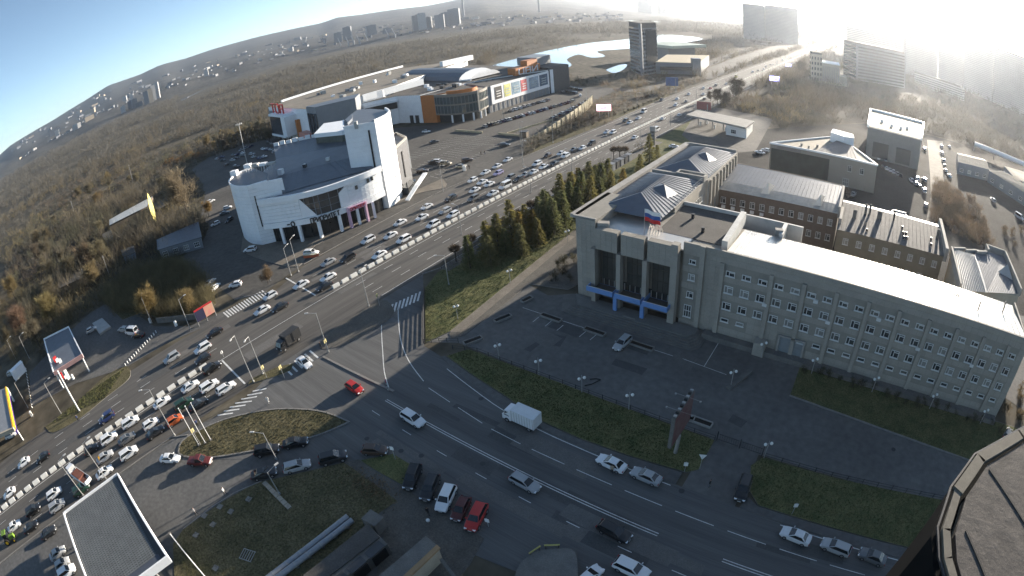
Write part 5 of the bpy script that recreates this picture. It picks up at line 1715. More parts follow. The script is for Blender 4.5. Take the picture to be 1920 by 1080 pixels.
# --- hand placed cars near the crossing: image x, y, heading, kind, colour, label
NEAR = [
    (570, 679, -4, 'sedan', 'white', 'white sedan turning over the zebra crossing beside the traffic island'),
    (664, 726, 0, 'hatch', 'red', 'red hatchback driving off the avenue with a long shadow'),
    (774, 785, -2, 'suv', 'white', 'white crossover just below the double centre line, nearest the divider'),
    (984, 904, -3, 'wagon', 'silver', 'silver estate car driving below the double line in the middle of the street'),
    (1147, 868, 176, 'sedan', 'white', 'white sedan with open boot stopped at the lawn kerb'),
    (1212, 892, 177, 'sedan', 'silver', 'silver sedan standing behind the white car with the open boot'),
    (1152, 996, -4, 'wagon', 'black', 'black estate car driving in the lower lane with a lit headlamp'),
    (1184, 1066, -2, 'suv', 'white', 'white off-roader with a roof box at the bottom edge'),
    (1104, 1082, 80, 'hatch', 'white', 'white car half cut off by the bottom edge beside the round terrace'),
    (1493, 1004, 175, 'sedan', 'white', 'white sedan parked at the kerb of the right lawn, first of three'),
    (1568, 1025, 175, 'wagon', 'silver', 'silver estate car parked between two sedans at the right lawn kerb'),
    (1637, 1043, 174, 'sedan', 'grey', 'grey sedan parked last in the row below the right lawn'),
    (1394, 915, -84, 'suv', 'black', 'black off-roader waiting on the gated drive between the two lawns'),
    (1167, 642, -93, 'wagon', 'silver', 'silver estate car alone on the plaza in front of the entrance'),
    (773, 894, -63, 'suv', 'black', 'black off-roader with white plate, first of five parked by the paved yard'),
    (806, 914, -65, 'suv', 'dark', 'dark estate parked second in the row by the paved yard'),
    (836, 934, -68, 'suv', 'white', 'white car with dark sunroof in the row by the paved yard'),
    (864, 953, -72, 'hatch', 'maroon', 'maroon hatchback parked between the white car and the red one'),
    (893, 969, -73, 'suv', 'red', 'bright red car at the end of the row by the paved yard'),
    (702, 843, 34, 'hatch', 'brown', 'dark brown car parked at the corner of the small lawn'),
    (624, 858, 58, 'suv', 'dark', 'dark blue-grey off-roader at the kerb above the paved path'),
    (556, 873, 60, 'wagon', 'silver', 'silver estate car with black sunroof at the dirt lawn kerb'),
    (494, 887, 60, 'sedan', 'dark', 'dark sedan parked nearest the bench pole on the dirt lawn kerb'),
    (500, 844, 55, 'suv', 'black', 'black off-roader tight against the round lawn'),
    (553, 829, 53, 'sedan', 'black', 'black sedan with white front plate at the tip of the round lawn'),
    (318, 859, 45, 'sedan', 'white', 'white sedan with a long shadow left of the round lawn'),
    (375, 864, 42, 'pickup', 'maroon', 'dark red pickup truck with a long shadow below the round lawn'),
    (1890, 813, 60, 'hatch', 'grey', 'grey car half hidden behind the roof edge at the right'),
    (469, 468, -140, 'suv', 'white', 'white off-roader by the foot of the rounded cinema corner'),
    (583, 474, 32, 'suv', 'white', 'white off-roader mounting the kerb beside the cinema pavement'),
    (404, 419, -100, 'hatch', 'white', 'white hatchback in the shade left of the cinema drum'),
    (430, 412, -60, 'hatch', 'dark', 'dark car in the shade close to the cinema drum'),
    (395, 377, 95, 'hatch', 'white', 'white car on the sunlit strip beside the big bare tree'),
    (426, 389, 60, 'hatch', 'white', 'white car half behind the cinema drum'),
    (421, 399, 60, 'sedan', 'grey', 'grey car beside the white one behind the cinema drum'),
    (394, 529, 120, 'sedan', 'silver', 'silver car parked by the bare bush at the side road'),
    (402, 538, 120, 'sedan', 'white', 'white car parked below the silver one at the side road'),
    (441, 533, -130, 'hatch', 'white', 'white hatchback leaving the side road towards the avenue'),
    (247, 622, -150, 'van', 'white', 'white minibus standing on the petrol forecourt with a bright spot'),
    (231, 617, -150, 'wagon', 'silver', 'silver car beside the white minibus on the forecourt'),
    (171, 618, 80, 'hatch', 'silver', 'small silver car next to the car wash roof on the forecourt'),
    (259, 628, -140, 'sedan', 'black', 'black car in front of the white minibus on the forecourt'),
    (22, 700, 60, 'suv', 'silver', 'silver off-roader by the white container at the left edge'),
    (20, 815, 70, 'wagon', 'white', 'white car under the yellow and blue petrol canopy'),
    (1264, 274, 30, 'sedan', 'white', 'white car parked past the far end of the west wing'),
    (1600, 363, 80, 'sedan', 'silver', 'pale car in the shaded yard behind the vent-covered roof'),
    (1862, 375, 100, 'suv', 'silver', 'pale car in front of the shaded sheds at the right'),
    (1911, 407, -40, 'van', 'silver', 'pale van at the right edge near the sheds'),
    (799, 246, 20, 'sedan', 'white', 'white car crossing the shaded lane below the orange block'),
    (814, 265, 60, 'sedan', 'grey', 'lone grey car in the open car park right of the tower'),
    (822, 303, 20, 'suv', 'white', 'white off-roader in the small group beside the grey stair block'),
    (836, 306, 20, 'suv', 'beige', 'beige car in the small group beside the grey stair block'),
    (813, 304, 30, 'sedan', 'dark', 'dark car in the small group beside the grey stair block'),
    (864, 311, 40, 'sedan', 'beige', 'cream car with a long shadow in the open car park'),
    (876, 300, 50, 'suv', 'brown', 'brown-grey off-roader parked behind the cream car'),
    (792, 320, 40, 'wagon', 'brown', 'brown car close to the cinema entrance canopy'),
    (946, 271, 30, 'wagon', 'dark', 'dark car alone in the car park near the gatehouse'),
    (1425, 285, 160, 'sedan', 'white', 'white car in the yard left of the wedge building'),
    (1436, 281, 160, 'hatch', 'white', 'small white car touching the corner of the wedge building'),
    (1397, 319, 150, 'hatch', 'white', 'leftmost white car behind the brown annex roof'),
    (1415, 321, 150, 'sedan', 'white', 'middle white car behind the brown annex roof'),
    (1428, 320, 150, 'hatch', 'white', 'white car nearest the bare bushes behind the brown annex'),
    (1231, 243, 90, 'van', 'white', 'white van just behind the dark advertising column'),
    (947, 349, -90, 'van', 'white', 'white van with a lilac side in the lane next to the barrier'),
]
for X_, Y_, hd, kd, cl_, lb in NEAR:
    far = Y_ < 420
    x, y = P(X_, Y_, 0.7)
    car(x, y, hd, kd, cl_, lb, 'single cars on streets and car parks', detail=not far, name='car')

# --- traffic on the avenue; the label tells the lane and the place in the queue
OUT = [(615, 491, 'silver', 'sedan'), (652, 484, 'dark', 'suv'), (711, 477, 'white', 'sedan'), (690, 450, 'white', 'suv'), (732, 441, 'white', 'sedan'), (757, 449, 'white', 'suv'), (750, 417, 'white', 'sedan'), (791, 407, 'white', 'sedan'),
       (812, 421, 'white', 'suv'), (834, 395, 'silver', 'wagon'), (849, 402, 'white', 'wagon'), (800, 387, 'white', 'sedan'), (845, 372, 'dark', 'suv'), (888, 372, 'grey', 'suv'), (890, 356, 'white', 'sedan'), (886, 337, 'white', 'hatch'),
       (904, 341, 'white', 'sedan'), (917, 345, 'white', 'sedan'), (924, 362, 'white', 'sedan'), (910, 323, 'white', 'sedan'), (934, 324, 'lilac', 'wagon'), (932, 311, 'white', 'sedan'), (952, 299, 'white', 'sedan'),
       (957, 333, 'grey', 'suv'), (973, 335, 'dark', 'wagon'), (985, 327, 'silver', 'sedan'), (1000, 322, 'white', 'sedan'), (1007, 307, 'white', 'suv'), (1019, 312, 'white', 'sedan'), (1040, 306, 'dark', 'sedan'), (1027, 291, 'brown', 'hatch'), (1060, 292, 'white', 'suv'),
       (1052, 287, 'white', 'sedan'), (1076, 280, 'grey', 'sedan'), (1092, 277, 'white', 'hatch'), (1110, 268, 'dark', 'suv'), (564, 533, 'white', 'sedan'), (615, 519, 'white', 'sedan'), (608, 536, 'dark', 'sedan'), (491, 581, 'white', 'sedan'), (506, 554, 'white', 'hatch'), (524, 575, 'dark', 'sedan'),
       (1138, 247, 'white', 'sedan'), (1149, 248, 'white', 'suv'), (1173, 226, 'dark', 'suv'), (1181, 229, 'white', 'sedan'), (1197, 221, 'white', 'sedan'), (1207, 209, 'white', 'van'), (1267, 197, 'white', 'suv'), (1287, 190, 'grey', 'sedan'), (1270, 185, 'white', 'hatch'), (1241, 187, 'grey', 'pickup'),
       (1292, 176, 'white', 'sedan'), (1319, 176, 'white', 'sedan'), (1319, 165, 'white', 'hatch'), (1332, 165, 'red', 'sedan'), (1342, 160, 'grey', 'suv'), (1362, 157, 'white', 'sedan'), (1380, 144, 'yellow', 'van'), (1411, 135, 'white', 'suv'), (1421, 132, 'grey', 'sedan'), (1432, 131, 'white', 'van'),
       (1436, 124, 'white', 'sedan'), (1444, 121, 'grey', 'sedan'), (1449, 121, 'white', 'hatch'), (1457, 116, 'white', 'sedan'), (1457, 121, 'white', 'sedan'), (1467, 113, 'white', 'van'), (1476, 107, 'white', 'sedan'), (1482, 108, 'white', 'van'), (1489, 105, 'grey', 'sedan'), (1495, 102, 'white', 'sedan'), (1500, 101, 'white', 'sedan'),
       (402, 623, 'black', 'sedan'), (380, 653, 'white', 'suv'), (322, 671, 'silver', 'suv'), (200, 783, 'blue', 'suv'), (44, 867, 'white', 'sedan'), (80, 857, 'black', 'sedan'), (17, 924, 'white', 'sedan'), (380, 672, 'dark', 'hatch')]
INB = [(397, 690, 'black', 'suv'), (356, 724, 'white', 'sedan'), (392, 724, 'white', 'suv'), (423, 727, 'white', 'wagon'), (303, 754, 'white', 'sedan'), (344, 757, 'green', 'suv'), (371, 757, 'dark', 'sedan'), (327, 787, 'orange', 'hatch'), (244, 792, 'white', 'suv'), (282, 794, 'white', 'hatch'), (290, 810, 'dark', 'sedan'),
       (204, 822, 'white', 'suv'), (237, 822, 'grey', 'sedan'), (196, 856, 'silver', 'sedan'), (241, 850, 'white', 'suv'), (195, 885, 'white', 'sedan'), (152, 918, 'green', 'suv'), (101, 925, 'white', 'wagon'), (107, 949, 'silver', 'suv'), (62, 957, 'black', 'suv'), (26, 986, 'white', 'sedan'),
       (57, 988, 'black', 'sedan'), (90, 998, 'dark', 'sedan'), (107, 1037, 'silver', 'sedan'), (116, 1057, 'silver', 'hatch'), (125, 1073, 'white', 'suv'), (170, 842, 'dark', 'hatch'),
       (1191, 257, 'white', 'sedan'), (1243, 222, 'white', 'sedan'), (1274, 215, 'white', 'sedan'), (1312, 198, 'white', 'hatch'), (1321, 185, 'dark', 'sedan'), (1442, 139, 'white', 'sedan'), (1490, 119, 'white', 'sedan'), (1496, 116, 'white', 'sedan'), (1501, 113, 'grey', 'sedan'), (1507, 110, 'white', 'sedan'), (1511, 108, 'white', 'sedan')]
ORD = ['first', 'second', 'third', 'fourth', 'fifth', 'sixth', 'seventh', 'eighth', 'ninth', 'tenth', 'eleventh', 'twelfth', 'thirteenth', 'fourteenth', 'fifteenth', 'sixteenth', 'seventeenth', 'eighteenth', 'nineteenth', 'twentieth', 'twenty-first',
       'twenty-second', 'twenty-third', 'twenty-fourth', 'twenty-fifth', 'twenty-sixth', 'twenty-seventh', 'twenty-eighth', 'twenty-ninth', 'thirtieth'] + ['%d-th' % k for k in range(31, 80)]
ents = []
for side, data in (('out', OUT), ('in', INB)):
    for X_, Y_, cl_, kd in data:
        x, y = P(X_, Y_, 0.7)
        ents.append([side, x, y, cl_, kd])
lanes = {}
for e in ents:
    side, x, y, cl_, kd = e
    y_far = 'beyond' if y > 24 else 'before'
    key = (side, e[3], KINDNAME[kd], y > 24)
    lanes.setdefault(key, []).append(e)
for (side, cl_, kn, beyond), es in lanes.items():
    es.sort(key=lambda e: abs(e[2] - 24))
    for i, (sd, x, y, c_, kd) in enumerate(es):
        where = {('out', True): 'oncoming queue past the cinema', ('out', False): 'lanes leaving the crossing',
                 ('in', False): 'queue at the near stop line', ('in', True): 'carriageway by the tree row'}[(side, beyond)]
        one = len(es) == 1
        lab = ('only %s %s in the %s' % (cl_, kn, where)) if one else ('%s %s in the %s, %s from the crossing' % (cl_, kn, where, ORD[i]))
        car(x, y, -90 if side == 'out' else 90, kd, cl_, lab, 'cars in traffic on the avenue', detail=(hypot(x, y) < 175), name='car')

# --- parked rows too far away to show parts
def row(p, q, n, head, name_end, cols, jit=0.3, miss=()):
    for k in range(n):
        if k in miss:
            continue
        t = k / max(1, n - 1)
        x, y = P(p[0] + (q[0] - p[0]) * t, p[1] + (q[1] - p[1]) * t, 0.7)
        cl_ = cols[rnd.randrange(len(cols))]
        kd = rnd.choice(['sedan', 'hatch', 'suv', 'wagon'])
        car(x + rnd.uniform(-jit, jit), y + rnd.uniform(-jit, jit), head + rnd.uniform(-4, 4), kd, cl_, '%s %s, %s %s' % (cl_, KINDNAME[kd], ORD[k], name_end), 'cars parked by the mall', detail=False)


mix = ['white', 'white', 'silver', 'grey', 'dark', 'dark', 'silver', 'beige', 'maroon', 'blue']
row((910, 236), (1073, 189), 27, 160, 'from the near end of the long row below the posters', mix)
row((957, 207), (1026, 187), 9, 160, 'from the near end of the short row along the poster wall', ['white', 'silver', 'white', 'grey'])
row((1035, 222), (1100, 190), 11, 150, 'from the near end of the row on the retaining wall', mix)
row((1050, 160), (1088, 168), 11, 150, 'from the pylon in the upper row at the mall corner', mix)
row((1057, 171), (1080, 174), 7, 150, 'from the pylon in the lower row at the mall corner', ['grey', 'dark', 'dark', 'silver'])
car(*P(1088, 179, .7), 120, 'suv', 'white', 'lone white off-roader between the pylon sign and the retaining wall', 'single cars on streets and car parks', False)
car(*P(1050, 148, .7), 30, 'van', 'white', 'white delivery van behind the pylon sign', 'single cars on streets and car parks', False)
BK = [(300, 885), (370, 870), (440, 850), (440, 890), (580, 870), (500, 775), (570, 750), (420, 805), (290, 960), (140, 960), (50, 940), (205, 1025), (760, 905), (690, 930), (600, 910), (830, 690), (880, 710), (940, 720), (1000, 740), (1080, 745),
      (750, 790), (800, 800), (860, 800), (920, 830), (980, 770), (340, 930), (130, 910), (345, 1055)]
BK.sort()
for k, (a, b2) in enumerate(BK):
    cl_ = rnd.choice(['white', 'silver', 'grey', 'dark', 'silver', 'blue'])
    x, y = P(400 + a / 8, 180 + b2 / 8, 0.7)
    car(x, y, rnd.choice([10, 20, 100, 110, 190]), rnd.choice(['sedan', 'hatch', 'suv']), cl_, '%s car in the shade behind the cinema, %s from the left' % (cl_, ORD[k]), 'cars behind the cinema', False)
YD = [(1680, 299), (1690, 303), (1700, 303), (1709, 338), (1720, 335), (1733, 337), (1733, 357), (1716, 344), (1724, 349), (1769, 301), (1771, 310), (1773, 319), (1780, 329), (1766, 287), (1765, 274), (1780, 275), (1656, 312), (1662, 315), (1668, 318), (1675, 321), (1682, 325), (1689, 329), (1733, 279), (1736, 384), (1648, 296), (1660, 299)]
for k, (a, b2) in enumerate(YD):
    cl_ = rnd.choice(['white', 'white', 'silver', 'white', 'dark'])
    x, y = P(a, b2, 0.7)
    car(x, y, rnd.choice([85, 95, 100]), rnd.choice(['sedan', 'hatch', 'suv']), cl_, '%s car parked in the bright yard by the dirt track, %s of the group' % (cl_, ORD[k]), 'cars parked in the bright yard', False)

# ------------------------------------------------------------------ lorries and the tractor
cargo_m = mat('cargo_box', (0.6, 0.62, 0.63), 0.5, var=0.06, coords='obj', scale=1.2)


def wheels(o, xs, w, r):
    for x in xs:
        for sd in (-1, 1):
            t = MB()
            t.tube((x, sd * (w - .28), r), (x, sd * w, r), r, r, 12, 0)
            t.tube((x, sd * (w - .01), r), (x, sd * (w + .015), r), r * .6, r * .55, 10, 1)
            link('wheel', t.mesh('wheel', [tyre_m, rim_m]), o)


def lorry(loc, head, label, bed, cabcol):
    o = thing('lorry', label, 'lorry', loc, radians(head))
    cab = MB()
    cab.prism([(1.35, -.98), (3.0, -.95), (3.0, .95), (1.35, .98)], .45, [2.35, 1.35, 1.35, 2.35])
    cab.prism([(1.35, -.9), (2.5, -.88), (2.5, .88), (1.35, .9)], 1.3, [2.4, 2.3, 2.3, 2.4])
    c = link('cab', cab.mesh('cab', paint), o)
    c.color = (*PAL[cabcol], 1)
    ws = MB()
    ws.face([(3.01, -.8, 1.3), (3.01, .8, 1.3), (2.52, .76, 2.2), (2.52, -.76, 2.2)])
    link('windscreen', ws.mesh('windscreen', cglass), c)
    for sd in (-1, 1):
        w = MB()
        q = [(1.6, sd * .985, 1.35), (2.6, sd * .975, 1.35), (2.4, sd * .915, 2.1), (1.6, sd * .925, 2.1)]
        w.face(q if sd < 0 else q[::-1])
        link('side_window', w.mesh('side_window', cglass), c)
        link('headlight', MB().box(3.0, sd * .72, .7, .92, .08, .3).mesh('headlight', hl_m), c)
    link('chassis', MB().box(0, 0, .45, .75, 5.6, 1.1).mesh('chassis', trim_m), o)
    if bed == 'box':
        b = MB().box(-.85, 0, .8, 2.95, 4.2, 2.15)
        bo = link('cargo_box', b.mesh('cargo_box', cargo_m if cabcol == 'white' else mat('dark_cargo', (.03, .031, .033), .6, coords='obj')), o)
        d = MB()
        for sd in (-1, 1):
            d.box(-2.97, sd * .53, .85, 2.9, .05, 1.02)
        link('rear_door', d.mesh('rear_door', cargo_m if cabcol == 'white' else mat('dark_cargo', (.03, .031, .033), .6, coords='obj')), bo)
        d = MB()
        for k in range(9):
            for sd in (-1, 1):
                d.box(-2.8 + k * .48, sd * 1.09, .85, 2.9, .04, .03)
        tag(link('rib', d.mesh('rib', steel_m if cabcol == 'white' else dsteel_m), bo), kind='stuff')
    else:
        b = MB()
        b.box(-1.2, 0, .85, 1.0, 4.8, 2.2)
        for sd in (-1, 1):
            b.box(-1.2, sd * 1.08, 1.0, 1.7, 4.8, .08)
        b.box(-3.58, 0, 1.0, 1.7, .08, 2.1)
        bo = link('cargo_bed', b.mesh('cargo_bed', white_m), o)
        link('load', MB().box(-.6, 0, 1.0, 1.75, 2.6, 1.9).box(-2.6, .2, 1.0, 1.5, 1.2, 1.4).mesh('load', mat('load_brown', (.16, .06, .04), .8)), o)
    wheels(o, (-2.0, 2.1), 1.05, .42)
    return o


lorry((*P(978, 783, 1.2), 0.05), 180, 'white box lorry heading away from the crossing beside the lawn', 'box', 'white')
fl = lorry((*P(146, 891, 1.0), 0.05), 204, 'white flatbed lorry with a brown load crossing the waiting queue', 'flat', 'white')
fl.scale = (1.35, 1, 1)
lorry((*P(541, 640, 1.0), 0.05), -80, 'dark box lorry driving along the avenue edge before the traffic island', 'box', 'dark')
TR = thing('tractor', 'green and yellow road tractor at the left edge behind a white sedan', 'tractor', (*P(17, 1010, .8), 0.05), radians(80))
link('hood', MB().box(1.0, 0, .6, 1.4, 1.9, .8).mesh('hood', mat('tractor_green', (.13, .22, .03), .5)), TR)
cb = link('cab', MB().prism([(-.9, -.75), (.3, -.7), (.3, .7), (-.9, .75)], .7, 2.5).mesh('cab', cglass), TR)
link('cab_roof', MB().box(-.3, 0, 2.5, 2.65, 1.4, 1.6).mesh('cab_roof', mat('tractor_green', (.13, .22, .03))), TR)
for x, r in ((-.8, .75), (1.5, .45)):
    for sd in (-1, 1):
        t = MB()
        t.tube((x, sd * .6, r), (x, sd * 1.0, r), r, r, 14, 0).tube((x, sd * .99, r), (x, sd * 1.02, r), r * .55, r * .5, 10, 1)
        link('wheel', t.mesh('wheel', [tyre_m, yellow_m]), TR)
AD = thing('promotion_kerb_boat', 'low orange and white striped promotional boat lying beside the white off-roader', 'boat', (*P(584, 482), 0), radians(35))
link('hull', MB().prism([(-2.2, -.6), (1.4, -.6), (2.4, 0), (1.4, .6), (-2.2, .6)], .1, .8).mesh('hull', mat('orange_hull', (.5, .12, .05), .5)), AD)
link('deck', MB().prism([(-2.1, -.5), (1.3, -.5), (2.2, 0), (1.3, .5), (-2.1, .5)], .82, .95).mesh('deck', mat('cream_deck', (.6, .55, .4), .5)), AD)
# ------------------------------------------------------------------ median barrier blocks
barrier_m = mat('barrier_white', (0.66, 0.65, 0.61), 0.8, var=0.12, scale=1.2, fine=0.15, coords='obj')
bb = MB()
bb.prism([(-.36, -1.0), (.36, -1.0), (.36, 1.0), (-.36, 1.0)], 0.0, 0.3)
for k in range(1):
    v = [(-.36, -1, .3), (.36, -1, .3), (.36, 1, .3), (-.36, 1, .3)]
    t = [(-.22, -.98, .85), (.22, -.98, .85), (.22, .98, .85), (-.22, .98, .85)]
    for i in range(4):
        j = (i + 1) % 4
        bb.face([v[i], v[j], t[j], t[i]])
    bb.face(t)
bme = bb.mesh('barrier_block', barrier_m)
ys = [56.9 + 2.85 * k for k in range(225)] + [18.2 - 2.98 * k for k in range(34)]
for y in ys:
    o = link('barrier_block', bme, None, (-102.5 if y > 30 else -101.9, y + rnd.uniform(-.06, .06), 0.05), rnd.uniform(-.02, .02))
    near = y < 30
    tag(o, ('white concrete barrier block in the near row left of the waiting cars' if near else 'white concrete barrier block in the long row down the middle of the avenue'), 'barrier block', 'barrier blocks on the avenue centre line')
far_b = MB()
y = 56.9 + 2.85 * 225
while y < 1500:
    far_b.box(-102.5, y, 0.05, 0.9, 0.6, 2.0)
    y += 2.85
tag(far_b.build('barrier_blocks', barrier_m), kind='stuff')

# ------------------------------------------------------------------ lamps and poles
def lamp_post_parts(h, arms, head_m):
    b = MB()
    b.tube((0, 0, 0), (0, 0, h), 0.11, 0.06, 8)
    b.box(0, 0, 0, .5, .3, .3)
    a = MB()
    for s in arms:
        a.tube((0, 0, h - .1), (0, s * 1.6, h + .25), 0.05, 0.04, 6)
    hd = MB()
    for s in arms:
        hd.box(0, s * 1.9, h + .18, h + .34, .28, .75)
    return b.mesh('pole', steel_m), a.mesh('arm', steel_m), hd.mesh('lamp_head', head_m)


def street_lamp(x, y, h, rot, label, arms=(1,), grp='street lamps'):
    key = ('lamp', h, arms)
    if key not in WIN:
        WIN[key] = lamp_post_parts(h, arms, mat('lamp_grey', (.42, .42, .41), .5, coords='obj'))
    o = thing('street_lamp', label, 'street lamp', (x, y, 0), rot, grp)
    for n, me in zip(('pole', 'arm', 'lamp_head'), WIN[key]):
        link(n, me, o)


AVL = [(981, 309), (976, 267), (1037, 268), (1195, 204), (831, 359), (1268, 171)]
for k, (a, b2) in enumerate(AVL):
    street_lamp(*P(a, b2), 9.2, -pi / 2, ('grey street lamp on the mall side of the avenue opposite the parked trucks', 'tall lamp at the mall car park edge', 'grey street lamp beside the car park exit kerb', 'grey street lamp near the pink advertising screen', 'lamp at the pavement tip in front of the grey stair block', 'distant street lamp under the blue direction sign')[k])
for k, (a, b2) in enumerate([(866, 440), (996, 362), (1072, 324), (1146, 296), (1201, 270), (1257, 236), (1306, 190), (1350, 168)]):
    street_lamp(*P(a, b2), 8.4, pi / 2, 'dark street lamp along the tree row side of the avenue, %s from the crossing' % ORD[k], (1,), 'street lamps on the tree side')
for a, b2, h, r, lb in ((560, 510, 9.5, 0.4, 'tall white lamp pole with cables at the cinema corner'), (546, 517, 8, 0.4, 'shorter white pole beside the tall lamp at the cinema corner'), (842, 535, 7.5, 2.4, 'lamp leaning over the lawn tip at the tree row'),
                        (692, 575, 9, 0.2, 'grey lamp standing at the far end of the traffic island'), (616, 661, 9.2, 2.4, 'tall lamp at the near corner of the traffic island'), (476, 717, 11, -2.4, 'tall crooked lamp at the near stop line'), (494, 702, 9, -2.4, 'lamp behind the crooked one at the near stop line'),
                        (328, 817, 11, 2.6, 'tall grey lamp left of the three flagpoles'), (358, 620, 8.8, 0, 'grey pole at the wooded strip corner'), (285, 606, 8, 1.2, 'lamp above the white bin at the petrol forecourt'), (115, 776, 9, 0, 'lamp at the tip of the west island'), (519, 862, 6, 2.3, 'lamp with a long arm at the dirt lawn kerb'),
                        (200, 899, 9, 0, 'tall lamp behind the grey canopy roof, right one'), (157, 930, 9, 0, 'tall lamp behind the grey canopy roof, left one'), (53, 765, 8, 0, 'lamp beside the yellow and blue petrol canopy'), (29, 672, 7, 0, 'thin pole behind the white container at the left edge'),
                        (55, 672, 8, 0, 'bare pole in the shrubs at the left edge'), (525, 927, 5, 0, 'short post at the silver estate car')):
    street_lamp(*P(a, b2), h, r, lb, (1,), 'lamps around the crossing')
WP = thing('white_pole', 'thick white pole standing on the west island beside the red sign', 'pole', (*P(150, 772), 0))
x, y = P(150, 772)
MB().tube((x, y, 0), (x, y, 11.5), 0.22, 0.2, 10).build('shaft', white_m, WP)
MB().tube((x, y, 0), (x, y, .4), 0.4, 0.4, 10).build('base', conc_dark, WP)
FP = thing('mast_lamp', 'mast with a ring of floodlights in the shaded car park behind the cinema', 'mast', (*P(464, 309), 0))
x, y = P(464, 309)
MB().tube((x, y, 0), (x, y, 24), 0.35, 0.2, 8).build('mast', steel_m, FP)
for k in range(8):
    MB().box(x + 1.6 * cos(k * pi / 4), y + 1.6 * sin(k * pi / 4), 23.4, 24.1, .8, .6, k * pi / 4).build('floodlight', steel_m, FP)
# globe lamps of the plaza
gm = mat('globe_white', (0.75, 0.75, 0.73), 0.35, coords='obj', spec=0.5)
gp = MB().tube((0, 0, 0), (0, 0, 3.7), 0.07, 0.05, 8).mesh('pole', steel_m)
ga = MB().tube((-.42, 0, 3.05), (.42, 0, 3.35), 0.03, 0.03, 6).mesh('bracket', steel_m)
g1 = MB().ball((-.42, 0, 2.9), 0.26).mesh('globe', gm)
g2_ = MB().ball((.42, 0, 3.2), 0.26).mesh('globe', gm)
for me_ in (g1, g2_):
    me_.shade_smooth()
GL = [(936, 674), (1011, 704), (1091, 737), (1179, 769), (1370, 725), (1427, 671), (1521, 701), (1634, 736), (1742, 767), (1837, 795), (859, 599), (957, 531), (1064, 455), (1432, 860)]
GLL = ['twin globe lamp at the left end of the lawn fence', 'twin globe lamp second along the lawn fence', 'twin globe lamp above the lorry on the lawn fence', 'twin globe lamp right of the dark mark on the lawn fence', 'twin globe lamp on the stone plinth in the plaza', 'twin globe lamp near the garage door pier',
       'twin globe lamp at the left end of the building lawn', 'twin globe lamp second along the building lawn', 'twin globe lamp third along the building lawn', 'twin globe lamp last along the building lawn', 'dark twin globe lamp in the shaded lawn by the sunlit path', 'lamp halfway up the sunlit path', 'lamp at the far end of the sunlit path', 'globe lamp beside the gate of the right lawn']
for (a, b2), lb in zip(GL, GLL):
    o = thing('globe_lamp', lb, 'lamp', (*P(a, b2), 0.05), rnd.uniform(.3, .5), 'globe lamps around the plaza')
    for n, me_ in (('pole', gp), ('bracket', ga), ('globe', g1), ('globe', g2_)):
        link(n, me_, o)
x, y = P(1368, 727)
tag(MB().box(x + 1.0, y + 2.6, 0, .45, .9, 6.6, -.32).build('plinth', conc_dark), 'low stone plinth under the plaza lamp', 'plinth')
# flagpoles
for k, (a, b2) in enumerate([(374, 836), (386, 832), (396, 826)]):
    x, y = P(a, b2)
    o = thing('flagpole', 'thin white flagpole on the round lawn, %s of three' % ('left', 'middle', 'right')[k], 'flagpole', (x, y, 0), 0, 'flagpoles on the round lawn')
    MB().tube((x, y, .1), (x, y, 8.6), 0.07, 0.05, 8).build('pole', white_m, o)
    MB().ball((x, y, 8.7), .12).build('finial', white_m, o)
    MB().box(x, y, .1, .35, .5, .5).build('foot', conc_dark, o)
# power poles by the low west buildings and shrubs
for k, (a, b2, h) in enumerate([(250, 343, 14), (139, 399, 9), (205, 515, 8), (165, 537, 7), (1037, 235, 8), (1100, 190, 8), (945, 230, 9), (980, 275, 9)]):
    x, y = P(a, b2)
    o = thing('utility_pole', ('pale utility pole in the shrubs above the yellow sail', 'white pole on the far steppe track', 'dark pole left of the wooded strip', 'pole by the west yard shed', 'thin pole on the retaining wall lane', 'thin pole at the end of the retaining wall', 'thin pole among the first cars of the mall row', 'thin pole beside the gatehouse')[k], 'pole', (x, y, 0))
    MB().tube((x, y, 0), (x, y, h), .14, .1, 6).build('shaft', steel_m, o)
    MB().box(x, y, h - .8, h - .65, 1.6, .12, .5).build('crossarm', steel_m, o)


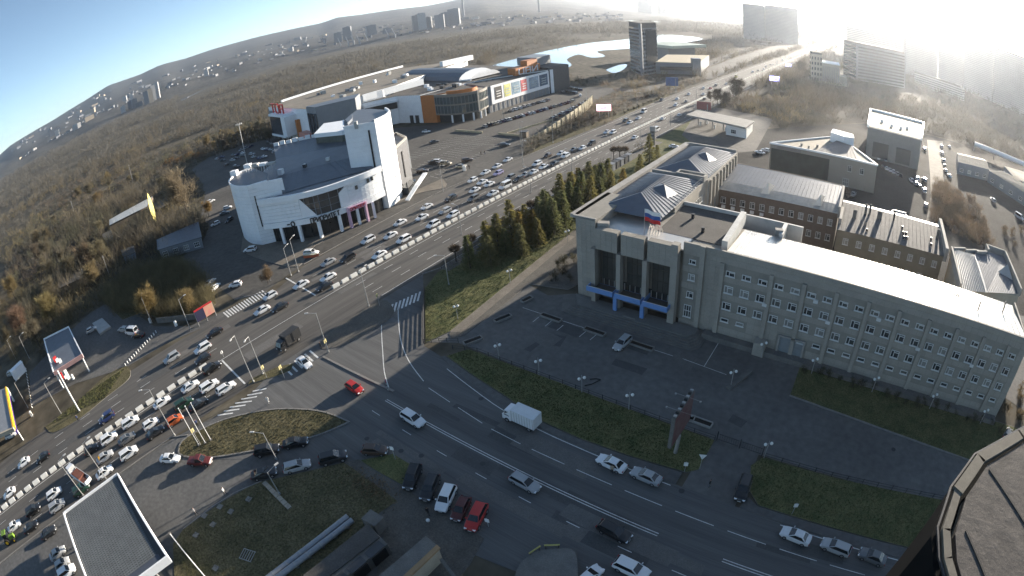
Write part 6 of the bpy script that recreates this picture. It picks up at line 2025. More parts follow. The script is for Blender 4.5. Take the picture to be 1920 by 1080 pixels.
# ------------------------------------------------------------------ signs
def sign_post(a, b2, label, h=2.6, face='crossing', rot=-1.2):
    x, y = P(a, b2)
    o = thing('road_sign', label, 'sign', (x, y, 0.1), rot)
    link('post', MB().tube((0, 0, 0), (0, 0, h + .3), .05, .05, 6).mesh('post', steel_m), o)
    if face == 'crossing':
        link('plate', MB().box(0, -.07, h - .35, h + .4, .75, .05).mesh('plate', mat('sign_rim', (.6, .52, .25), .5)), o)
        q = MB().box(0, -.105, h - .3, h + .35, .65, .02)
        pl = link('symbol_field', q.mesh('symbol_field', blue_m), o)
        t = MB()
        t.face([(-.3, -.12, h - .42), (.3, -.12, h - .42), (0, -.12, h + .2)])
        link('triangle', t.mesh('triangle', white_m), pl)
        t = MB()
        t.beam((0, -.13, h - .22), (.02, -.13, h - .08), .07, .02).beam((.0, -.13, h - .24), (.12, -.13, h - .4), .05, .02).beam((0, -.13, h - .24), (-.1, -.13, h - .4), .05, .02)
        link('walker', t.mesh('walker', black_m), pl)
    elif face == 'triangle':
        t = MB()
        t.prism([(-.55, -.03), (.55, -.03), (.55, .03), (-.55, .03)], h + .3, h + .31)
        t.face([(-.55, -.04, h + .35), (0, -.04, h - .6), (.55, -.04, h + .35)])
        t.face([(-.55, .04, h + .35), (.55, .04, h + .35), (0, .04, h - .6)])
        link('plate', t.mesh('plate', white_m), o)
    elif face == 'round':
        t = MB().tube((0, -.1, h), (0, -.06, h), .38, .38, 16)
        link('plate', t.mesh('plate', frame_m), o)
        t = MB().tube((0, -.13, h), (0, -.1, h), .27, .27, 14)
        link('symbol', t.mesh('symbol', red_m if 'red' in label else black_m), o)
    else:
        link('plate', MB().box(0, -.07, h - .5, h + .2, .6, .05).mesh('plate', white_m), o)
    return o


sign_post(617, 661, 'yellow-edged crossing sign on the near corner of the traffic island')
sign_post(712, 574, 'white crossing sign at the far end of the traffic island', face='crossing')
sign_post(534, 710, 'yellow-edged crossing sign left of the white turning sedan')
sign_post(501, 710, 'crossing sign beside the lamps at the near stop line')
sign_post(377, 835, 'yellow square sign in front of the orange hatchback', 3.4, 'crossing')
sign_post(1312, 880, 'white give way triangle sign at the right end of the front lawn', 2.6, 'triangle', .3)
sign_post(1283, 886, 'thin white post sign left of the give way sign', 1.9, 'post', .3)
sign_post(742, 862, 'sign with a bracket at the corner of the small lawn', 2.6, 'post', .4)
sign_post(1484, 965, 'thin stake sign on the right lawn near its kerb', 2.2, 'post', .3)
sign_post(420, 670, 'red and white round sign left of the near stop line', 1.2, 'round', -1.2)
sign_post(118, 570, 'white box sign at the edge of the shrubs', 1.8, 'post', -1.2)
sign_post(508, 527, 'small pedestrian sign by the bare bush at the kerb', 2.4, 'crossing', -1.2)
sign_post(916, 988, 'white tilted marker stake beyond the bright red car', 1.6, 'post', .3)
# striped hazard board at the end of the divider
x, y = P(729, 733)
HB = thing('hazard_board', 'black and white striped hazard board with a round arrow sign at the divider tip', 'sign', (x, y, .05), -.7)
link('post', MB().tube((0, 0, 0), (0, 0, 2.6), .06, .06, 8).mesh('post', steel_m), HB)
for k in range(5):
    link('stripe', MB().box(0, -.08, .3 + k * .3, .58 + k * .3, .45, .05).mesh('stripe', black_m if k % 2 else white_m), HB)
link('round_sign', MB().tube((0, -.12, 2.25), (0, -.07, 2.25), .36, .36, 16).mesh('round_sign', blue_m), HB)
link('rim', MB().tube((0, -.075, 2.25), (0, -.04, 2.25), .41, .41, 16).mesh('rim', red_m), HB)
# waste bins and white containers on the west forecourt
for k, (a, b2, m_) in enumerate([(283, 605, white_m), (331, 611, white_m), (138, 711, white_m), (60, 780, white_m), (249, 624, white_m)]):
    x, y = P(a, b2)
    o = thing('bin', ('white bin under the lamp at the forecourt edge', 'white bin near the end of the grey wall', 'white round bin below the red canopy pylon', 'white tank by the west island tip', 'white bright bin beside the minibus')[k], 'bin', (x, y, .05))
    MB().tube((x, y, .05), (x, y, 1.3), .45, .4, 10).build('drum', m_, o)
    MB().ball((x, y, 1.3), .42, 10, 4, sz=.5).build('lid', m_, o)
# hoarding by the side road
x0, y0 = P(374, 612)
x1, y1 = P(406, 592)
HO = thing('hoarding', 'red-topped advertising hoarding with a bright portrait panel at the zebra crossing', 'hoarding', (x0, y0, 0))
mx, my = (x0 + x1) / 2, (y0 + y1) / 2
MB().beam((x0, y0, 2.6), (mx, my, 2.6), .25, 2.8).build('dark_panel', mat('hoarding_blue', (.03, .03, .07), .6), HO)
MB().beam((mx, my, 2.6), (x1, y1, 2.6), .25, 2.8).build('portrait_panel', mat('hoarding_portrait', (.55, .42, .25), .6, col2=(.7, .2, .2), scale=.7), HO)
MB().beam((x0, y0, 4.15), (x1, y1, 4.15), .35, .35).build('top_edge', red_m, HO)
for p in ((x0, y0), (mx, my), (x1, y1)):
    MB().tube((*p, 0), (*p, 4), .1, .1, 6).build('post', steel_m, HO)
# billboard on the front lawn
BB = thing('billboard', 'billboard seen edge-on, pale pillar and dark framed panel with red poster, on the front lawn', 'billboard', (-15.4, 50.4, 0))
MB().tube((-15.5, 50.5, 0), (-15.0, 49.4, 4.9), .28, .25, 10).build('pillar', concrete, BB)
MB().box(-15.3, 50, 4.6, 10.2, .5, 6.4, -.02).build('panel', conc_dark, BB)
MB().box(-15.02, 50, 4.9, 9.9, .06, 6.0, -.02).build('poster', mat('red_poster', (.13, .03, .035), .6, col2=(.16, .12, .11), scale=.5), BB)
MB().box(-15.58, 50, 4.9, 9.9, .06, 6.0, -.02).build('poster', mat('grey_poster', (.2, .2, .2), .5), BB)
for k in range(9):
    MB().box(-15.3, 47.2 + k * .7, 10.2, 10.42, .42, .3).build('frame_rib', black_m if k % 2 else steel_m, BB)
for y in (48.5, 51.5):
    for sd in (-1, 1):
        MB().beam((-15.3, y, 10.1), (-15.3 + sd * 1.8, y + .2, 9.9), .03, .03).beam((-15.3 + sd * 1.75, y + .05, 9.85), (-15.3 + sd * 1.9, y + .25, 9.85), .2, .2).build('floodlight', steel_m, BB)
# glowing advertising screens along the avenue
def screen(a, b2, top, w, label, col, ang, strength):
    x, y = P(a, b2)
    o = thing('advertising_screen', label, 'screen', (x, y, 0))
    for s in (-.3, .3):
        MB().tube((x + cos(ang) * w * s, y + sin(ang) * w * s, 0), (x + cos(ang) * w * s, y + sin(ang) * w * s, top), .15, .15, 6).build('post', steel_m, o)
    MB().box(x, y, top - w * .5, top, w, .5, ang).build('cabinet', dsteel_m, o)
    m = mat('screen_' + label.split()[1], col, .5, var=.6, scale=.25, emit=(col, strength))
    MB().box(x + sin(ang) * .3, y - cos(ang) * .3, top - w * .47, top - .12, w - .3, .08, ang).build('display', m, o)
    MB().box(x + sin(ang) * .36, y - cos(ang) * .36, top - w * .32, top - w * .22, w * .4, .06, ang).build('picture_band', mat('band_' + label.split()[1], (.4, .03, .08), .5, emit=((.4, .05, .1), strength * .6)), o)


screen(1133, 222, 7.6, 7.5, 'glowing pink and white advertising screen beside the avenue hedge', (.95, .45, .55), 0.5, 1.2)
screen(1452, 158, 7, 9, 'glowing blue advertising screen under the bright avenue', (.35, .35, 1.0), .4, 1.6)
screen(1478, 131, 7, 7, 'distant blue screen beyond the first one, smaller', (.45, .45, 1.0), .4, 1.4)
x, y = P(1268, 171)
DS = thing('direction_sign', 'large blue direction sign with a dark back beside the avenue', 'sign', (x, y, 0))
MB().box(x - 3, y, 3.5, 9.5, 8.5, .3, .4).build('board', mat('sign_blue', (.12, .16, .3), .5), DS)
for s in (-3.5, .5):
    MB().tube((x - 1 + s, y, 0), (x - 1 + s, y, 9), .15, .15, 6).build('post', steel_m, DS)
x, y = P(1320, 212)
KS = thing('red_board', 'faded red advertising board beside the petrol station canopy', 'billboard', (x, y, 0))
MB().box(x, y, 2, 6.4, 8, .5, .2).build('panel', mat('faded_red', (.28, .1, .09), .6), KS)
MB().tube((x + 2, y, 0), (x + 2, y, 5), .3, .3, 8).build('pillar', concrete, KS)
x, y = P(1224, 272)
AC = thing('advertising_column', 'dark price column with a square pale head beside the west wing', 'sign', (x, y, 0))
MB().box(x, y, 0, 6.0, 1.9, .7, .2).build('column', mat('column_grey', (.08, .085, .08), .5), AC)
MB().box(x, y, 6.0, 8.0, 2.3, .8, .2).build('head', mat('column_head', (.3, .3, .29), .5), AC)
for k in range(3):
    MB().box(x - .02, y - .42, 1.5 + k * 1.4, 2.4 + k * 1.4, 1.3, .08, .2).build('price_panel', grey_panel, AC)


# ------------------------------------------------------------------ fences, planters, gate
def fence(pts, step, h, label, m, rails=2, name='fence', rail_w=.05):
    o = thing(name, label, 'fence', (*pts[0], 0))
    post = MB().box(0, 0, 0, h, .09, .09).mesh('post', m)
    for p, q in zip(pts, pts[1:]):
        L = hypot(q[0] - p[0], q[1] - p[1])
        n = max(1, int(L / step))
        for k in range(n + 1):
            t = k / n
            link('post', post, o, (p[0] + (q[0] - p[0]) * t - pts[0][0], p[1] + (q[1] - p[1]) * t - pts[0][1], 0.1), atan2(q[1] - p[1], q[0] - p[0]))
        for r in range(rails):
            z = .15 + h * (r + .9) / (rails + .0) - .1
            MB().beam((*p, z), (*q, z), rail_w, rail_w).build('rail', m, o)
    return o


fence([(-60.5, 53.5), (-56, 55.2), (-38, 55.55), (-18, 55.5), (-11.2, 55.5)], 2.4, .95, 'low dark metal fence between the front lawn and the plaza', dsteel_m)
fence([(-3.0, 55.4), (8, 55.85), (29, 57.7), (60, 59)], 2.4, .95, 'low dark metal fence behind the right lawn', dsteel_m)
fence([(-82.0, 67.2), (-66.6, 51.9)], 1.5, 1.1, 'dark railing on the diagonal edge of the tree lawn', dsteel_m, 5, rail_w=.12)
fence([(-66.6, 51.9), (-63.0, 54.6), (-61.0, 55.6)], 1.4, 1.0, 'short dark fence between the railing and the plaza corner', dsteel_m)
fence([(-84.9, 76), (-84.9, 150)], 3, .9, 'low railing between the tree lawn and the pavement', dsteel_m)
GT = thing('gate', 'dark double gate in the lawn fence leading to the plaza', 'gate', (-10.6, 55.6, 0))
for x in (-10.9, -7.2, -3.5):
    MB().box(x, 55.6, 0, 1.9, .16, .16).build('post', dsteel_m, GT)
for xa in (-10.7, -7.0):
    MB().beam((xa, 55.6, 1.45), (xa + 3.3, 55.6, 1.45), .06, .06).beam((xa, 55.6, .35), (xa + 3.3, 55.6, .35), .06, .06).build('leaf_frame', dsteel_m, GT)
    for k in range(9):
        MB().tube((xa + .2 + k * .37, 55.6, .35), (xa + .2 + k * .37, 55.6, 1.45), .025, n=4).build('bar', dsteel_m, GT)
for k, (a, b2, l, ang, lb) in enumerate(((988, 563, 2.6, 1.32, 'short stone planter by the sunlit path end'), (943, 598, 3.6, 1.2, 'long stone planter on the plaza beside the sunlit path'), (887, 640, 3.6, 1.15, 'long stone planter nearest the lawn fence'),
                                     (1033, 597, 4.6, -.03, 'stone planter left of the painted bays'), (1115, 623, 4.4, -.03, 'stone planter in front of the entrance steps'), (1203, 650, 4.6, -.03, 'stone planter right of the parked estate car'), (1289, 784, 2.2, .1, 'small white-rimmed planter behind the billboard'), (1312, 792, 4.0, -.02, 'larger white-rimmed planter behind the billboard'))):
    x, y = P(a, b2)
    o = thing('planter', lb, 'planter', (x, y, 0), 0, 'planters on the plaza')
    r = MB()
    c, s = cos(ang), sin(ang)
    w = 1.15
    for (dx, dy, sx, sy) in ((0, w / 2, l, .2), (0, -w / 2, l, .2), (l / 2, 0, .2, w - .2), (-l / 2, 0, .2, w - .2)):
        MB().box(x + dx * c - dy * s, y + dx * s + dy * c, .03, .42, sx, sy, ang).build('rim', kerb_m if k < 6 else concrete, o)
    MB().box(x, y, .03, .3, l - .25, w - .25, ang).build('soil', mat('planter_soil', (.02, .017, .014), .95), o)
# dark bent mark on the plaza, built as a thin black tube
x, y = P(1112, 716)
HS = MB()
hp = [P(1096, 724), P(1110, 721), P(1126, 713), P(1118, 711), P(1106, 712)]
for p, q in zip(hp, hp[1:]):
    HS.tube((*p, .12), (*q, .12), .09, .09, 6)
tag(HS.build('dark_mark', black_m), 'black bent mark on the plaza asphalt', 'dark_mark')
# speed bump on the slip lane, manhole covers
for k, (a, b2) in enumerate(((752, 846), (790, 855), (688, 823), (905, 870), (1278, 921), (1675, 843), (902, 748))):
    x, y = P(a, b2)
    tag(MB().tube((x, y, .04), (x, y, .066), .42, .42, 14).build('manhole_cover', dsteel_m), 'round dark manhole cover in the asphalt, %s from the left' % ORD[sorted([688, 752, 790, 902, 905, 1278, 1675]).index(a)], 'manhole cover', 'manhole covers')

# ------------------------------------------------------------------ low structures south-west of the camera
KX = thing('canopy_roof', 'big grey corrugated canopy roof with white edges at the bottom left', 'canopy', (-67, -16, 0))
A, Bc, Cc, Dd = (-77.8, -24.1), (-77.9, -10.0), (-54.9, -9.0), (-54.8, -24)
MB().prism([A, Bc, Cc, Dd], 5.2, 5.9).build('deck', mat('deck_dark', (.05, .054, .057), .7), KX)
tile_m = mat('tile_steel', (.13, .14, .145), .6, var=.15, scale=.6)
tl = MB()
nr = 46
for i in range(nr):
    xa = -77.4 + i * (20.8 / nr)
    w = 20.8 / nr * .52
    tl.prism([(xa, -23.7), (xa + w, -23.7), (xa + w, -10.4), (xa, -10.4)], 5.92, 6.03 + .002 * (i % 2))
tag(tl.build('corrugation', tile_m, KX), kind='stuff')
tl = MB()
for j in range(24):
    y = -23.6 + j * .56
    tl.box(-67, y, 5.91, 6.0, 20.6, .16)
tag(tl.build('batten', tile_m, KX), kind='stuff')
MB().box(-55.9, -16.7, 5.92, 6.0, 1.7, 13.2).build('gutter_or_shadow_strip', mat('shadow_strip_blue', (.06, .07, .09), .5), KX)  # dark blue strip paints the parapet's shadow on the deck
for (xa, ya, xb, yb, h) in ((*A, *Bc, 6.3), (*Bc, *Cc, 6.3), (*Cc, *Dd, 6.5), (*Dd, *A, 6.3)):
    MB().box((xa + xb) / 2, (ya + yb) / 2, 5.1, h, hypot(xb - xa, yb - ya) + .2, .26, atan2(yb - ya, xb - xa)).build('edge_trim', white_panel, KX)
for x in (-75, -66, -58):
    for y in (-21, -13):
        MB().tube((x, y, 0), (x, y, 5.2), .2, .2, 8).build('post', steel_m, KX)
# insulated heating pipes
for k, (p, q) in enumerate(((P(655, 974), P(505, 1090)), (P(664, 981), P(522, 1090)))):
    o = thing('heating_pipe', ('left', 'right')[k] + ' one of two silver insulated pipes on the dirt lawn', 'pipe', (*p, 0))
    MB().tube((*p, .75), (*q, .75), .42, .42, 12).build('pipe', mat('pipe_foil', (.3, .31, .33), .45, metal=.3, scale=2), o)
    n = 6
    for j in range(n):
        t = (j + .5) / n
        c = (p[0] + (q[0] - p[0]) * t, p[1] + (q[1] - p[1]) * t)
        MB().box(*c, 0, .35, .7, .5, .9).build('support', conc_dark, o)
        MB().tube((c[0], c[1], .75), (c[0] - .1 * (p[0] - q[0]) / 8, c[1] - .1 * (p[1] - q[1]) / 8, .75), .45, .45, 12).build('band', steel_m, o)
DG = thing('sunken_shelter', 'low dark roofed service building with open bays on the paved yard', 'building', (-39, 12, 0))
pz = [(-41.4, 16.4), (-37.3, 15.9), (-37.9, 5), (-41.6, 5)]
MB().prism(pz, 0, 2.4).build('wall', conc_dark, DG)
MB().prism([(x - .1 if x < -40 else x - 1.4, y) for x, y in pz], 2.42, 2.7).build('roof', roof_felt, DG)
for k in range(3):
    y = 14.2 - k * 3.2
    MB().box(-37.9 - .05 * k, y, 2.41, 2.5, 1.2, 2.6).build('bay_cover', dark_panel, DG)
    MB().box(-37.3 - .05 * k, y, .3, 2.1, .12, 2.4).build('bay_shade_panel', black_m, DG)  # black panel colours in the shade inside an open bay
MB().box(-42.0, 17.6, 0, 2.3, 2.4, 1.9, .1).build('hatch_box', conc_dark, DG)
RF = thing('entrance_building', 'flat-roofed building part with a sunlit cream side at the bottom edge', 'building', (-32, 14, 0))
MB().prism([(-33.7, 19.4), (-31.4, 19.2), (-31.2, 4), (-34.2, 4)], 0, 3.0).build('wall', cream_wall, RF)
MB().prism([(-33.9, 19.6), (-31.9, 19.4), (-31.9, 4), (-34.4, 4)], 3.02, 3.2).build('roof', conc_dark, RF)
MB().prism([(-31.85, 19.4), (-31.2, 19.3), (-31.1, 4), (-31.85, 4)], 3.0, 3.32).build('roof_edge', mat('tan_edge', (.3, .2, .11), .8), RF)
MB().beam((-31, 18.7, 1.4), (-24, 16.5, 1.4), .4, .5).build('wing_wall', conc_dark, RF)
BR = thing('boom_barrier', 'long white boom pole lying along the yard right of the canopy roof', 'barrier', (*P(320, 1002), 0))
p, q = P(318, 1000, 1.0), P(392, 1090, 1.0)
MB().tube((*p, 1.0), (*q, 1.0), .1, .1, 8).build('boom', white_m, BR)
MB().box(*p, 0, 1.15, .45, .45).build('stand', conc_dark, BR)
for k, (a, b2) in enumerate(((467, 937), (433, 960), (400, 984), (368, 1004), (405, 1066), (384, 968), (413, 951))):
    x, y = P(a, b2)
    tag(MB().box(x, y, .1, .19, .95, .95, .4).build('stone_slab', kerb_m), 'square stone slab in the dirt lawn, %s of the stepping row' % ORD[k], 'slab', 'stone slabs in the dirt lawn')
x, y = P(465, 1042)
GR = thing('grate', 'metal grate lying on the dirt lawn right of the stone slabs', 'grate', (x, y, .1), .5)
for k in range(6):
    link('bar', MB().beam((-1.0 + k * .4, -.9, .12), (-1.0 + k * .4, .9, .12), .08, .08).mesh('bar', steel_m), GR)
for s in (-.9, .9):
    link('frame', MB().beam((-1.1, s, .08), (1.1, s, .08), .1, .08).mesh('frame', steel_m), GR)
WB = thing('plank_walk', 'long weathered wooden beam lying on the dirt lawn below the dark sedan', 'beam', (*P(495, 906), 0))
p, q = P(496, 906), P(545, 955)
n = 7
for k in range(n):
    t0, t1 = k / n, (k + .94) / n
    MB().beam((p[0] + (q[0] - p[0]) * t0, p[1] + (q[1] - p[1]) * t0, .22), (p[0] + (q[0] - p[0]) * t1, p[1] + (q[1] - p[1]) * t1, .22 + .02 * (k % 2)), .75, .22).build('plank', mat('pale_wood', (.3, .27, .22), .9, scale=1.5, var=.2), WB)
for k, (a, b2, c, d) in enumerate(((993, 1046, 1014, 1032), (1021, 1031, 1050, 1030))):
    p, q = P(a, b2), P(c, d)
    o = thing('guard_rail', ('left tilted', 'upper level')[k] + ' yellow guard rail at the round terrace', 'rail', (*p, 0))
    MB().beam((*p, 1.1), (*q, 1.1), .14, .2).build('rail', mat('rail_yellow', (.4, .36, .12), .6), o)
    for t in (.1, .9):
        c2 = (p[0] + (q[0] - p[0]) * t, p[1] + (q[1] - p[1]) * t)
        MB().box(*c2, 0, 1.05, .1, .1).build('post', dsteel_m, o)

# the roof of the camera's own building
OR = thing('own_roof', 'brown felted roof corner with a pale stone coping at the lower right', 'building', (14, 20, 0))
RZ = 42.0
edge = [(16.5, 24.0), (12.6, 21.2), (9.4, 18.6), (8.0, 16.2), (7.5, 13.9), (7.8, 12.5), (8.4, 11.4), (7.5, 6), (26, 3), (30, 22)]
MB().prism(edge, 0, RZ - .7).build('wall', mat('shaded_wall_tone', (.012, .0125, .013), .95, spec=.03), OR)  # near-black colour puts the wall's shade into the material
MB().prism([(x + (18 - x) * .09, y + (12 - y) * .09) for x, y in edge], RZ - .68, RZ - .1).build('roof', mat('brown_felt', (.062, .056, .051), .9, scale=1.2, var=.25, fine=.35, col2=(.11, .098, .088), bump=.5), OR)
for i in range(6):
    p, q = edge[i], edge[i + 1]
    L = hypot(q[0] - p[0], q[1] - p[1])
    an = atan2(q[1] - p[1], q[0] - p[0])
    cx, cyy = (p[0] + q[0]) / 2, (p[1] + q[1]) / 2
    MB().box(cx + (18 - cx) * .04, cyy + (12 - cyy) * .04, RZ - .3, RZ - (.02 if i < 3 else .06), L * .99, .6 if i < 3 else .4, an).build('coping_stone', mat('tan_stone', (.13, .118, .096), .85, scale=1.5, var=.15, fine=.1), OR)
    MB().beam((*p, RZ - .2), (*q, RZ - .2), .1, .1).build('gutter_or_shadow_strip', dsteel_m, OR)
for (a, b2) in (((13.2, 20.7), (26, 8)), ((10.3, 17.8), (22, 5)), ((16.6, 22.6), (28, 14)), ((9, 14), (16, 4))):
    MB().beam((*a, RZ - .08), (*b2, RZ - .08), .1, .05).build('roof_seam', mat('bitumen', (.03, .028, .026), .8), OR)
MB().tube((7.2, 12.2, 30), (13.6, 20.9, 40.0), .1, .1, 6).build('cable', dsteel_m, OR)

# ------------------------------------------------------------------ west side buildings
PS = thing('car_wash_canopy', 'grey flat canopy with a red and white front edge on the west petrol forecourt', 'canopy', (-146, -13, 0))
q4 = px((83, 637), (129, 614), (155, 666), (101, 700), z=5.2)
MB().prism(q4, 4.6, 5.2).build('canopy', roof_metal, PS)
for i in range(4):
    p, q = q4[i], q4[(i + 1) % 4]
    MB().box((p[0] + q[0]) / 2, (p[1] + q[1]) / 2, 4.5, 5.6 + .004 * i, hypot(q[0] - p[0], q[1] - p[1]), .35, atan2(q[1] - p[1], q[0] - p[0])).build('edge_trim', white_panel if i != 2 else mat('red_trim', (.5, .3, .27), .5), PS)
for p in q4:
    c = (p[0] * .92 + sum(k[0] for k in q4) / 4 * .08, p[1] * .92 + sum(k[1] for k in q4) / 4 * .08)
    MB().tube((*c, 0), (*c, 4.6), .22, .22, 8).build('post', white_m, PS)
x, y = P(121, 708)
PR = thing('price_pylon', 'red and white pylon with green panel in front of the west canopy', 'sign', (x, y, 0))
MB().box(x, y, 0, 6.6, .6, 1.1, .3).build('red_leg', red_m, PR)
MB().box(x + 1.2, y + .6, 0, 6.2, .6, 1.0, .3).build('white_leg', white_m, PR)
MB().box(x + 2.6, y + 1.4, 0, 6.2, .6, 1.0, .3).build('white_leg', white_m, PR)
MB().box(x + 1.9, y + 1.0, 1.2, 4.2, 1.0, .3, .3).build('green_panel', green_m, PR)
MB().tube((x + 1.9, y + .7, 5.0), (x + 1.9, y + .85, 5.0), .5, .5, 12).build('badge', red_m, PR)
YC = thing('petrol_canopy', 'yellow and blue edged petrol canopy cut by the left edge', 'canopy', (-142, -42, 0))
q4 = px((11, 727), (25, 800), (-40, 830), (-40, 745), z=5.0)
MB().prism(q4, 4.2, 5.0).build('canopy', grey_panel, YC)
p, q = q4[0], q4[1]
an = atan2(q[1] - p[1], q[0] - p[0])
MB().beam((p[0], p[1], 4.7), (q[0], q[1], 4.7), .6, 1.2).build('yellow_edge', yellow_m, YC)
MB().beam((p[0] + 1.0, p[1] + .2, 3.7), (q[0] + 1.0, q[1] + .2, 3.7), .5, .8).build('blue_edge', purple_m, YC)
letters(YC, 'ЛЕ', (p[0] * .5 + q[0] * .5 + .5, p[1] * .5 + q[1] * .5, 4.4), (q[0] + .5, q[1], 4.4), .7, mat('sign_orange', (.5, .2, .02), .5), .12, .1)
MB().beam((q[0] + .5, q[1], 4.6), (q4[2][0] + .5, q4[2][1], 4.6), .6, 1.0).build('white_edge', cream_wall, YC)
for p in q4:
    MB().tube((p[0] - 1.5, p[1], 0), (p[0] - 1.5, p[1], 4.2), .2, .2, 8).build('post', white_m, YC)
x, y = P(26, 752)
PT = thing('white_totem', 'white totem sign with pink print next to the yellow canopy', 'sign', (x, y, 0))
MB().box(x, y, 0, 4.5, 1.3, .5, .3).build('body', white_m, PT)
MB().box(x + .02, y - .28, 2.0, 3.0, 1.0, .08, .3).build('print', mat('pink_print', (.6, .25, .22), .5), PT)
x, y = P(38, 703)
WC = thing('white_container', 'white box container with a dark window in the shade at the left edge', 'container', (x, y, 0))
MB().box(x, y, 0, 3.0, 5.5, 2.6, 1.9).build('body', white_panel, WC)
MB().box(x + 1.2, y - 1.2, 1.2, 2.2, .8, .1, .33).build('window', black_m, WC)
MB().box(x, y, 3.0, 3.12, 5.7, 2.8, 1.9).build('lid', white_panel, WC)
WW = thing('wash_ramp', 'flat grey service ramp roof behind the cars on the west forecourt', 'canopy', (*P(190, 612), 0))
q4 = px((173, 606), (192, 596), (208, 612), (187, 626), z=.6)
MB().prism(q4, 0, .55).build('ramp', concrete, WW)
MB().prism([(x * .97 + q4[0][0] * .03, y * .97 + q4[0][1] * .03) for x, y in q4], .55, .65).build('ramp_plate', steel_m, WW)
# chain of little white bollards at the forecourt
for k in range(15):
    x, y = P(236 + k * 4.1, 686 - k * 4.4)
    o = tag(MB().tube((x, y, .04), (x, y, .75), .14, .12, 8).build('bollard', white_m), 'small white bollard in the row closing the west forecourt', 'bollard', 'bollards of the west forecourt')
for k in range(14):
    x, y = P(49 + k * .9, 692 + k * 5.6)
    o = tag(MB().tube((x, y, .04), (x, y, .75), .14, .12, 8).build('bollard', white_m), 'small white bollard in the row left of the grey canopy', 'bollard', 'bollards beside the grey canopy')
# two low sheds and the yellow sail banner
S1 = thing('grey_shed', 'low grey building with a dark pitched roof between bare trees and the cinema car park', 'building', (*P(335, 470), 0))
q4 = px((296, 450), (370, 418), (376, 445), (298, 468), z=4.0)
f4 = q4
MB().prism(f4, 0, 3.9).build('wall', grey_panel, S1)
cx, cyy = sum(p[0] for p in f4) / 4, sum(p[1] for p in f4) / 4
MB().prism([(cx + (x - cx) * 1.06, cyy + (y - cyy) * 1.06) for x, y in f4], 3.92, 4.2).build('roof', roof_metal, S1)
p, q = f4[3], f4[2]
an = atan2(q[1] - p[1], q[0] - p[0])
for k in range(4):
    t = (k + .5) / 4
    window(S1, p[0] + (q[0] - p[0]) * t, p[1] + (q[1] - p[1]) * t, 1.0, an, 2.2, 1.8, 'grid')
S2 = thing('long_shed', 'long low shed with a pale corrugated roof beside the yellow banner', 'building', (*P(245, 395), 0))
q4 = px((205, 412), (286, 368), (276, 390), (206, 425), z=4.0)
MB().prism(q4, 0, 3.9).build('wall', wood_m, S2)
a, b2, c, d = [(*p, 4.0) for p in q4]
seam_roof(S2, [a, b2, (c[0], c[1], 4.7), (d[0], d[1], 4.7)], roof_pale, 30)
x, y = P(293, 419)
YB = thing('sail_banner', 'tall sunlit yellow leaf-shaped banner standing beside the long shed', 'banner', (x, y, 0))
MB().tube((x, y, 0), (x, y, 14.5), .12, .06, 6).build('pole', steel_m, YB)
b = MB()
prof = [(0, .2), (2.5, 1.1), (5, 1.5), (8, 1.6), (11, 1.2), (13, .6), (14.4, .05)]
for (z0, w0), (z1, w1) in zip(prof, prof[1:]):
    for sd in (-.06, .06):
        qd = [(x - w0 * .6 + sd, y + sd + w0 * .8, z0 + .3), (x + w0 * .6 + sd, y + sd - w0 * .8, z0 + .3), (x + w1 * .6 + sd, y + sd - w1 * .8, z1 + .3), (x - w1 * .6 + sd, y + sd + w1 * .8, z1 + .3)]
        b.face(qd if sd < 0 else qd[::-1])
b.build('sail', mat('banner_yellow', (.7, .62, .2), .6, coords='obj'), YB)
for k, (pts, h, lb) in enumerate(((((192, 440), (208, 432), (212, 446), (197, 452)), 2.6, 'small shed beside the pole in the west yard'), (((228, 470), (250, 462), (252, 474), (232, 482)), 2.8, 'blue-grey kiosk in front of the wooded strip'),
                                  (((110, 522), (152, 505), (156, 520), (112, 540)), 3, 'low ruined shed among shrubs in the west yard'), (((290, 382), (312, 372), (314, 384), (296, 392)), 3, 'small dark hut right of the yellow banner'), (((82, 645), (96, 640), (98, 650), (84, 655)), 2.4, 'small utility box behind the grey canopy'))):
    q4 = px(*pts, z=h)
    S = thing('west_hut', lb, 'hut', (*q4[0], 0))
    MB().prism(q4, 0, h).build('wall', (grey_panel, mat('kiosk_blue', (.2, .24, .3), .6), wood_m, dark_panel, grey_panel)[k], S)
    cx, cyy = sum(p[0] for p in q4) / 4, sum(p[1] for p in q4) / 4
    MB().prism([(cx + (x - cx) * 1.1, cyy + (y - cyy) * 1.1) for x, y in q4], h + .02, h + .18).build('roof', roof_felt, S)
LBd = thing('pale_building', 'sunlit pale building corner cut by the left edge of the view', 'building', (-262, -50, 0))
MB().prism([(-262, -46), (-250, -62), (-300, -100), (-312, -84)], 0, 13).build('wall', cream_wall, LBd)
MB().prism([(-262, -46), (-250, -62), (-300, -100), (-312, -84)], 13.02, 13.6).build('roof', roof_felt, LBd)
x0, y0 = P(296, 606)
x1, y1 = P(372, 598)
GW = thing('grey_wall', 'low grey concrete wall along the wooded strip above the avenue', 'wall', (x0, y0, 0))
for k in range(10):
    t0, t1 = k / 10, (k + .96) / 10
    MB().beam((x0 + (x1 - x0) * t0, y0 + (y1 - y0) * t0, .8), (x0 + (x1 - x0) * t1, y0 + (y1 - y0) * t1, .8), .3, 1.6).build('wall_panel', conc_dark, GW)
BS = thing('bus_shelter', 'dark bus shelter on the pavement between the tree row and the avenue', 'shelter', (-83.6, 146, 0))
MB().box(-83.6, 146, 2.5, 2.65, 2.4, 9).build('roof', dark_panel, BS)
MB().box(-82.6, 146, .3, 2.5, .1, 8.6).build('back_panel', pane_m, BS)
for y in (141.8, 146, 150.2):
    MB().box(-84.6, y, .1, 2.5, .12, .12).build('post', dsteel_m, BS)
